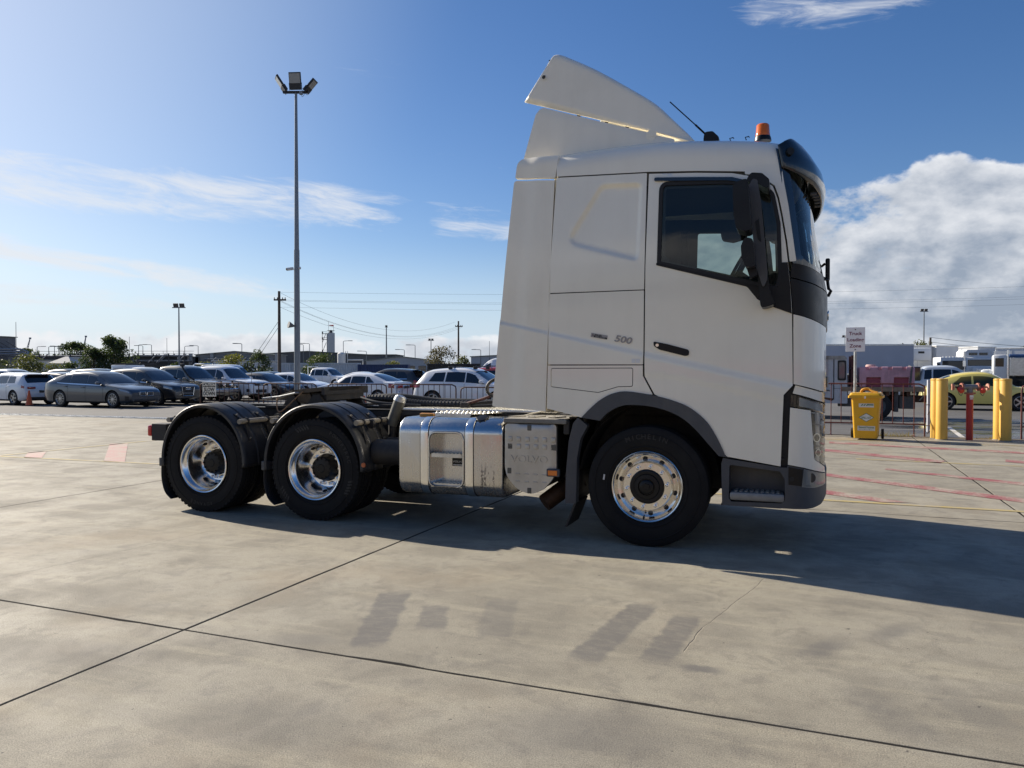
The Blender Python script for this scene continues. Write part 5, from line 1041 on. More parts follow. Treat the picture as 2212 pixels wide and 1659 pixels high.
# ---- wheels
def tyre_prof(R_, w, rim, drive):
    h = w/2; p = [(rim,-h*0.80),(rim+0.02,-h*0.93),(rim+0.07,-h*1.02),(rim+0.13,-h*1.03),(R_-0.05,-h*0.99),(R_-0.022,-h*0.95),(R_-0.008,-h*0.90),(R_-0.002,-h*0.80)]
    y = -h*0.80; g_ = [-0.45,-0.15,0.15,0.45] if drive else [-0.5,-0.17,0.17,0.5]
    for q in g_: p += [(R_,h*q-0.010),(R_-0.014,h*q-0.006),(R_-0.014,h*q+0.006),(R_,h*q+0.010)]
    p += [(r, -yy) for r, yy in reversed(p[:8])]; return p
def tyre(name, y, R_, w, rim, par, drive):
    mb = MB().lathe(tyre_prof(R_, w, rim, drive), c=(0,y,0), n=72)
    mb.lathe([(rim+0.045,-w/2*1.02-0.0015),(rim+0.050,-w/2*1.02-0.004),(rim+0.056,-w/2*1.02-0.0015)], c=(0,y,0), n=60); mb.lathe([(R_-0.075,-w/2*1.02-0.001),(R_-0.070,-w/2*1.02-0.004),(R_-0.064,-w/2*1.01-0.001)], c=(0,y,0), n=60)
    o = mb.build(name, M_RUB, par, smooth=32)
    if not drive: return o
    lug = MB(); nn = 60
    for k in range(nn):
        t = 2*math.pi*k/nn
        for s in (-1, 1): lug.box(((R_-0.0135)*math.cos(t), y+s*w*0.43, (R_-0.0135)*math.sin(t)), (0.022,w*0.10,0.030), Matrix.Rotation(-t,3,'Y'))
    tag(lug.build('tread_blocks', M_RUB, o), kind='stuff'); return o
def arc_text(body, rad, a0, y, size, par, step):
    for i, c in enumerate(body):
        if c == ' ': continue
        a = a0-step*i; x, z = rad*math.cos(R(a)), rad*math.sin(R(a))
        text('sidewall_lettering', c, size, mat('sidewall_letter',(0.015,0.015,0.016),0.55), par, TF(x,y,z,90-a), 0.002, bold=0.0006)
def nuts(par, rad, y, s, n=10, r=0.0165, l=0.045, ph=0):
    for k in range(n):
        t = 2*math.pi*(k+ph)/n; x, z = rad*math.cos(t), rad*math.sin(t)
        MB().cyl((x,y,z),(x,y+s*l*0.35,z),r*1.25,r*1.2,14).cyl((x,y+s*l*0.35,z),(x,y+s*l*0.85,z),r,r,6).cyl((x,y+s*l*0.85,z),(x,y+s*l,z),r*0.8,r*0.4,8).build('wheel_nut', M_CHROME, par, smooth=40)
def front_wheel(s, cx):
    w = empty('front_wheel', (cx,0,0.522), 0, TRUCK)
    t = tyre('tyre', s*1.065, 0.527, 0.345, 0.298, w, False)
    Y = lambda q: s*q
    rim = MB().lathe([(0.296,Y(1.19)),(0.306,Y(1.222)),(0.311,Y(1.230)),(0.304,Y(1.236)),(0.293,Y(1.230)),(0.284,Y(1.212)),(0.277,Y(1.190)),(0.268,Y(1.170)),(0.245,Y(1.160)),(0.228,Y(1.168)),(0.213,Y(1.196)),(0.206,Y(1.204)),(0.150,Y(1.206)),(0.146,Y(1.200)),(0.146,Y(1.10))], n=72).build('rim', M_RIMB, w, smooth=35)
    for k in range(10):
        tt = 2*math.pi*(k+0.5)/10+0.1; a = Vector((0.2375*math.cos(tt),0,0.2375*math.sin(tt)))
        MB().lathe([(0.0,0.0),(0.0215,0.0)], c=(a.x,Y(1.1672),a.z), n=16).build('hand_hole', M_SEAL, rim)
    nuts(rim, 0.177, Y(1.206), s, ph=0.22, r=0.0175)
    hub = MB().lathe([(0.151,Y(1.2075)),(0.147,Y(1.220)),(0.132,Y(1.226)),(0.112,Y(1.222)),(0.106,Y(1.232)),(0.074,Y(1.236)),(0.070,Y(1.222)),(0.062,Y(1.222)),(0.060,Y(1.242)),(0.050,Y(1.248)),(0.0,Y(1.248))], n=40).build('hub', M_BLK, w, smooth=35)
    MB().cyl((0,Y(1.248),0),(0,Y(1.256),0),0.034,0.032,6).build('hub_bolt', M_BLK, hub)
    MB().cyl((-0.03,Y(1.175),-0.262),(-0.03,Y(1.215),-0.268),0.007,0.007,8).build('valve', M_BLK, rim)
    if s < 0:
        MB().box((-0.373,-1.2435,0.07),(0.014,0.002,0.048),Matrix.Rotation(R(8),3,'Y')).build('tyre_sticker', mat('sticker_white',(0.6,0.6,0.58),0.5), t)
        arc_text('MICHELIN', 0.435, 112, -1.2425, 0.062, t, 6.2)
    return w
def rear_wheel(s, cx):
    w = empty('rear_wheel', (cx,0,0.518), 0, TRUCK); Y = lambda q: s*q
    t = tyre('tyre', s*1.09, 0.521, 0.285, 0.300, w, True); tyre('inner_tyre', s*0.755, 0.521, 0.285, 0.300, w, True)
    rim = MB().lathe([(0.298,Y(1.20)),(0.307,Y(1.226)),(0.313,Y(1.235)),(0.306,Y(1.241)),(0.296,Y(1.236)),(0.288,Y(1.215)),(0.272,Y(1.195)),(0.262,Y(1.185)),(0.257,Y(1.160)),(0.256,Y(1.095)),(0.250,Y(1.060)),(0.232,Y(1.020)),(0.208,Y(0.998)),(0.200,Y(0.994)),(0.145,Y(0.994)),(0.14,Y(0.97)),(0.14,Y(0.9))], n=80).build('rim', M_CHROME, w, smooth=35)
    for k in range(10):
        tt = 2*math.pi*(k+0.5)/10; r1 = 0.2445; n_ = Vector((0.87*math.cos(tt),-s*-0.5,0.87*math.sin(tt))).normalized()
        p = Vector((r1*math.cos(tt),Y(1.045),r1*math.sin(tt))); nn = Vector((-0.85*math.cos(tt),s*0.52,-0.85*math.sin(tt))).normalized()
        MB().cyl(p-nn*0.004,p+nn*0.0035,0.027,0.027,16).build('hand_hole', M_SEAL, rim)
    nuts(rim, 0.170, Y(0.994), s, r=0.0165, l=0.055)
    hb = MB().lathe([(0.140,Y(0.98)),(0.138,Y(1.03)),(0.125,Y(1.05)),(0.118,Y(1.095)),(0.110,Y(1.105)),(0.045,Y(1.112)),(0.04,Y(1.118)),(0,Y(1.118))], n=36).build('hub', M_BLK, w, smooth=35)
    for k in range(12): tt = 2*math.pi*k/12; MB().cyl((0.10*math.cos(tt),Y(1.10),0.10*math.sin(tt)),(0.10*math.cos(tt),Y(1.118),0.10*math.sin(tt)),0.010,0.010,6).build('hub_bolt', M_BLK, hb)
    if s < 0 and cx > -4:
        arc_text('POWERTRAC', 0.425, 62, -1.2365, 0.05, t, 6.0)
        for a0 in (100, 208, 330):
            for k in range(5):
                a = R(a0+k*4.2); MB().box((0.44*math.cos(a),-1.2365,0.44*math.sin(a)),(0.052,0.003,0.016),Matrix.Rotation(-a-R(25),3,'Y')).build('sidewall_bar', mat('sidewall_letter',(0.015,0.015,0.016)), t)
    if s < 0 and cx < -4: arc_text('ADVANCE', 0.43, 285, -1.2365, 0.05, t, 6.0)
    return w
front_wheel(-1, 0.0); front_wheel(1, 0.0)
for cx in (-3.385,-4.795):
    for s in (-1, 1): rear_wheel(s, cx)
# ---- rear mudguards
M_GUARD = mat('mudguard_plastic', (0.016,0.018,0.022), 0.52, vary=0.2, vscale=5, rvary=0.12, dirt=(0.11,0.10,0.085), dirt_amt=0.35)
PRO = [(-1.235,-0.035),(-1.246,-0.03),(-1.248,-0.004),(-1.238,0.006),(-1.20,0.010),(-1.065,0.014),(-1.058,0.006),(-1.050,0.002),(-1.040,0.002),(-1.032,0.008),(-1.026,0.015),(-0.872,0.015),(-0.865,0.006),(-0.858,0.002),(-0.848,0.002),(-0.840,0.008),(-0.834,0.014),(-0.66,0.012),(-0.63,0.006),(-0.622,-0.02)]
def guard(cx, rx, rz, zc, s, a0=-4, a1=187):
    def f(u_, v_):
        t = R(a0+(a1-a0)*u_); y, d = PRO[round(v_*(len(PRO)-1))]
        return (cx+(rx+d)*math.cos(t), -s*y*-1 if False else s*abs(y), zc+(rz+d)*math.sin(t))
    o = MB().grid(f, 56, len(PRO)-1).build('mudguard', M_GUARD, TRUCK, smooth=40); o.modifiers.new('s','SOLIDIFY').thickness = 0.006
    # trim cap at the rear edge and ribbed flap
    xl = cx-rx
    MB().rbox(xl-0.035,xl+0.015,min(s*1.245,s*0.63),max(s*1.245,s*0.63),zc-0.075,zc+0.02,0.008).build('flap_holder', M_GREY, o)
    path = spline([(xl-0.012,zc-0.06),(xl-0.010,zc-0.22),(xl+0.035,zc-0.36),(xl+0.12,zc-0.435)], 5)
    fl = MB(); nr = 44
    fl.grid(lambda a, b: (path[round(a*(len(path)-1))][0]-(0.006 if round(b*nr)%2 else 0), s*(1.235-0.60*b), path[round(a*(len(path)-1))][1]), len(path)-1, nr)
    q = fl.build('spray_flap', M_HOSE, o); q.modifiers.new('s','SOLIDIFY').thickness = 0.008
    for sx, rr_ in ((1, 1.0), (-1, 1.0)):
        t = R(90-sx*52); bxx = cx+sx*(rx*0.80+0.03)+sx*0.0; bz = zc+rz*0.715
        MB().cyl((bxx+sx*0.0,s*1.225,bz),(bxx,s*0.40,bz),0.027,0.027,14).build('mount_bar', M_WORN, o, smooth=40)
        for yy in (1.12, 0.78):
            MB().tube([(bxx,s*yy-0.001,bz)]*1+[(bxx,s*(yy-0.02),bz)],0.040,12).build('bar_clamp', M_DARK, o)
            tt = R(90-sx*38); t2 = R(90-sx*66)
            for t_ in (tt, t2):
                p = Vector((cx+(rx+0.02)*math.cos(t_), s*yy, zc+(rz+0.02)*math.sin(t_))); MB().box((p+Vector((bxx,s*yy,bz)))/2, ((p-Vector((bxx,s*yy,bz))).length+0.06,0.035,0.008), Matrix.Rotation(-math.atan2(p.z-bz,p.x-bxx),3,'Y')).build('bar_strap', M_DARK, o)
                MB().cyl(p,p+Vector((0.02*math.cos(t_),0,0.02*math.sin(t_))),0.009,0.009,6).build('bolt', M_WORN, o)
    return o
for s in (-1, 1):
    guard(-4.800, 0.560, 0.612, 0.548, s); gq = guard(-3.400, 0.592, 0.618, 0.562, s)
    if s < 0: MB().cyl((-2.795,-1.250,0.594),(-2.795,-1.262,0.594),0.024,0.022,20).build('amber_reflector', mat('reflector_orange',(0.50,0.13,0.04),0.4), gq, smooth=40)
MB().lathe([(0.0,-0.02),(0.045,-0.02),(0.05,0),(0.045,0.02),(0,0.02)], c=(-2.87,-0.98,0.985), n=10).build('bar_fitting', M_DARK, TRUCK)
# ---- tail lamp
for s in (-1, 1):
    tl = MB().rbox(-5.665,-5.45,min(s*1.08,s*0.92),max(s*1.08,s*0.92),0.77,0.925,0.008).bb(-5.66,-5.48,s*1.08,s*1.07,0.735,0.78).build('tail_lamp', M_DARK, TRUCK)
    MB().rbox(-5.725,-5.663,min(s*1.085,s*0.92),max(s*1.085,s*0.92),0.78,0.905,0.02).build('tail_lamp_lens', M_REDL, tl, smooth=40)
    MB().cyl((-5.50,s*0.92,0.85),(-5.50,s*0.4,0.85),0.03,0.03,12).build('lamp_bar', M_WORN, tl)
MB().bb(-5.64,-5.58,-0.95,0.95,0.76,0.90).build('rear_cross_bar', M_DARK, TRUCK)
# ---- fifth wheel
M_GREASE = mat('greasy_steel', (0.075,0.060,0.045), 0.42, 0.6, vary=0.4, vscale=7, bump=0.3, bscale=40)
TLT = R(3.5)
pts = rpoly([(-3.27,-0.47),(-3.27,0.47),(-3.95,0.47),(-4.46,0.36),(-4.46,0.30),(-4.0,0.06),(-3.78,0.0),(-4.0,-0.06),(-4.46,-0.30),(-4.46,-0.36),(-3.95,-0.47)], [0.10,0.10,0.1,0.03,0.03,0.05,0.05,0.05,0.03,0.03,0.1], 4)
fw = MB(); n = len(pts)
def fwz(x): return 1.345+(x+3.27)*math.tan(TLT)-(0.05*((-3.95-x)/0.5) if x < -3.95 else 0)
fw.add([(p[0],p[1],fwz(p[0])) for p in pts]+[(p[0],p[1],fwz(p[0])-0.045) for p in pts], [(i,(i+1)%n,n+(i+1)%n,n+i) for i in range(n)]+[tuple(range(n)), tuple(range(2*n-1,n-1,-1))])
fw = fw.build('fifth_wheel', M_GREASE, TRUCK, loc=(-1.71,0,0)); fw.scale = (0.63,1,1)
for s in (-1, 1):
    MB().prism([(-4.22,1.10),(-4.05,1.245),(-3.95,1.245),(-3.86,1.13),(-3.70,1.125),(-3.55,1.245),(-3.40,1.255),(-3.27,1.10)], s*0.44, s*0.38).bb(-3.33,-3.27,s*0.47,s*0.0,1.255,1.34).build('saddle_bracket', M_DARK, fw)
    MB().bb(-4.55,-3.15,s*0.47,s*0.33,1.098,1.125).build('mounting_rail', M_DARK, fw)
    MB().prism([(-3.95,1.16),(-3.84,1.30),(-3.66,1.30),(-3.55,1.16)], s*0.42, s*0.30).build('pivot', M_GREASE, fw)
MB().bb(-4.0,-3.3,-0.4,0.4,1.19,1.27).build('jaw_housing', M_DARK, fw)
MB().tube([(-4.50,-0.55,1.205),(-4.15,-0.53,1.23),(-3.86,-0.50,1.27),(-3.6,-0.3,1.28)],0.013,6).tube([(-4.50,-0.55,1.205),(-4.42,-0.62,1.205),(-4.30,-0.55,1.215)],0.012,6).build('release_handle', M_GALV, fw)
MB().tube(spline([(-4.18,-0.55,1.22),(-4.16,-0.58,1.12),(-4.08,-0.60,1.06),(-3.98,-0.58,1.10),(-3.85,-0.52,1.20),(-3.72,-0.47,1.29)],5),0.010,6).build('grease_line', mat('brown_hose',(0.22,0.14,0.08),0.6), fw)
# ---- hoses, hydraulic filler, cab-back lines
def hose(name, pts, r, m=M_HOSE, rings=False):
    sp = spline(pts, 8); o = MB().tube(sp, r, 10).build(name, m, TRUCK, smooth=50)
    if rings:
        b = MB()
        for i in range(0, len(sp)-1, 1): b.tube([Vector(sp[i]), Vector(sp[i])*0.6+Vector(sp[i+1])*0.4], r*1.14, 10)
        tag(b.build('hose_wrap', m, o), kind='stuff')
    return o
hose('suzi_hose', [(-3.42,-0.10,1.21),(-3.1,-0.12,1.205),(-2.85,-0.12,1.165),(-2.55,-0.1,1.150),(-2.2,-0.1,1.155),(-1.85,-0.05,1.175),(-1.45,0.0,1.30)], 0.038, rings=True)
hose('suzi_hose', [(-3.42,0.05,1.22),(-3.1,0.06,1.23),(-2.7,0.1,1.19),(-2.3,0.1,1.18),(-1.8,0.15,1.18),(-1.4,0.15,1.28)], 0.032)
hose('cable', [(-3.4,-0.3,1.22),(-3.15,-0.35,1.17),(-2.9,-0.3,1.15),(-2.7,-0.2,1.135)], 0.018)
hose('air_line', [(-1.40,-0.55,1.50),(-1.66,-0.58,1.44),(-1.74,-0.60,1.37),(-1.72,-0.60,1.29),(-1.60,-0.58,1.25),(-1.45,-0.55,1.24)], 0.017)
hose('air_line', [(-1.42,-0.55,1.33),(-1.62,-0.58,1.30),(-1.80,-0.60,1.235),(-1.98,-0.60,1.185)], 0.015, mat('brown_red_hose',(0.10,0.035,0.028),0.5))
hose('cable', [(-2.02,-0.58,1.165),(-1.8,-0.55,1.20),(-1.6,-0.5,1.20),(-1.40,-0.5,1.17)], 0.016)
hose('cable', [(-1.95,-0.52,1.155),(-1.75,-0.48,1.165),(-1.55,-0.46,1.18),(-1.38,-0.45,1.16)], 0.014)
MB().rbox(-2.03,-1.93,-0.64,-0.57,1.145,1.20,0.01).build('hose_coupling', M_DARK, TRUCK)
hose('spiral_line', [(-0.92,-0.8,1.16),(-1.15,-0.85,1.12),(-1.28,-0.9,1.08)], 0.008, mat('white_cable',(0.5,0.49,0.45),0.5))
ht = MB().cyl((-2.845,-0.60,0.95),(-2.745,-0.60,1.205),0.062,0.062,20).build('hydraulic_filler', mat('grey_olive_metal',(0.12,0.12,0.105),0.5,0.3,vary=0.25,vscale=8), TRUCK, smooth=40)
MB().cyl((-2.745,-0.60,1.205),(-2.728,-0.60,1.25),0.068,0.060,20).cyl((-2.728,-0.60,1.25),(-2.725,-0.60,1.257),0.05,0.045,20).build('filler_lid', M_GALV, ht, smooth=40)
MB().cyl((-2.83,-0.60,0.99),(-2.84,-0.60,0.72),0.045,0.04,14).bb(-2.92,-2.80,-0.66,-0.45,0.70,0.80).build('filler_pipe', M_DARK, ht)
MB().cyl((-2.96,-0.55,0.98),(-2.96,-0.42,0.98),0.04,0.04,16).cyl((-4.36,-0.55,1.0),(-4.36,-0.42,1.0),0.04,0.04,16).build('spring_pin', mat('grey_olive_metal',(0.12,0.12,0.105)), TRUCK, smooth=40)
for x, y in ((-3.05,-0.36),(-2.95,-0.30)): MB().rbox(x-0.08,x+0.08,y-0.02,y+0.02,1.125,1.155,0.006).build('cable_bracket', M_DARK, TRUCK)
# ================================================================== parked vehicles
M_TGLASS = mat('tinted_car_glass', (0.012,0.014,0.017), 0.06, coat=0.6)
M_CGLASS = glass_mat('car_glass', (0.30,0.34,0.35))
M_CTYRE = mat('car_tyre', (0.016,0.016,0.017), 0.8); M_CRIM = mat('car_alloy_wheel', (0.50,0.50,0.50), 0.28, 0.9); M_CRIMD = mat('car_black_wheel', (0.02,0.02,0.02), 0.35)
M_CTRIM = mat('car_black_trim', (0.016,0.016,0.018), 0.55); M_CCHR = mat('car_chrome', (0.8,0.8,0.8), 0.12, 1.0); M_CLAMP = mat('car_headlamp', (0.34,0.36,0.38), 0.10, 0.4, coat=1.0); M_CTAIL = mat('car_tail_lamp', (0.30,0.012,0.014), 0.15, coat=0.8)
M_PLATE = mat('number_plate_white', (0.62,0.62,0.58), 0.5)
def cpaint(n, c, metal=0.0): return mat('car_paint_'+n, c, 0.28 if metal else 0.35, metal, coat=1.0)
WHEELS = {}
def wheel_meshes(r, w, style):
    k = (round(r,3), round(w,3), style)
    if k in WHEELS: return WHEELS[k]
    rim = r*0.70
    t = MB().lathe([(rim*0.96,-w*0.42),(rim*1.04,-w*0.5),(r*0.93,-w*0.5),(r*0.985,-w*0.42),(r,-w*0.3),(r,w*0.3),(r*0.985,w*0.42),(r*0.93,w*0.5),(rim*1.04,w*0.5),(rim*0.96,w*0.42)], n=32).mesh('tyre', 35)
    m = MB().lathe([(rim,-w*0.46),(rim*0.95,-w*0.47),(rim*0.90,-w*0.40),(rim*0.87,w*0.2)], n=32).lathe([(rim*0.90,-w*0.02),(0.0,-w*0.02)], n=24)
    ns = {'multi':10,'five':5,'six':6,'steel':8}[style]
    for i in range(ns):
        a = 2*math.pi*i/ns
        for d in ((-0.10,0.10) if style in ('five','multi') else (0.0,)):
            wd = rim*(0.055 if style == 'multi' else 0.16 if style == 'five' else 0.26)
            c = Vector((rim*0.50*math.cos(a+d), -w*0.36, rim*0.50*math.sin(a+d)))
            m.box(c, (rim*0.86, w*0.10, wd), Matrix.Rotation(-(a+d*0.6),3,'Y'))
    m.lathe([(0,-w*0.44),(rim*0.20,-w*0.43),(rim*0.22,-w*0.3)], n=16)
    d = MB().lathe([(rim*0.88,-w*0.05),(0.0,-w*0.05)], n=20).mesh('rim_back')
    WHEELS[k] = (t, m.mesh('rim', 30), d); return WHEELS[k]
def lerp_prof(P, x): xs, zs = zip(*P); return float(np.interp(x, xs, zs))
class Car:
    """body lofted from side-view lines: x forward, origin on the ground under the middle of the wheelbase"""
    def __init__(s, spec):
        s.__dict__.update(spec)
        s.xr, s.xf = -s.wb/2-s.ro, s.wb/2+s.fo
        s.belt_s = spline(s.belt, 8); s.roof_s = spline(s.roof, 8) if s.roof else None
    def hw(s, x):
        L = s.xf-s.xr; tf = (s.xf-x)/L; tr = (x-s.xr)/L; k = s.W/2
        f = 1-(1-min(1,tf/0.17))**2.4*s.nose; r = 1-(1-min(1,tr/0.13))**2.4*s.tail; return k*f*r
    def zb(s, x):
        tf = (s.xf-x); tr = x-s.xr; return s.clear+0.10*max(0,1-tf/0.5)**2+0.13*max(0,1-tr/0.5)**2
    def sec(s, x):
        w = s.hw(x); zb = s.zb(x); zt = lerp_prof(s.belt_s, x)
        zr = zt
        if s.roof_s and s.roof_s[0][0] <= x <= s.roof_s[-1][0]: zr = max(zt, lerp_prof(s.roof_s, x))
        gh = zr-zt; e = min(1.0, gh/0.22)
        b = w*0.965
        wr = b-0.02-(s.tumble*gh)-0.05*(1-e); cr = s.crown
        return [(w*0.90,zb),(w*0.975,zb+0.07),(w*0.99,zb+0.28*(zt-zb)),(w,zb+0.55*(zt-zb)),(w*0.992,zb+0.80*(zt-zb)),(b,zt-0.012*(1-e)),
                (wr,zr-0.075*e+0.012*(1-e)),(wr-0.045*e-0.06*(1-e)*w,zr-0.025*e+0.024*(1-e)),(wr*0.55,zr+cr*0.75),(0.0,zr+cr)]
    def P(s, x, k, side=1, off=0.0):
        S = s.sec(x); i = min(int(k), len(S)-2); f = k-i; y = S[i][0]*(1-f)+S[i+1][0]*f; z = S[i][1]*(1-f)+S[i+1][1]*f
        if off:
            ty, tz = S[i+1][0]-S[i][0], S[i+1][1]-S[i][1]; l = math.hypot(ty,tz) or 1; y += off*tz/l; z += -off*ty/l
        return Vector((x, side*y, z))
    def patch(s, name, m, par, x0, x1, k0, k1, side=1, off=0.006, nu=8, nv=3, slant=(0,0), cut=None):
        """surface piece between stations x0..x1 and section heights k0..k1; slant shifts the x ends at the top"""
        def f(a, b):
            k = k0+(k1-k0)*b; xa = x0+slant[0]*b; xb = x1+slant[1]*b; x = xa+(xb-xa)*a
            return tuple(s.P(x, k, side, off))
        return MB().grid(f, nu, nv).build(name, m, par, smooth=60)
    def cross(s, name, m, par, x0, x1, y0, y1, off=0.006, nu=4, nv=10, k=0.0):
        """piece across the car (windscreen, rear window): follows the top surface, y limits as shares of the roof edge width"""
        def f(a, b):
            x = x0+(x1-x0)*a; S = s.sec(x); t = y0+(y1-y0)*b; ed = S[6]; Y = ed[0]*t*0.985; ay = abs(Y)
            ys = [q[0] for q in S[6:]][::-1]; zs = [q[1] for q in S[6:]][::-1]; z = float(np.interp(ay, ys, zs))
            S2 = s.sec(x+0.01); dz = (S2[9][1]-S[9][1])/0.01; n = math.hypot(1,dz)
            return (x-off*dz/n, Y, z+off/n)
        return MB().grid(f, nu, nv).build(name, m, par, smooth=60)
    def end(s, name, m, par, front, y0, y1, z0, z1, t=0.02, depth=0.08, r=0.02):
        """block let into the nose or tail face"""
        x = s.xf if front else s.xr; d = 1 if front else -1
        ym = max(abs(y0),abs(y1))/(s.W/2)
        x -= d*0.0
        a, b = (x-depth, x+t) if front else (x-t, x+depth)
        return MB().rbox(a, b, min(y0,y1), max(y0,y1), z0, z1, r).build(name, m, par, smooth=35)
def build_car(spec, name, label, cat, pos, heading, paint, group, parts=True, wheels='five', rimmat=None, trim=None):
    c = Car(spec); root = tag(empty(name, (pos[0],pos[1],-0.045), heading), label, cat, group)
    N = 58; xs = [c.xr+(c.xf-c.xr)*(0.5-0.5*math.cos(math.pi*i/N))*0.35+(c.xf-c.xr)*(i/N)*0.65 for i in range(N+1)]
    mb = MB(); n = None
    for x in xs:
        S = c.sec(x); ring_ = [(x,q[0],q[1]) for q in S]+[(x,-q[0],q[1]) for q in reversed(S[:-1])]; n = len(ring_); mb.v += ring_
    for i in range(N): mb.f += [(i*n+j,i*n+(j+1)%n,(i+1)*n+(j+1)%n,(i+1)*n+j) for j in range(n)]
    mb.f += [tuple(range(n-1,-1,-1)), tuple(range(N*n,(N+1)*n))]
    body = mb.build('body', paint)
    cut = MB()
    for ax in (c.wb/2,-c.wb/2):
        for sd in (-1,1): cut.cyl((ax,sd*(c.W/2-0.30),c.wr),(ax,sd*(c.W/2+0.3),c.wr),c.wr*1.13,c.wr*1.15,28)
    cu = cut.build('cut', M_CTRIM)
    body = boolean_cut(body, cu); me = body.data
    if len(me.materials) < 2: me.materials.append(M_CTRIM)
    for p in me.polygons:
        ce = p.center; dd = min(math.hypot(ce.x-c.wb/2,ce.z-c.wr), math.hypot(ce.x+c.wb/2,ce.z-c.wr))
        p.material_index = 1 if (dd < c.wr*1.18 and abs(ce.y) < c.hw(ce.x)*0.86) or ce.z < c.clear+0.012 else 0
        nn = (p.normal.x*(ce.x-(c.wb/2 if ce.x > 0 else -c.wb/2))+p.normal.z*(ce.z-c.wr))
        if dd < c.wr*1.16 and nn < -0.2: p.material_index = 1
    me.shade_smooth(); me.set_sharp_from_angle(angle=R(38)); body.parent = root
    tm, rm, bm_ = wheel_meshes(c.wr, c.tw, wheels)
    for ax in (c.wb/2,-c.wb/2):
        for sd in (1,-1):
            w = empty('wheel', (ax, sd*(c.W/2-c.tw/2-0.015), c.wr), math.pi if sd > 0 else 0, root)
            link('tyre', tm, M_CTYRE, w); link('rim', rm, rimmat or M_CRIM, w); link('rim_back', bm_, M_CTRIM, w)
    gl = spec.get('glass', M_TGLASS)
    if c.roof_s:
        for sd in (1,-1):
            for (x0,x1,s0,s1) in c.side: c.patch('side_window', gl, root, x0, x1, 5.10, 5.86, sd, 0.005, 10, 4, (s0,s1))
            for xm in spec.get('seams', []): c.patch('door_seam', M_CTRIM, body, xm-0.006, xm+0.006, 1.0, 5.0, sd, 0.003, 1, 8)
            for xm in spec.get('handles', []): MB().rbox(xm-0.09,xm+0.09,min(sd*(c.hw(xm)*0.985),sd*(c.hw(xm)+0.03)),max(sd*(c.hw(xm)*0.985),sd*(c.hw(xm)+0.03)),c.P(xm,4.35).z-0.014,c.P(xm,4.35).z+0.014,0.008).build('door_handle', spec.get('handle_mat', paint), root)
            if trim: c.patch('window_trim', trim, root, c.side[0][1]-0.02, c.side[-1][0]+0.02, 5.0, 5.09, sd, 0.008, 12, 1)
            mx = spec.get('mirror')
            if mx is not None:
                p = c.P(mx, 5.1, sd)
                MB().rbox(mx-0.06,mx+0.09,min(p.y+sd*0.02,p.y+sd*0.21),max(p.y+sd*0.02,p.y+sd*0.21),p.z+0.02,p.z+0.15,0.045).build('mirror', spec.get('mirror_mat', paint), root, smooth=40)
        w0, w1 = c.wind; c.cross('windscreen', spec.get('wglass', M_TGLASS), root, w0, w1, -0.93, 0.93)
        if c.back: c.cross('rear_window', gl, root, c.back[0], c.back[1], -0.86, 0.86)
    c.patch('sill_trim', M_CTRIM, root, -c.wb/2+c.wr*1.2, c.wb/2-c.wr*1.2, 0.02, 1.05, -1, 0.004, 10, 2); c.patch('sill_trim', M_CTRIM, root, -c.wb/2+c.wr*1.2, c.wb/2-c.wr*1.2, 0.02, 1.05, 1, 0.004, 10, 2)
    return c, root
def nose_lamp(c, root, x0, x1, k0, k1, m, name, slant=(0,0)):
    for sd in (1,-1): c.patch(name, m, root, x0, x1, k0, k1, sd, 0.007, 6, 3, slant)
def spec(L, W, H, wb, fo, wr, belt, roof, side, wind, back, **k):
    d = dict(L=L,W=W,H=H,wb=wb,fo=fo,ro=L-wb-fo,wr=wr,tw=0.23,belt=belt,roof=roof,side=side,wind=wind,back=back,clear=0.19,nose=0.20,tail=0.16,tumble=0.36,crown=0.035); d.update(k); return d
# --- side-view lines (x forward of mid wheelbase)
S_LIFT = spec(5.09,1.90,1.53,3.07,0.90,0.355, [(-2.655,0.86),(-2.55,1.02),(-2.2,1.06),(-1.0,0.985),(0.8,0.93),(1.2,0.955),(1.9,0.86),(2.30,0.74),(2.435,0.62)],
   [(-2.45,1.03),(-2.1,1.22),(-1.5,1.42),(-0.7,1.51),(0.0,1.505),(0.45,1.40),(0.9,1.17),(1.22,0.97)], [(0.05,0.98,-0.02,-0.52),(-0.98,0.0,0.03,-0.02),(-1.72,-1.02,0.36,0.03)], (1.17,0.45), (-2.35,-1.62),
   seams=[1.02,0.0,-1.05], handles=[-0.15,-1.2], mirror=0.82)
S_HATCH = spec(4.33,1.79,1.44,2.63,0.85,0.33, [(-2.165,0.55),(-2.11,0.80),(-2.02,0.93),(-1.4,0.96),(0.7,0.90),(1.05,0.93),(1.6,0.84),(2.0,0.72),(2.165,0.60)],
   [(-2.04,0.94),(-1.80,1.22),(-1.62,1.38),(-0.9,1.44),(-0.1,1.45),(0.3,1.36),(0.75,1.13),(1.06,0.94)], [(0.05,0.86,-0.02,-0.46),(-0.78,0.0,0.02,-0.02),(-1.42,-0.84,0.12,0.02)], (1.02,0.34), (-2.0,-1.68), seams=[0.9,0.0,-0.82], handles=[-0.12,-0.95], mirror=0.70, tail=0.10)
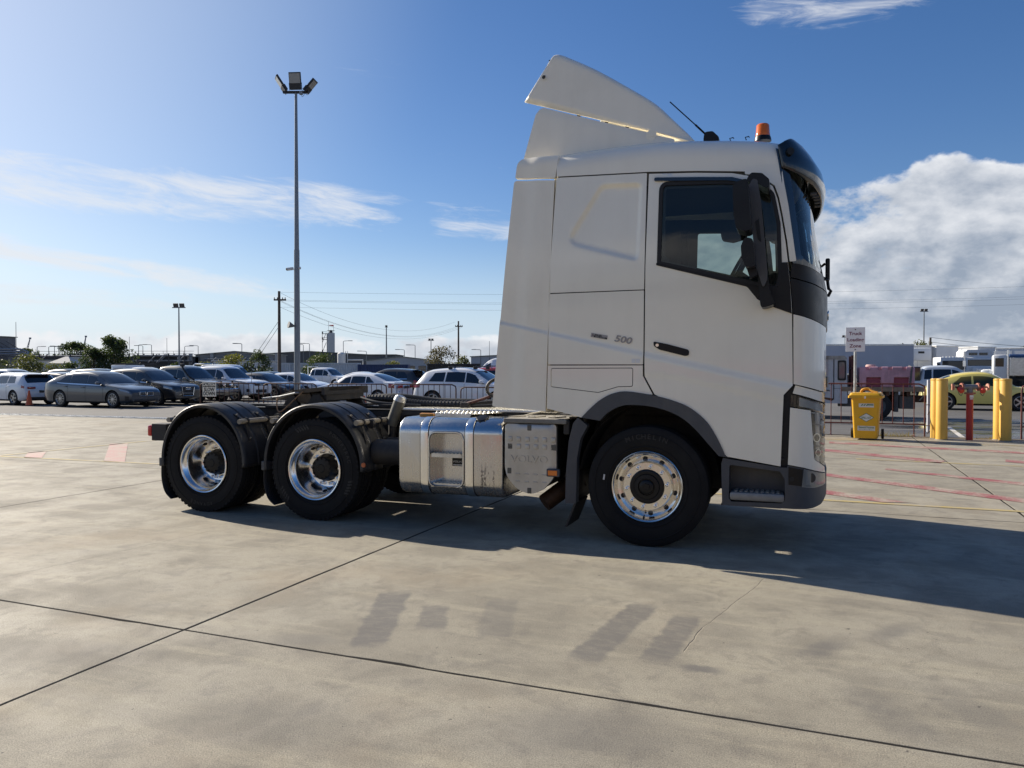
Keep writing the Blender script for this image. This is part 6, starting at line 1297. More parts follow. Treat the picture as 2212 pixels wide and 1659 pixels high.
S_SUV = spec(4.63,1.90,1.66,2.81,0.90,0.37, [(-2.31,0.62),(-2.26,0.88),(-2.18,1.04),(-1.4,1.08),(0.75,1.02),(1.1,1.05),(1.7,0.97),(2.15,0.86),(2.31,0.70)],
   [(-2.2,1.05),(-1.95,1.36),(-1.70,1.56),(-0.9,1.64),(-0.1,1.645),(0.35,1.54),(0.8,1.28),(1.12,1.06)], [(0.05,0.92,-0.02,-0.50),(-0.85,0.0,0.02,-0.02),(-1.60,-0.92,0.22,0.02)], (1.08,0.38), (-2.17,-1.78), seams=[0.96,0.0,-0.9], handles=[-0.12,-1.02], mirror=0.76, clear=0.22, tail=0.11)
S_SEDAN = spec(4.70,1.81,1.44,2.84,0.83,0.33, [(-2.30,0.60),(-2.27,0.93),(-2.15,1.01),(-1.6,1.02),(-0.8,0.955),(0.75,0.90),(1.1,0.925),(1.7,0.83),(2.1,0.72),(2.25,0.58)],
   [(-1.85,1.01),(-1.4,1.24),(-0.95,1.38),(-0.4,1.43),(0.05,1.425),(0.45,1.33),(0.85,1.11),(1.14,0.93)], [(0.12,0.92,-0.02,-0.48),(-0.70,0.07,0.02,-0.02),(-1.22,-0.75,0.34,0.02)], (1.10,0.42), (-1.76,-1.02), seams=[0.98,0.08,-0.85], handles=[-0.05,-0.98], mirror=0.78)
S_UTE = spec(5.30,1.86,1.80,3.13,0.95,0.39, [(-2.515,0.80),(-2.50,1.06),(-1.1,1.06),(-0.95,1.08),(0.95,1.06),(1.25,1.10),(1.9,1.05),(2.35,0.96),(2.515,0.80)],
   [(-1.16,1.06),(-1.0,1.62),(-0.8,1.76),(-0.2,1.79),(0.3,1.77),(0.62,1.64),(1.0,1.32),(1.25,1.11)], [(0.30,1.08,-0.02,-0.40),(-0.55,0.25,0.02,-0.02),(-0.95,-0.62,0.05,0.02)], (1.21,0.62), None, seams=[1.12,0.27,-0.58], handles=[0.12,-0.70], mirror=0.96, clear=0.30, nose=0.14, tail=0.04, tumble=0.26, tw=0.25)
S_BOXSUV = spec(4.83,1.92,1.85,2.88,0.86,0.39, [(-2.48,0.70),(-2.46,1.14),(-2.3,1.17),(0.8,1.13),(1.05,1.15),(1.8,1.10),(2.2,1.03),(2.30,0.85)],
   [(-2.42,1.16),(-2.30,1.55),(-2.20,1.78),(-1.6,1.85),(-0.1,1.84),(0.35,1.76),(0.75,1.46),(1.06,1.16)], [(0.05,0.86,-0.02,-0.42),(-0.85,0.0,0.02,-0.02),(-1.95,-0.90,0.06,0.02)], (1.02,0.40), (-2.40,-2.24), seams=[0.9,0.0,-0.88], handles=[-0.12,-1.0], mirror=0.74, clear=0.26, nose=0.10, tail=0.05, tumble=0.20)
S_VAN = spec(5.6,1.98,2.65,3.30,0.95,0.36, [(-2.8,0.75),(-2.79,1.20),(-2.7,1.25),(1.0,1.25),(1.5,1.22),(1.9,1.16),(2.4,1.02),(2.6,0.85)],
   [(-2.78,1.25),(-2.74,2.2),(-2.62,2.56),(-2.0,2.62),(0.2,2.62),(0.75,2.50),(1.1,2.18),(1.55,1.62),(1.9,1.18)], [(0.65,1.45,0.0,-0.34)], (1.84,1.05), None, seams=[1.5,0.62], handles=[0.85], mirror=1.40, clear=0.25, nose=0.16, tail=0.03, tumble=0.12)
S_BEETLE = spec(4.28,1.81,1.50,2.54,0.86,0.335, [(-2.12,0.48),(-2.06,0.72),(-1.75,0.90),(-1.2,0.97),(0.0,0.93),(0.75,0.90),(1.0,0.93),(1.6,0.86),(2.0,0.70),(2.14,0.52)],
   [(-1.95,0.82),(-1.55,1.15),(-1.05,1.36),(-0.5,1.47),(0.0,1.485),(0.35,1.42),(0.75,1.20),(1.10,0.94)], [(-0.30,0.85,-0.02,-0.42),(-1.10,-0.38,0.36,0.0)], (1.06,0.36), (-1.80,-1.10), seams=[0.92,-0.36], handles=[-0.2], mirror=0.68, nose=0.26, tail=0.24, tumble=0.34)
HEAD_R = -YYAW                 # nose towards the right of the yard
HEAD_L = -YYAW+math.pi         # nose towards the left
white = cpaint('white',(0.80,0.81,0.82)); bgrey = cpaint('blue_grey',(0.075,0.085,0.10),0.5); black = cpaint('black',(0.010,0.011,0.014)); beige = cpaint('beige',(0.30,0.27,0.21),0.4)
navy = cpaint('dark_navy',(0.014,0.018,0.026)); dgrey = cpaint('dark_grey',(0.035,0.034,0.033),0.4); silver = cpaint('silver',(0.50,0.51,0.52),0.6); yellow = cpaint('soft_yellow',(0.80,0.66,0.17)); red = cpaint('red',(0.28,0.012,0.014))
GRP1 = 'front row of parked cars facing right'; GRP2 = 'cars parked further back in the lot'
def row(k, dx=0.0): return (-18.95+1.08*k+dx*UY.x, 33.95+2.26*k+dx*UY.y)
# grey liftback sedan
c, r_ = build_car(S_LIFT,'parked_car','blue grey liftback sedan with silver multi-spoke wheels and twin black grilles','car',row(0,1.27),HEAD_R,bgrey,GRP1,wheels='multi',trim=M_CCHR)
nose_lamp(c, r_, 1.98,2.36,4.0,4.72,M_CLAMP,'headlamp',(-0.10,-0.02))
for s in (-1,1):
    k = c.end('grille', M_CTRIM, r_, True, s*0.03, s*0.36, 0.50, 0.66, 0.012, 0.1); MB().tube([(c.xf+0.014,s*y,z) for y,z in rpoly([(0.03,0.50),(0.36,0.51),(0.34,0.665),(0.05,0.665)],0.03,3)],0.010,5,True).build('grille_frame', M_CCHR, k)
    for q in range(6): MB().bb(c.xf+0.010,c.xf+0.022,s*(0.06+q*0.05),s*(0.068+q*0.05),0.51,0.65).build('grille_slat', M_CCHR, k)
    c.patch('air_inlet', M_CTRIM, r_, 2.18,2.34,1.2,2.8,s,0.006,4,3)
c.end('lower_intake', M_CTRIM, r_, True, -0.62,0.62,0.26,0.37,0.006,0.1)
# black SUV
c, r_ = build_car(S_SUV,'parked_car','black SUV with large silver framed single grille and ringed badge','car',row(1,1.05),HEAD_R,black,GRP1,trim=M_CCHR)
nose_lamp(c, r_, 1.80,2.20,3.9,4.75,M_CLAMP,'headlamp')
k = c.end('grille', M_CTRIM, r_, True,-0.36,0.36,0.42,0.84,0.02,0.1); MB().tube([(c.xf+0.02,y,z) for y,z in rpoly([(-0.30,0.42),(0.30,0.42),(0.37,0.80),(0.33,0.85),(-0.33,0.85),(-0.37,0.80)],0.03,3)],0.014,5,True).build('grille_frame', M_CCHR, k)
MB().bb(c.xf+0.018,c.xf+0.026,-0.30,0.30,0.50,0.58).build('plate_holder', mat('plate_grey',(0.10,0.11,0.12),0.4), k)
for q in range(4): MB().tube([(c.xf+0.03,-0.105+0.07*q+0.048*math.cos(t),0.75+0.048*math.sin(t)) for t in [i*math.pi/8 for i in range(16)]],0.008,5,True).build('badge_ring', M_CCHR, k)
# beige dual-cab ute with bull bar
c, r_ = build_car(S_UTE,'parked_ute','beige dual cab ute with steel bull bar and black snorkel','ute',row(2,0.55),HEAD_R,beige,GRP1,wheels='six')
nose_lamp(c, r_, 2.12,2.42,4.0,4.8,M_CLAMP,'headlamp')
bb_ = MB().tube([(2.62,-0.80,0.62),(2.66,-0.78,1.0),(2.70,-0.4,1.08),(2.70,0.4,1.08),(2.66,0.78,1.0),(2.62,0.80,0.62)],0.03,6).build('bull_bar', M_CCHR, r_); MB().rbox(2.48,2.66,-0.86,0.86,0.50,0.70,0.04).build('steel_bumper', M_CCHR, bb_)
for s in (-1,1): MB().bb(2.60,2.64,s*0.42,s*0.34,0.66,1.06).build('bar_post', M_CTRIM, bb_); MB().lathe([(0,0.10),(0.085,0.09),(0.09,0.0),(0,0)], c=(2.64,s*0.25,0.86), axis='X', n=16).build('driving_lamp', M_CCHR, bb_)
c.end('grille', M_CTRIM, r_, True,-0.45,0.45,0.74,0.92,0.012,0.1)
MB().tube([(1.45,-0.90,1.12),(1.15,-0.92,1.28),(0.80,-0.90,1.62),(0.72,-0.90,1.78)],0.045,8).rbox(0.62,0.84,-0.96,-0.84,1.76,1.90,0.03).build('snorkel', M_CTRIM, r_, smooth=40)
MB().bb(-2.45,-1.2,-0.86,0.86,1.05,1.09).build('tray_cover', M_CTRIM, r_)
# white ute
c, r_ = build_car(S_UTE,'parked_ute','white ute with slim black grille, headboard rack and tall aerial','ute',row(3,0.48),HEAD_R,white,GRP1,wheels='six')
nose_lamp(c, r_, 1.95,2.42,4.05,4.85,M_CLAMP,'headlamp'); k = c.end('grille', M_CTRIM, r_, True,-0.50,0.50,0.78,0.92,0.012,0.1)
MB().tube([(c.xf+0.02,0.11*math.cos(t),0.86+0.06*math.sin(t)) for t in [i*math.pi/8 for i in range(16)]],0.010,5,True).tube([(c.xf+0.02,0.045*math.cos(t),0.87+0.05*math.sin(t)) for t in [i*math.pi/8 for i in range(16)]],0.008,5,True).build('badge_ring', M_CCHR, k)
c.end('lower_intake', M_CTRIM, r_, True,-0.42,0.42,0.42,0.60,0.008,0.1)
for s in (-1,1): c.patch('fog_surround', M_CTRIM, r_, 2.30,2.46,1.6,2.7,s,0.006,4,3)
MB().tube([(-1.25,-0.75,1.1),(-1.28,-0.72,1.86),(-1.28,-0.60,1.93),(-1.28,0.60,1.93),(-1.28,0.72,1.86),(-1.25,0.75,1.1)],0.025,6).tube([(-1.28,-0.7,1.75),(-1.28,0.7,1.75)],0.02,6).build('headboard', M_CCHR, r_)
MB().tube([(2.40,-0.60,0.95),(2.41,-0.60,2.35)],0.012,5).build('aerial', M_CTRIM, r_)
MB().rbox(-2.5,-1.32,-0.9,0.9,0.98,1.10,0.02).build('tray', white, r_)
# dark sedan, white sedan completing the row
c, r_ = build_car(S_SEDAN,'parked_car','dark navy sedan behind the barrier beside the lamp mast','car',row(4,0.9),HEAD_R,navy,GRP1); nose_lamp(c, r_, 1.78,2.12,3.9,4.75,M_CLAMP,'headlamp'); c.end('grille', M_CTRIM, r_, True,-0.42,0.42,0.50,0.62,0.008,0.1)
c, r_ = build_car(S_SEDAN,'parked_car','white sedan half hidden by the grey lamp mast','car',row(5,0.9),HEAD_R,white,GRP1); nose_lamp(c, r_, 1.78,2.12,3.9,4.75,M_CLAMP,'headlamp'); c.end('grille', M_CTRIM, r_, True,-0.45,0.45,0.46,0.64,0.010,0.1)
# white hatch, left edge, tail towards the right
def tail_set(c, r_, x0, x1, k0, k1, zp, lamp_end=None, dark=None):
    for s in (1,-1): c.patch('tail_lamp', M_CTAIL, r_, x0, x1, k0, k1, s, 0.008, 5, 3)
    if lamp_end:
        for s in (1,-1): c.end('tail_lamp', M_CTAIL, r_, False, s*lamp_end[0], s*lamp_end[1], lamp_end[2], lamp_end[3], 0.012, 0.08)
    c.end('number_plate', mat('plate_black',(0.03,0.03,0.03),0.5), r_, False,-0.19,0.19,zp-0.055,zp+0.055,0.016,0.05,0.005)
    if dark: c.end('bumper_trim', M_CTRIM, r_, False,-0.66,0.66,dark[0],dark[1],0.008,0.1)
c, r_ = build_car(S_HATCH,'parked_car','white hatchback with black wheels beside the orange cone, rear facing right','car',(-23.25,36.0),HEAD_L-R(6),white,GRP2,wheels='five',rimmat=M_CRIMD)
tail_set(c, r_, -2.09,-1.92,3.9,4.7,0.62,(0.36,0.70,0.74,0.84),(0.24,0.38)); c.end('spoiler', M_CTRIM, r_, False,-0.5,0.5,1.34,1.40,-0.30,0.45)
# rear row facing left: white saloon, grey SUV ; facing right: white SUV
c, r_ = build_car(S_SEDAN,'parked_car','white saloon with dark red tail lamps seen from behind over the fifth wheel','car',(-7.15,36.6),HEAD_L,white,GRP2,trim=M_CCHR); tail_set(c, r_, -2.26,-1.98,3.6,4.7,0.80,(0.36,0.72,0.76,0.90))
c, r_ = build_car(S_SUV,'parked_car','dark grey SUV with rounded tail and red lamps behind the white saloon','car',(-6.9,43.6),HEAD_L,dgrey,GRP2,trim=M_CCHR); tail_set(c, r_, -2.25,-2.0,3.7,4.8,0.80,(0.30,0.72,0.86,0.98)); MB().rbox(-2.28,-1.72,-0.58,0.58,1.585,1.62,0.015).build('spoiler', M_CTRIM, r_)
c, r_ = build_car(S_SUV,'parked_car','white SUV with black roof racks close behind the truck cab','car',(-1.55,31.2),HEAD_R,white,GRP2); tail_set(c, r_, -2.24,-1.98,3.9,4.9,0.80,(0.34,0.72,0.92,1.04))
for x in (-0.75,0.35):
    rk = MB().tube([(x,-0.62,1.73),(x,0.62,1.73)],0.022,6)
    for s in (-1,1): rk.rbox(x-0.08,x+0.08,min(s*0.56,s*0.66),max(s*0.56,s*0.66),1.61,1.74,0.02)
    rk.build('roof_rack', M_CTRIM, r_)
for s in (-1,1): c.patch('arch_trim', M_CTRIM, r_, -1.405-0.44,-1.405+0.44,0.0,1.4,s,0.003,8,2)
# further back
c, r_ = build_car(S_BOXSUV,'parked_car','tall black boxy SUV with roof rails behind the lamp mast','car',(-24.6,63.0),HEAD_R,black,GRP2); nose_lamp(c, r_, 1.95,2.2,3.9,4.75,M_CLAMP,'headlamp')
for s in (-1,1): MB().tube([(-1.9,s*0.66,1.88),(-1.8,s*0.66,1.95),(0.1,s*0.66,1.94),(0.25,s*0.66,1.86)],0.022,5).build('roof_rail', M_CTRIM, r_)
c, r_ = build_car(S_UTE,'parked_ute','far white dual cab ute behind the white saloon roof','ute',(-16.1,66.5),HEAD_R,white,GRP2,wheels='six')
MB().tube([(-1.3,-0.75,1.1),(-1.35,-0.72,1.88),(-1.35,0.72,1.88),(-1.3,0.75,1.1)],0.03,6).build('headboard', M_CCHR, r_)
c, r_ = build_car(S_UTE,'parked_ute','black ute with chrome sports bar behind the white ute','ute',(-20.5,52.5),HEAD_R,black,GRP2,wheels='six')
MB().tube([(-1.9,-0.78,1.08),(-1.45,-0.74,1.62),(-1.35,0.0,1.66),(-1.45,0.74,1.62),(-1.9,0.78,1.08)],0.04,6).build('sports_bar', M_CCHR, r_)
build_car(S_VAN,'parked_van','low white van roof behind the black boxy SUV','van',(-26.5,72.0),HEAD_R,white,GRP2)[1].scale = (1,1,0.80)
build_car(S_VAN,'parked_van','tall white van parked behind the red car, beside the truck cab','van',(-0.3,44.5),HEAD_L,white,GRP2)[1].scale = (1,1,0.87)
c, r_ = build_car(S_SUV,'parked_car','red car with roof bars between the white SUV and the tall van','car',(-0.2,38.2),HEAD_R,red,GRP2); r_.scale = (1,1,1.04)
for x in (-0.8,0.3): MB().tube([(x,-0.6,1.72),(x,0.6,1.72)],0.025,6).build('roof_rack', M_CTRIM, r_)
build_car(S_HATCH,'parked_car','silver wagon roof behind the white hatchback at the left edge','car',(-30.4,47.0),HEAD_R,silver,GRP2)[1].scale = (1.05,1,1.12)
build_car(S_SUV,'parked_car','dark SUV with roof bars behind the white hatchback','car',(-35.5,62.0),HEAD_R,navy,GRP2)
build_car(S_HATCH,'parked_car','dark small car between the white hatchback and the grey liftback','car',(-25.2,42.0),HEAD_L,dgrey,GRP2)
build_car(S_HATCH,'parked_car','small silver car with glinting roof behind the grey liftback','car',(-28.5,51.0),HEAD_R,silver,GRP2)
build_car(S_SUV,'parked_car','black SUV with pale roof above the grey liftback','car',(-24.5,46.0),HEAD_R,black,GRP2)
build_car(S_HATCH,'parked_car','dark hatch between the black boxy SUV and the far white ute','car',(-18.6,60.0),HEAD_R,navy,GRP2)
build_car(S_SEDAN,'parked_car','pale sedan between the black ute and the white van','car',(-22.8,60.5),HEAD_R,silver,GRP2)
build_car(S_SUV,'parked_car','far dark SUV to the right of the grey SUV','car',(-4.4,62.0),HEAD_R,navy,GRP2)
build_car(S_SEDAN,'parked_car','far white sedan left of the dark grey SUV roof','car',(-12.2,64.0),HEAD_R,white,GRP2)
# white canopy ute behind the beige ute
c, r_ = build_car(S_UTE,'parked_ute','white ute with tall service canopy behind the black SUV','ute',(-27.6,58.0),HEAD_R,white,GRP2,wheels='six')
k = MB().rbox(-2.55,-1.12,-0.92,0.92,1.05,1.98,0.05).build('canopy', white, r_, smooth=35); MB().bb(-2.3,-1.35,-0.928,-0.92,1.30,1.78).build('canopy_door', mat('canopy_grey',(0.55,0.56,0.57),0.4), k)
for yy in (-0.7,0.7): MB().bb(-2.4,0.4,yy-0.03,yy+0.03,2.06,2.10).build('roof_bar', M_CTRIM, r_)
for xx in (-2.2,-1.3,0.2): MB().bb(xx-0.03,xx+0.03,-0.75,0.75,2.0,2.06).build('rack_cross_bar', M_CTRIM, r_)
# yellow beetle-shaped coupe on the right
c, r_ = build_car(dict(S_BEETLE,glass=M_CGLASS),'parked_car','pale yellow rounded two-door coupe behind the yellow bollards','car',(18.8,30.9),HEAD_R-R(2),yellow,None); nose_lamp(c, r_, 1.85,2.06,3.8,4.9,M_CLAMP,'headlamp')
# ================================================================== things around the yard edge
M_RUST = mat('rusty_barrier_steel', (0.070,0.030,0.022), 0.7, 0.3, vary=0.4, vscale=9); M_RUST2 = mat('red_brown_barrier', (0.095,0.020,0.018), 0.6, vary=0.35, vscale=7, dirt=(0.20,0.10,0.05), dirt_amt=0.35)
def barrier(label, u0, u1, off, h, m, n=11, low=0.22, sign=None, group='crowd barriers along the edge of the concrete', hook=False):
    a, b = yw(u0, vedge(u0)+off), yw(u1, vedge(u1)+off); L = (b-a).length; rz = math.atan2(b.y-a.y, b.x-a.x)
    r = tag(empty('crowd_barrier', (a.x,a.y,-0.045), rz), label, 'barrier', group); q = 0.12
    MB().tube([(0.03,0,0.0),(0.03,0,h-q),(0.045,0,h-q*0.4),(0.03+q,0,h),(L-0.03-q,0,h),(L-0.045,0,h-q*0.4),(L-0.03,0,h-q),(L-0.03,0,0.0)],0.019,8).build('frame', m, r, smooth=50)
    MB().cyl((0.03,0,low),(L-0.03,0,low),0.016,0.016,8).build('lower_rail', m, r)
    for k in range(1,n): x = 0.03+(L-0.06)*k/n; MB().cyl((x,0,low),(x,0,h),0.0095,0.0095,6).build('bar', m, r)
    for x in (0.25,L-0.25): MB().tube([(x,-0.28,0.012),(x,0,0.10),(x,0.28,0.012)],0.014,6).cyl((x,0,0.09),(x,0,low),0.014,0.014,6).build('foot', m, r)
    if hook: MB().tube([(L,0,0.30),(L+0.08,0,0.32),(L+0.09,0,0.22),(L+0.03,0,0.12)],0.012,6).tube([(L,0,0.78),(L+0.08,0,0.80),(L+0.08,0,0.66),(L+0.03,0,0.55)],0.012,6).build('hook', M_WORN, r)
    return r, L
BZ = [(-17.0,-14.71),(-14.59,-12.63),(-12.29,-10.26),(-10.15,-8.06),(-7.97,-5.9)]
LB = ['rusty crowd barrier carrying the caution sign','second rusty crowd barrier from the caution sign, in front of the mast','rusty crowd barrier in front of the white saloon','rusty crowd barrier in front of the white SUV tail','rusty crowd barrier nearest the back of the truck cab']
bars = [barrier(LB[k], a, b, 0.25, 1.17 if k < 4 else 1.10, M_RUST, 12) for k, (a, b) in enumerate(BZ)]
for k, x in ((2,1.0),(3,1.62)): 
    MB().bb(x,x+0.20,-0.03,-0.015,0.52,0.64).build('small_plate', mat('worn_plate',(0.45,0.42,0.36),0.6,vary=0.5,vscale=20), bars[k][0])
barrier('red brown crowd barrier behind the yellow bin', 1.45, 3.72, 0.12, 1.26, M_RUST2, 10, 0.33, hook=True); barrier('red brown crowd barrier right of the hydrant', 5.55, 7.8, 0.10, 1.26, M_RUST2, 10, 0.33)
barrier('red brown crowd barrier hidden behind the truck nose', -0.9, 1.35, 0.12, 1.26, M_RUST2, 10, 0.33)
# caution sign on the first barrier
r0 = bars[0][0]; cs_ = tag(empty('caution_sign', tuple(yw(-16.83, vedge(-16.83)+0.20, 0)), -YYAW+R(2.5)), 'small black and white CAUTION SLOW DOWN sign on the rusty barrier', 'sign')
MB().rbox(0,0.52,-0.012,0.0,0.70,1.155,0.004).build('board', mat('sign_white',(0.86,0.82,0.72),0.5), cs_)
MB().bb(0.018,0.502,-0.0145,-0.0125,1.0,1.138).build('black_header', M_PRINT, cs_)
def sgn(body, x, z, size, m, sx=1.0, bold=0.004): text('lettering', body, size, m, cs_, TF(x,-0.0175,z), 0.001, sx=sx, bold=bold)
sgn('CAUTION',0.26,1.068,0.125,mat('sign_white',(0.86,0.82,0.72)),0.86); sgn('SLOW',0.26,0.915,0.165,M_PRINT,0.88); sgn('DOWN',0.26,0.785,0.165,M_PRINT,0.82)
# traffic cone
def cone(label, p, h):
    r = tag(empty('traffic_cone', (p[0],p[1],-0.045)), label, 'traffic cone', 'orange traffic cones')
    MB().rbox(-0.20,0.20,-0.20,0.20,0,0.03,0.01).build('base', mat('cone_base',(0.03,0.03,0.03),0.7), r); MB().lathe([(0.15,0.03),(0.14,0.05),(0.030,h),(0.0,h)], axis='Z', n=20).build('cone_body', mat('cone_orange',(0.72,0.13,0.035),0.5,vary=0.12), r, smooth=40)
cone('orange traffic cone by the white hatchback at the left edge',(-21.5,34.2),0.68); cone('orange traffic cone tip behind the white saloon',(-5.1,26.5),0.70)
# ---- lighting mast
ms = tag(empty('lighting_mast', (-10.42,37.3,-0.045), 0), 'tall grey lighting mast with three floodlights rising left of the truck', 'lamp post')
M_MAST = mat('mast_grey', (0.20,0.225,0.25), 0.45, 0.4, vary=0.06); MB().cyl((0,0,0),(0,0,7.4),0.155,0.135,8).build('lower_shaft', M_MAST, ms); MB().cyl((0,0,7.4),(0,0,14.95),0.118,0.066,8).build('upper_shaft', M_MAST, ms); MB().rbox(-0.28,0.28,-0.28,0.28,0,0.04,0.005).build('base_plate', M_MAST, ms)
M_FLB = mat('flood_black', (0.015,0.016,0.02), 0.5); M_FLG = mat('flood_glass', (0.30,0.30,0.29), 0.25, coat=0.5)
def flood(p, rz, tilt, size=0.58):
    f = empty('floodlight', p, rz, ms); f.rotation_euler = (R(tilt),0,rz)
    MB().rbox(-size/2,size/2,-0.05,0.05,0.06,0.06+size*0.92,0.015).build('housing', M_FLB, f); MB().bb(-size/2+0.03,size/2-0.03,-0.058,-0.05,0.09,size*0.92).build('glass', M_FLG, f)
    MB().bb(-size*0.48,size*0.46,-0.07,0.09,-0.20,0.07).build('driver_box', M_FLB, f); MB().tube([(-size/2-0.02,0,0.12),(-size/2-0.02,0,-0.26),(size/2+0.02,0,-0.26),(size/2+0.02,0,0.12)],0.012,6).build('yoke', M_FLB, f)
flood((0.03,-0.18,15.25),R(-4),12); flood((-0.62,0.05,15.22),R(-68),34); flood((0.60,0.0,15.15),R(84),42,0.52)
MB().bb(-0.62,0.62,-0.06,0.06,14.93,15.03).build('cross_head', M_FLB, ms); MB().rbox(0.20,0.36,-0.16,-0.06,14.82,15.0,0.02).build('junction_box', M_MAST, ms)
MB().tube([(0.30,-0.1,14.85),(0.32,-0.1,14.72),(0.40,-0.1,14.78),(0.45,-0.1,14.9)],0.012,5).build('cable', M_FLB, ms)
cmr = MB().cyl((-0.16,-0.05,6.50),(-0.42,-0.22,6.44),0.075,0.075,12).build('security_camera', M_WALLW, ms, smooth=40); MB().cyl((-0.42,-0.22,6.44),(-0.44,-0.235,6.435),0.06,0.06,12).build('camera_lens', M_PRINT, cmr); MB().cyl((0.12,-0.05,6.52),(0.20,-0.06,6.52),0.07,0.06,10).build('camera_mount', M_WALLW, cmr)
MB().cyl((-0.14,-0.05,3.72),(-0.36,-0.2,3.78),0.05,0.17,14).build('horn_speaker', mat('horn_grey',(0.12,0.13,0.14),0.5), ms, smooth=40)
# ---- loading sign
ls = tag(empty('loading_zone_sign', (7.79,17.45,-0.045), R(-23)), 'white Truck Loading Zone sign on a galvanised post', 'sign')
MB().cyl((0.0,0,0),(0,0,2.50),0.030,0.030,14).build('post', M_GALV, ls, smooth=40); MB().rbox(-0.20,0.20,-0.045,-0.038,2.0,2.55,0.003).build('board', mat('sign_face',(0.80,0.80,0.82),0.5), ls)
M_MAR = mat('maroon_print', (0.16,0.012,0.055), 0.5)
for body, z in (('Truck',2.405),('Loading',2.265),('Zone',2.125)): text('lettering', body, 0.105, M_MAR, ls, TF(0,-0.0475,z), 0.001, sx=1.05, bold=0.002)
for z in (2.50,2.045): MB().cyl((0,-0.045,z),(0,-0.052,z),0.014,0.012,10).build('bolt', M_STRUCT, ls)
# ---- spill kit bin
bn = tag(empty('spill_kit_bin', (7.87,17.05,0), R(-29)), 'yellow wheelie bin with spill kit stickers standing by the barrier', 'bin')
M_BIN = mat('bin_yellow', (0.66,0.36,0.012), 0.42, vary=0.06, vscale=4, dirt=(0.30,0.15,0.03), dirt_amt=0.15)
def frus(z0, z1, a0, b0, a1, b1, r0=0.04):
    m = MB(); p0 = rr(a0,b0,r0,4); p1 = rr(a1,b1,r0*1.3,4); n = len(p0); m.v = [(p[0],p[1],z0) for p in p0]+[(p[0],p[1],z1) for p in p1]; m.f = [(i,(i+1)%n,n+(i+1)%n,n+i) for i in range(n)]+[tuple(range(n-1,-1,-1)),tuple(range(n,2*n))]; return m
frus(0.04,0.94,0.235,0.26,0.285,0.33).build('bin_body', M_BIN, bn, smooth=40); frus(0.925,0.975,0.345,0.385,0.345,0.385,0.03).build('rim', M_BIN, bn, smooth=40); frus(0.982,1.035,0.325,0.37,0.30,0.34,0.05).build('lid', M_BIN, bn, smooth=40)
MB().tube(spline([(-0.12,0.1,1.03),(-0.08,0.05,1.10),(0.02,0.08,1.12),(0.10,0.04,1.07),(0.22,0.0,1.03)],4),[0.03]*17,6).build('folded_strap', mat('orange_cloth',(0.50,0.25,0.03),0.8), bn, smooth=50)
for s in (-1,1): MB().cyl((s*0.285,0.30,0.115),(s*0.335,0.30,0.115),0.112,0.112,20).build('wheel', M_CTYRE, bn, smooth=40)
MB().box((0.0,-0.392,0.94),(0.03,0.02,0.05)).build('seal_tag', M_WPRINT, bn)
def binz(z): return -(0.26+0.07*(z-0.04)/0.90)-0.004
M_STK = mat('sticker_pale',(0.62,0.63,0.60),0.5); M_GRN = mat('sticker_green',(0.02,0.13,0.06),0.5); tl = math.atan2(0.07,0.90)
def stick(name, poly, z, m, d=0.0, par=None): return MB().prism(poly, -0.001, 0.001).build(name, m, par or bn, loc=(0.02,binz(z)-d,z), rot=(tl,0,0))
s1 = stick('top_sticker', [(-0.15,-0.042),(0.15,-0.042),(0.15,0.042),(-0.15,0.042)], 0.765, M_STK)
for k in range(3): MB().prism([(-0.11+k*0.05,-0.01),(-0.085+k*0.05,-0.01),(-0.055+k*0.05,0.03),(-0.08+k*0.05,0.03)], -0.003,-0.0012).build('green_bar', M_GRN, s1)
MB().bb(0.02,0.14,-0.003,-0.0012,0.0,0.025).build('green_block', M_GRN, s1)
s2 = stick('diamond_sticker', [(-0.155,0),(0,-0.098),(0.155,0),(0,0.098)], 0.50, M_GRN); MB().prism([(-0.138,0),(0,-0.087),(0.138,0),(0,0.087)], -0.003,-0.0012).build('diamond_face', M_STK, s2)
text('lettering','SPILL KIT',0.062,M_GRN,s2,TF(0,-0.004,-0.008),0.0006,sx=0.80,bold=0.001)
s3 = stick('bottom_sticker', [(-0.175,-0.052),(0.175,-0.052),(0.175,0.052),(-0.175,0.052)], 0.262, M_STK); text('lettering','General Purpose',0.056,M_GRN,s3,TF(0,-0.003,0.020),0.0006,sx=0.82,bold=0.001)
for k in range(9): MB().bb(-0.15+k*0.034,-0.132+k*0.034,-0.003,-0.0012,-0.038,-0.020-0.004*(k%3)).build('small_print', mat('print_grey',(0.25,0.26,0.24),0.6), s3)
# ---- bollards and hydrant
M_HFX = mat('grout_grey',(0.25,0.23,0.19),0.9)
M_BOL = mat('bollard_yellow', (0.66,0.40,0.07), 0.45, vary=0.05, vscale=5, dirt=(0.30,0.18,0.06), dirt_amt=0.45)
for k, (x, y, la) in enumerate([(9.47,16.92,'large yellow bollard left of the red hydrant'),(9.515,17.22,'yellow bollard tucked behind the left large bollard'),(10.68,16.62,'large yellow bollard right of the red hydrant'),(10.74,16.92,'yellow bollard tucked behind the right large bollard')]):
    r = tag(empty('bollard', (x,y,0)), la, 'bollard', 'yellow steel bollards'); MB().lathe([(0.118,0.0),(0.118,1.33),(0.112,1.345),(0,1.352)], axis='Z', n=32).build('post', M_BOL, r, smooth=40); MB().lathe([(0.1195,1.30),(0.1195,1.335)], axis='Z', n=32).build('cap_rim', M_BOL, r, smooth=40); MB().lathe([(0.135,0.0),(0.132,0.012),(0.118,0.016)], axis='Z', n=24).build('base_collar', M_HFX, r)
hy = tag(empty('fire_hydrant', (10.06,16.88,0), R(-6)), 'red fire hydrant standpipe with two valve outlets between the yellow bollards', 'hydrant')
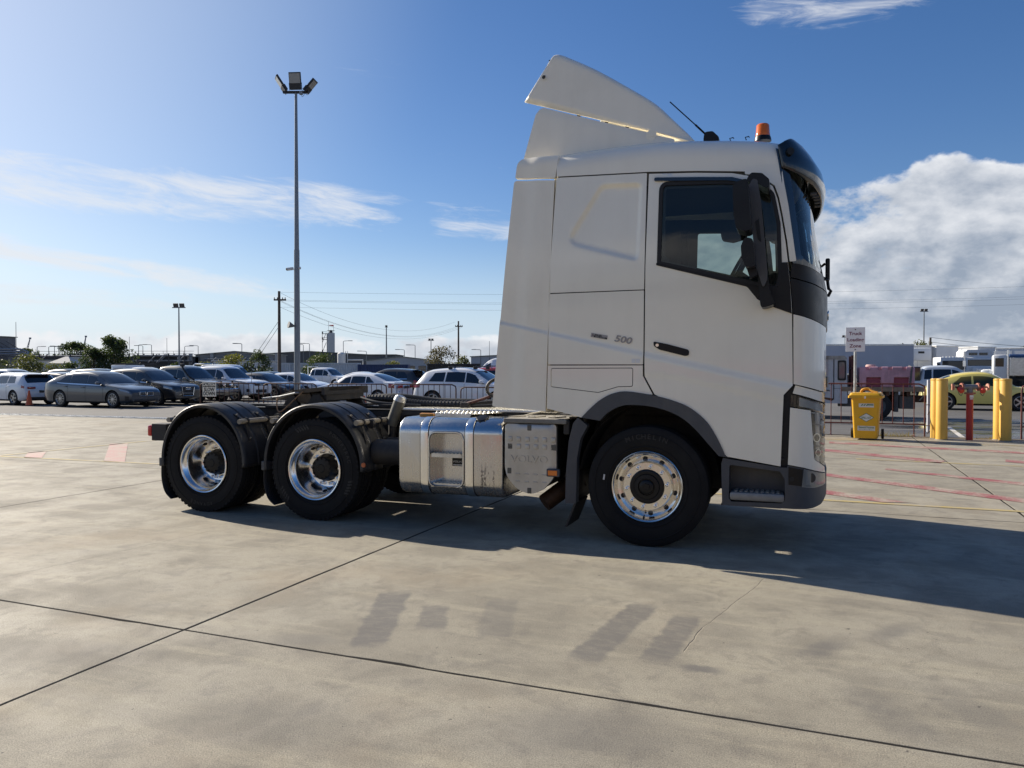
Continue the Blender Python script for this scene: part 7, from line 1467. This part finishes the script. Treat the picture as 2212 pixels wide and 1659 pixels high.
M_HR = mat('hydrant_red', (0.36,0.02,0.02), 0.45, vary=0.1, vscale=6); M_HG = mat('hydrant_grey', (0.20,0.205,0.21), 0.5, 0.3, vary=0.15, vscale=10); M_HF = mat('rusty_flange', (0.34,0.13,0.09), 0.7, vary=0.3, vscale=14)
MB().cyl((0,0,0),(0,0,1.02),0.070,0.070,24).build('standpipe', M_HR, hy, smooth=40); MB().cyl((0,0,1.01),(0,0,1.045),0.112,0.112,24).build('flange', M_HF, hy, smooth=40)
MB().cyl((0,0,1.045),(0,0,1.15),0.062,0.058,20).cyl((-0.16,0,1.165),(0.16,0,1.165),0.058,0.058,20).build('tee', M_HG, hy, smooth=40)
for s in (-1,1):
    v = MB().cyl((s*0.15,0,1.165),(s*0.185,0,1.165),0.088,0.088,20).build('outlet_flange', M_HF, hy, smooth=40)
    MB().cyl((s*0.185,0,1.165),(s*0.27,-0.02,1.16),0.052,0.045,14).cyl((s*0.27,-0.02,1.16),(s*0.35,-0.02,1.165),0.018,0.018,8).build('valve_body', mat('valve_dark',(0.06,0.045,0.035),0.6,0.3), v)
    MB().cyl((s*0.35,-0.02,1.165),(s*0.375,-0.02,1.165),0.076,0.076,18).build('hand_wheel', mat('wheel_pink',(0.50,0.24,0.18),0.6), v); MB().cyl((s*0.235,-0.04,1.13),(s*0.215,-0.12,1.07),0.058,0.056,18).build('outlet_cap', mat('cap_red',(0.52,0.05,0.04),0.45), v, smooth=40)
    MB().tube(spline([(s*0.27,-0.05,1.10),(s*0.26,-0.08,1.02),(s*0.22,-0.09,0.98),(s*0.18,-0.07,1.04)],4),0.006,5).build('chain', M_PRINT, v)
MB().bb(-0.035,0.045,-0.0735,-0.0715,0.93,0.99).bb(-0.03,0.035,-0.0735,-0.0715,0.895,0.918).build('pipe_sticker', M_WPRINT, hy)
# white board behind the left bollard
tag(MB().rbox(-0.06,0.14,0,0.05,0.05,1.30,0.005).build('notice_board', mat('board_pale',(0.45,0.48,0.54),0.6), loc=(10.02,18.4,0)), 'narrow pale board standing just behind the left bollard', 'board')
# grass tufts on the edge
gm = leafmat('dry_grass',(0.20,0.16,0.06)); rnd = random.Random(3)
for k, (a, la) in enumerate([(2.75,'dry grass tuft right of the yellow bin'),(3.2,'dry grass tuft by the barrier foot'),(5.0,'low weeds between hydrant and right bollard'),(-17.6,'weeds at the end of the drain')]):
    mb = MB(); base = yw(a, vedge(a)+0.02, 0)
    for i in range(90):
        p = Vector((base.x+rnd.gauss(0,0.16), base.y+rnd.gauss(0,0.05), 0)); h = rnd.uniform(0.03,0.20)*(1.0 if k < 2 else 0.5); d = Vector((rnd.gauss(0,0.6),rnd.gauss(0,0.4),1)).normalized()*h
        mb.v += [tuple(p+Vector((-0.004,0,0))), tuple(p+Vector((0.004,0,0))), tuple(p+d)]; q = len(mb.v); mb.f.append((q-3,q-2,q-1))
    tag(mb.build('grass_tuft', gm, fix=False), la, 'grass', kind='stuff')
# ================================================================== old rusty tank truck (nose to the left)
OT = tag(empty('old_flatbed_truck', (12.05,25.5,-0.045), math.pi-YYAW), 'rusty old white cab truck with a flat tray carrying a faded pink tank', 'truck')
M_OW = mat('old_white_paint', (0.50,0.51,0.53), 0.6, vary=0.1, vscale=3, dirt=(0.16,0.07,0.03), dirt_amt=0.55); M_OR = mat('old_rust', (0.10,0.045,0.025), 0.8, vary=0.4, vscale=6)
OCX = -0.33   # cab set back
cab = MB().prism(rpoly([(1.20,0.50),(1.22,1.92),(1.32,2.03),(2.85,2.03),(3.05,1.92),(3.15,1.25),(3.18,0.50)],[0.02,0.05,0.1,0.1,0.1,0.05,0.05],3), -1.05, 1.05).build('cab', M_OW, OT, smooth=30, loc=(OCX,0,0))
MB().prism(rpoly([(1.18,1.93),(1.30,2.05),(2.9,2.05),(3.08,1.93)],0.04,3), -1.07, 1.07).build('roof', mat('roof_rust',(0.38,0.36,0.33),0.7,dirt=(0.10,0.05,0.02),dirt_amt=0.9), cab)
def ow(name, poly, m, y, t=0.02, par=None): return MB().prism(rpoly(poly,0.05,3), y, y+t).build(name, m, par or cab)
ow('quarter_window_seal', [(1.25,1.25),(1.25,1.90),(1.50,1.90),(1.50,1.25)], M_SEAL, 1.05, 0.02); ow('quarter_window', [(1.29,1.31),(1.29,1.84),(1.46,1.84),(1.46,1.31)], mat('old_glass',(0.10,0.12,0.13),0.08,coat=0.8), 1.05, 0.028)
ow('door_window', [(1.80,1.12),(1.80,1.85),(2.65,1.85),(2.75,1.12)], mat('old_glass2',(0.30,0.34,0.36),0.1,coat=0.8), 1.05, 0.016)
for x in (1.62,1.60): MB().bb(x,x+0.012,1.05,1.056,0.62,1.95).build('door_seam', M_SEAL, cab)
MB().bb(1.22,1.62,1.05,1.056,0.98,0.99).build('body_seam', M_SEAL, cab); MB().tube([(1.75,1.06,0.90),(1.75,1.10,0.93),(1.95,1.10,0.93),(1.95,1.06,0.90)],0.014,6).build('door_handle', M_SEAL, cab)
MB().prism([(1.9,0.64),(1.66,0.58),(1.6,0.66),(1.9,0.70)], 1.05,1.058).build('rust_streak', M_OR, cab)
MB().bb(-1.75,3.0,-0.45,-0.35,0.55,0.75).bb(-1.75,3.0,0.35,0.45,0.55,0.75).build('chassis_rail', M_OR, OT); tray = MB().bb(-1.35,1.06,-1.05,1.05,0.93,1.03).build('tray', M_OR, OT); MB().bb(-1.35,1.06,1.05,1.07,0.90,1.04).build('tray_edge', mat('tray_edge_wood',(0.26,0.19,0.13),0.8,vary=0.3,vscale=8), tray)
for x in (-0.9,-0.3,0.4,0.9): MB().bb(x-0.05,x+0.05,-1.0,1.0,0.76,0.93).build('bearer', M_OR, tray)
MB().bb(1.00,1.10,-1.05,-0.95,1.03,2.06).bb(1.00,1.10,0.95,1.05,1.03,2.06).bb(1.02,1.08,-1.05,1.05,1.6,1.66).build('headboard', mat('dark_red_steel',(0.07,0.02,0.018),0.7), tray, loc=(OCX,0,0))
for x in (0.0,2.45):
    for s in (-1,1):
        w = empty('wheel', (x,s*0.92,0.43), 0, OT); MB().lathe([(0.26,-0.12),(0.38,-0.13),(0.425,-0.10),(0.43,0.0),(0.425,0.10),(0.38,0.13),(0.26,0.12)], n=32).build('tyre', M_CTYRE, w, smooth=40); MB().lathe([(0.26,s*0.11),(0.24,s*0.06),(0.15,s*0.03),(0.13,s*0.08),(0,s*0.09)], n=24).build('rim', mat('old_rim',(0.10,0.11,0.12),0.6,0.3), w, smooth=40)
        if x == 0: MB().lathe([(0.26,-0.10),(0.38,-0.11),(0.43,0.0),(0.38,0.11),(0.26,0.10)], c=(0,-s*0.27,0), n=28).build('inner_tyre', M_CTYRE, w, smooth=40)
MB().bb(-0.62,-0.5,-0.9,0.9,0.25,0.9).bb(0.55,0.62,-0.9,0.9,0.35,0.9).bb(-1.1,-0.65,0.5,0.85,0.35,0.75).bb(0.65,1.15,0.4,0.9,0.40,0.78).build('underbody', M_STRUCT, OT); MB().tube([(-1.3,0.95,0.9),(-1.3,1.0,0.75),(-1.2,1.0,0.62)],0.02,6).build('tie_rope', M_WORN, OT)
pt = tag(empty('water_tank', tuple(tuple(OT.location + Matrix.Rotation(math.pi-YYAW,3,'Z') @ Vector((-0.27,0,1.03)))), math.pi-YYAW), 'faded pink plastic tank with two recessed panels strapped on the tray', 'tank')
M_PINKT = mat('faded_pink_plastic', (0.60,0.33,0.39), 0.6, vary=0.1, vscale=3, dirt=(0.10,0.07,0.07), dirt_amt=0.5); M_PINKD = mat('deep_pink_plastic', (0.30,0.06,0.10), 0.55)
body = MB().rbox(-0.80,0.80,-0.62,1.02,0.0,0.66,0.05).build('tank_shell', M_PINKT, None, smooth=35)
ct = MB()
for x in (-0.42,0.38): ct.prism([(x-0.25,-0.1),(x+0.25,-0.1),(x+0.21,0.33),(x-0.21,0.33)], 0.90, 1.2)
for x in (-0.50,-0.1,0.2,0.55): ct.bb(x-0.06,x+0.06,0.93,1.2,0.55,0.8)
boolean_cut(body, ct.build('cut', M_PINKD)); body.parent = pt
for x in (-0.42,0.38): MB().bb(x-0.20,x+0.20,0.902,0.91,0.0,0.31).build('recess_panel', M_PINKD, pt)
MB().lathe([(0.16,0.66),(0.16,0.70),(0.13,0.735),(0,0.74)], c=(0.42,0.2,0), axis='Z', n=20).build('lid', mat('lid_pink',(0.50,0.34,0.32),0.6), pt, smooth=40)
MB().tube([(-0.66,1.03,0.0),(-0.68,1.04,0.3),(-0.71,1.035,0.64),(-0.71,0.2,0.68)],0.03,5).build('strap', mat('strap_grey',(0.10,0.10,0.10),0.8), pt)
# ================================================================== trucks and trailers behind on the right
M_TRW = mat('trailer_white', (0.66,0.68,0.70), 0.45, vary=0.05, vscale=0.7); M_TRG = mat('trailer_grey', (0.42,0.45,0.52), 0.55, vary=0.05, vscale=0.7)
def trailer(name, label, x, y, rz, L, W, z0, z1, m, cat='trailer', seams=6):
    r = tag(empty(name, (x,y,-0.045), rz), label, cat, 'white trucks and trailers at the back'); b = MB().rbox(-L/2,L/2,-W/2,W/2,z0,z1,0.04).build('box_body', m, r)
    MB().bb(-L/2-0.02,L/2+0.02,-W/2-0.02,W/2+0.02,z1-0.14,z1-0.04).bb(-L/2-0.02,L/2+0.02,-W/2-0.02,W/2+0.02,z0,z0+0.14).build('rail', M_TREAD, b)
    for k in range(1,seams): xx = -L/2+L*k/seams; MB().bb(xx-0.02,xx+0.02,-W/2-0.012,-W/2,z0+0.14,z1-0.14).build('seam', M_TRG, b)
    for xx in (-L*0.32,-L*0.22,-L*0.12):
        for s in (-1,1): MB().cyl((xx,s*(W/2-0.35),0.5),(xx,s*(W/2-0.02),0.5),0.5,0.5,20).build('wheel', M_CTYRE, r, smooth=40)
    MB().bb(-L/2+0.3,L/2-0.3,-0.4,0.4,0.85,z0).build('chassis', M_STRUCT, r); return r
trailer('box_trailer','long pale grey box trailer behind the loading sign',31.9,71.5,-R(1),9.6,2.5,1.15,3.98,M_TRG,seams=2)
trailer('box_trailer','white box body with a lit corner right of the long trailer',39.4,76,-R(28),3.6,2.4,1.1,4.0,M_TRW,'truck box',seams=3)
trailer('refrigerated_trailer','white trailer behind the small cab-over truck',41.5,80,-R(78),10,2.5,1.1,4.0,M_TRW)
trailer('box_trailer','white trailer behind the bonneted long-haul truck',45.6,82,-R(70),11,2.5,1.1,3.95,M_TRW)
trailer('box_trailer','white trailer at the right edge of the picture',49.5,71,-R(40),8,2.5,1.1,3.7,M_TRW)
def cabover(label, x, y, rz, H=2.8):
    r = tag(empty('parked_truck', (x,y,-0.045), rz), label, 'truck', 'white trucks and trailers at the back')   # faces -y locally
    MB().rbox(-1.15,1.15,-0.1,1.7,0.75,H,0.10).build('cab', M_TRW, r, smooth=35); MB().rbox(-1.0,1.0,-0.13,0.05,H-1.15,H-0.32,0.06).build('windscreen', M_TGLASS, r); MB().rbox(-0.9,0.9,-0.13,0.0,0.95,1.35,0.03).build('grille', M_CTRIM, r); MB().rbox(-1.2,1.2,-0.22,0.1,0.40,0.80,0.04).build('bumper', M_TRW, r)
    for s in (-1,1):
        MB().rbox(min(s*1.18,s*1.42),max(s*1.18,s*1.42),-0.12,0.0,H-1.15,H-0.55,0.03).build('mirror', M_CTRIM, r); MB().rbox(min(s*0.75,s*1.08),max(s*0.75,s*1.08),-0.235,-0.1,0.50,0.70,0.02).build('headlamp', M_CLAMP, r); MB().cyl((s*1.15,0.8,0.5),(s*0.85,0.8,0.5),0.5,0.5,20).build('wheel', M_CTYRE, r, smooth=40)
    for k in range(7): MB().rbox(-0.9+k*0.28,-0.82+k*0.28,-0.02,0.1,H-0.02,H+0.06,0.02).build('roof_lamp', M_TRW, r)
    return r
cabover('white cab-over truck facing the camera left of the long-haul truck',40.2,70,R(-8),2.78)
fb = tag(empty('refrigeration_unit', (39.3,74.2,-0.045), R(-8)), 'white refrigeration unit on the trailer front above the cab-over', 'fridge unit'); MB().rbox(-1.0,1.0,-0.3,0.0,2.5,3.68,0.08).build('unit_case', M_TRW, fb, smooth=35); MB().bb(-1.14,-0.98,-0.25,-0.02,2.7,3.5).build('vent', M_CTRIM, fb); MB().bb(-0.2,0.35,-0.31,-0.30,3.2,3.4).build('logo_panel', M_CTRIM, fb)
kw = tag(empty('parked_truck', (42.3,69.5,-0.045), R(-10)), 'white long-haul truck with chrome grille and sleeper roof facing the camera', 'truck', 'white trucks and trailers at the back')
MB().rbox(-1.15,1.15,0.0,2.2,0.8,2.75,0.10).build('cab', M_TRW, kw, smooth=35); MB().prism(rpoly([(-1.12,2.7),(-1.10,3.25),(-0.9,3.45),(0.9,3.45),(1.10,3.25),(1.12,2.7)],0.12,3), 0.35, 2.4).build('sleeper_roof', M_TRW, kw, smooth=35)
for s in (-1,1): MB().rbox(min(s*0.08,s*0.78),max(s*0.08,s*0.78),0.31,0.40,2.95,3.18,0.03).build('roof_window', M_TGLASS, kw)
MB().rbox(-1.02,1.02,-0.03,0.06,1.98,2.55,0.05).build('windscreen', M_TGLASS, kw); MB().rbox(-0.78,0.78,-0.55,0.1,0.8,1.85,0.12).build('bonnet', M_TRW, kw, smooth=35); g0 = MB().rbox(-0.52,0.52,-0.60,-0.5,0.85,1.68,0.04).build('grille', M_CCHR, kw)
for k in range(9): MB().bb(-0.44+k*0.11-0.02,-0.44+k*0.11+0.02,-0.62,-0.59,0.92,1.60).build('grille_bar', M_CTRIM, g0)
MB().rbox(-1.2,1.2,-0.75,-0.45,0.40,0.75,0.05).build('bumper', M_CCHR, kw); MB().bb(0.4,1.3,-0.62,-0.56,0.75,1.3).build('bull_bar', M_CCHR, kw)
for s in (-1,1): MB().cyl((s*1.25,0.1,0.9),(s*1.25,0.1,3.3),0.08,0.08,12).build('exhaust_stack', M_CCHR, kw, smooth=40); MB().cyl((s*1.15,0.3,0.5),(s*0.85,0.3,0.5),0.5,0.5,20).build('wheel', M_CTYRE, kw, smooth=40); MB().rbox(min(s*1.18,s*1.45),max(s*1.18,s*1.45),-0.05,0.06,1.9,2.5,0.03).build('mirror', M_CCHR, kw)
tp = tag(empty('tipper_truck', (37.5,58.6,-0.045), R(-30)), 'white tipper truck with ribbed silver body and blue tarp at the right edge', 'truck', 'white trucks and trailers at the back')
MB().rbox(0.3,5.5,-1.2,1.2,1.15,2.55,0.05).build('tipper_body', M_TREAD, tp); MB().rbox(0.25,5.5,-1.22,1.22,2.55,2.78,0.08).build('tarp', mat('blue_tarp',(0.03,0.09,0.24),0.6,vary=0.3,vscale=2), tp)
for k in range(6): MB().bb(0.5+k*0.9,0.58+k*0.9,-1.26,-1.2,1.15,2.55).build('rib', M_TREAD, tp)
MB().rbox(-0.75,0.15,-1.15,1.15,0.8,2.75,0.12).build('cab', M_TRW, tp, smooth=35); MB().rbox(-1.5,-0.7,-0.8,0.8,0.7,1.65,0.2).build('bonnet', M_TRW, tp, smooth=35); MB().rbox(-0.62,-0.05,-1.17,-1.1,1.85,2.5,0.04).build('door_window', M_TGLASS, tp)
MB().cyl((0.2,-1.05,0.9),(0.2,-1.05,3.1),0.09,0.09,12).build('exhaust_stack', M_CCHR, tp, smooth=40)
for x in (-1.1,1.6,2.9,4.1):
    w = empty('wheel', (x,-1.0,0.5), 0, tp); MB().cyl((0,-0.16,0),(0,0.16,0),0.5,0.5,24).build('tyre', M_CTYRE, w, smooth=40); MB().lathe([(0.30,-0.165),(0.28,-0.12),(0.10,-0.10),(0.09,-0.17),(0,-0.17)], n=20).build('rim', M_CCHR, w, smooth=40)
MB().rbox(-1.65,-0.6,-1.15,-0.75,0.75,1.15,0.15).build('guard', M_TRW, tp, smooth=35)
# service ute between the tank truck and the yellow coupe
c, su = build_car(S_UTE,'parked_ute','pale service ute with black canopy and yellow strap behind the pink tank','ute',(21.6,38.5),HEAD_R,cpaint('pale_blue_white',(0.55,0.60,0.66)),None,wheels='six')
k = MB().rbox(-2.5,-1.1,-0.92,0.92,1.06,1.75,0.04).build('canopy', black, su); MB().bb(-2.45,-2.33,-0.94,-0.93,1.1,1.7).build('yellow_strap', M_BOL, k)
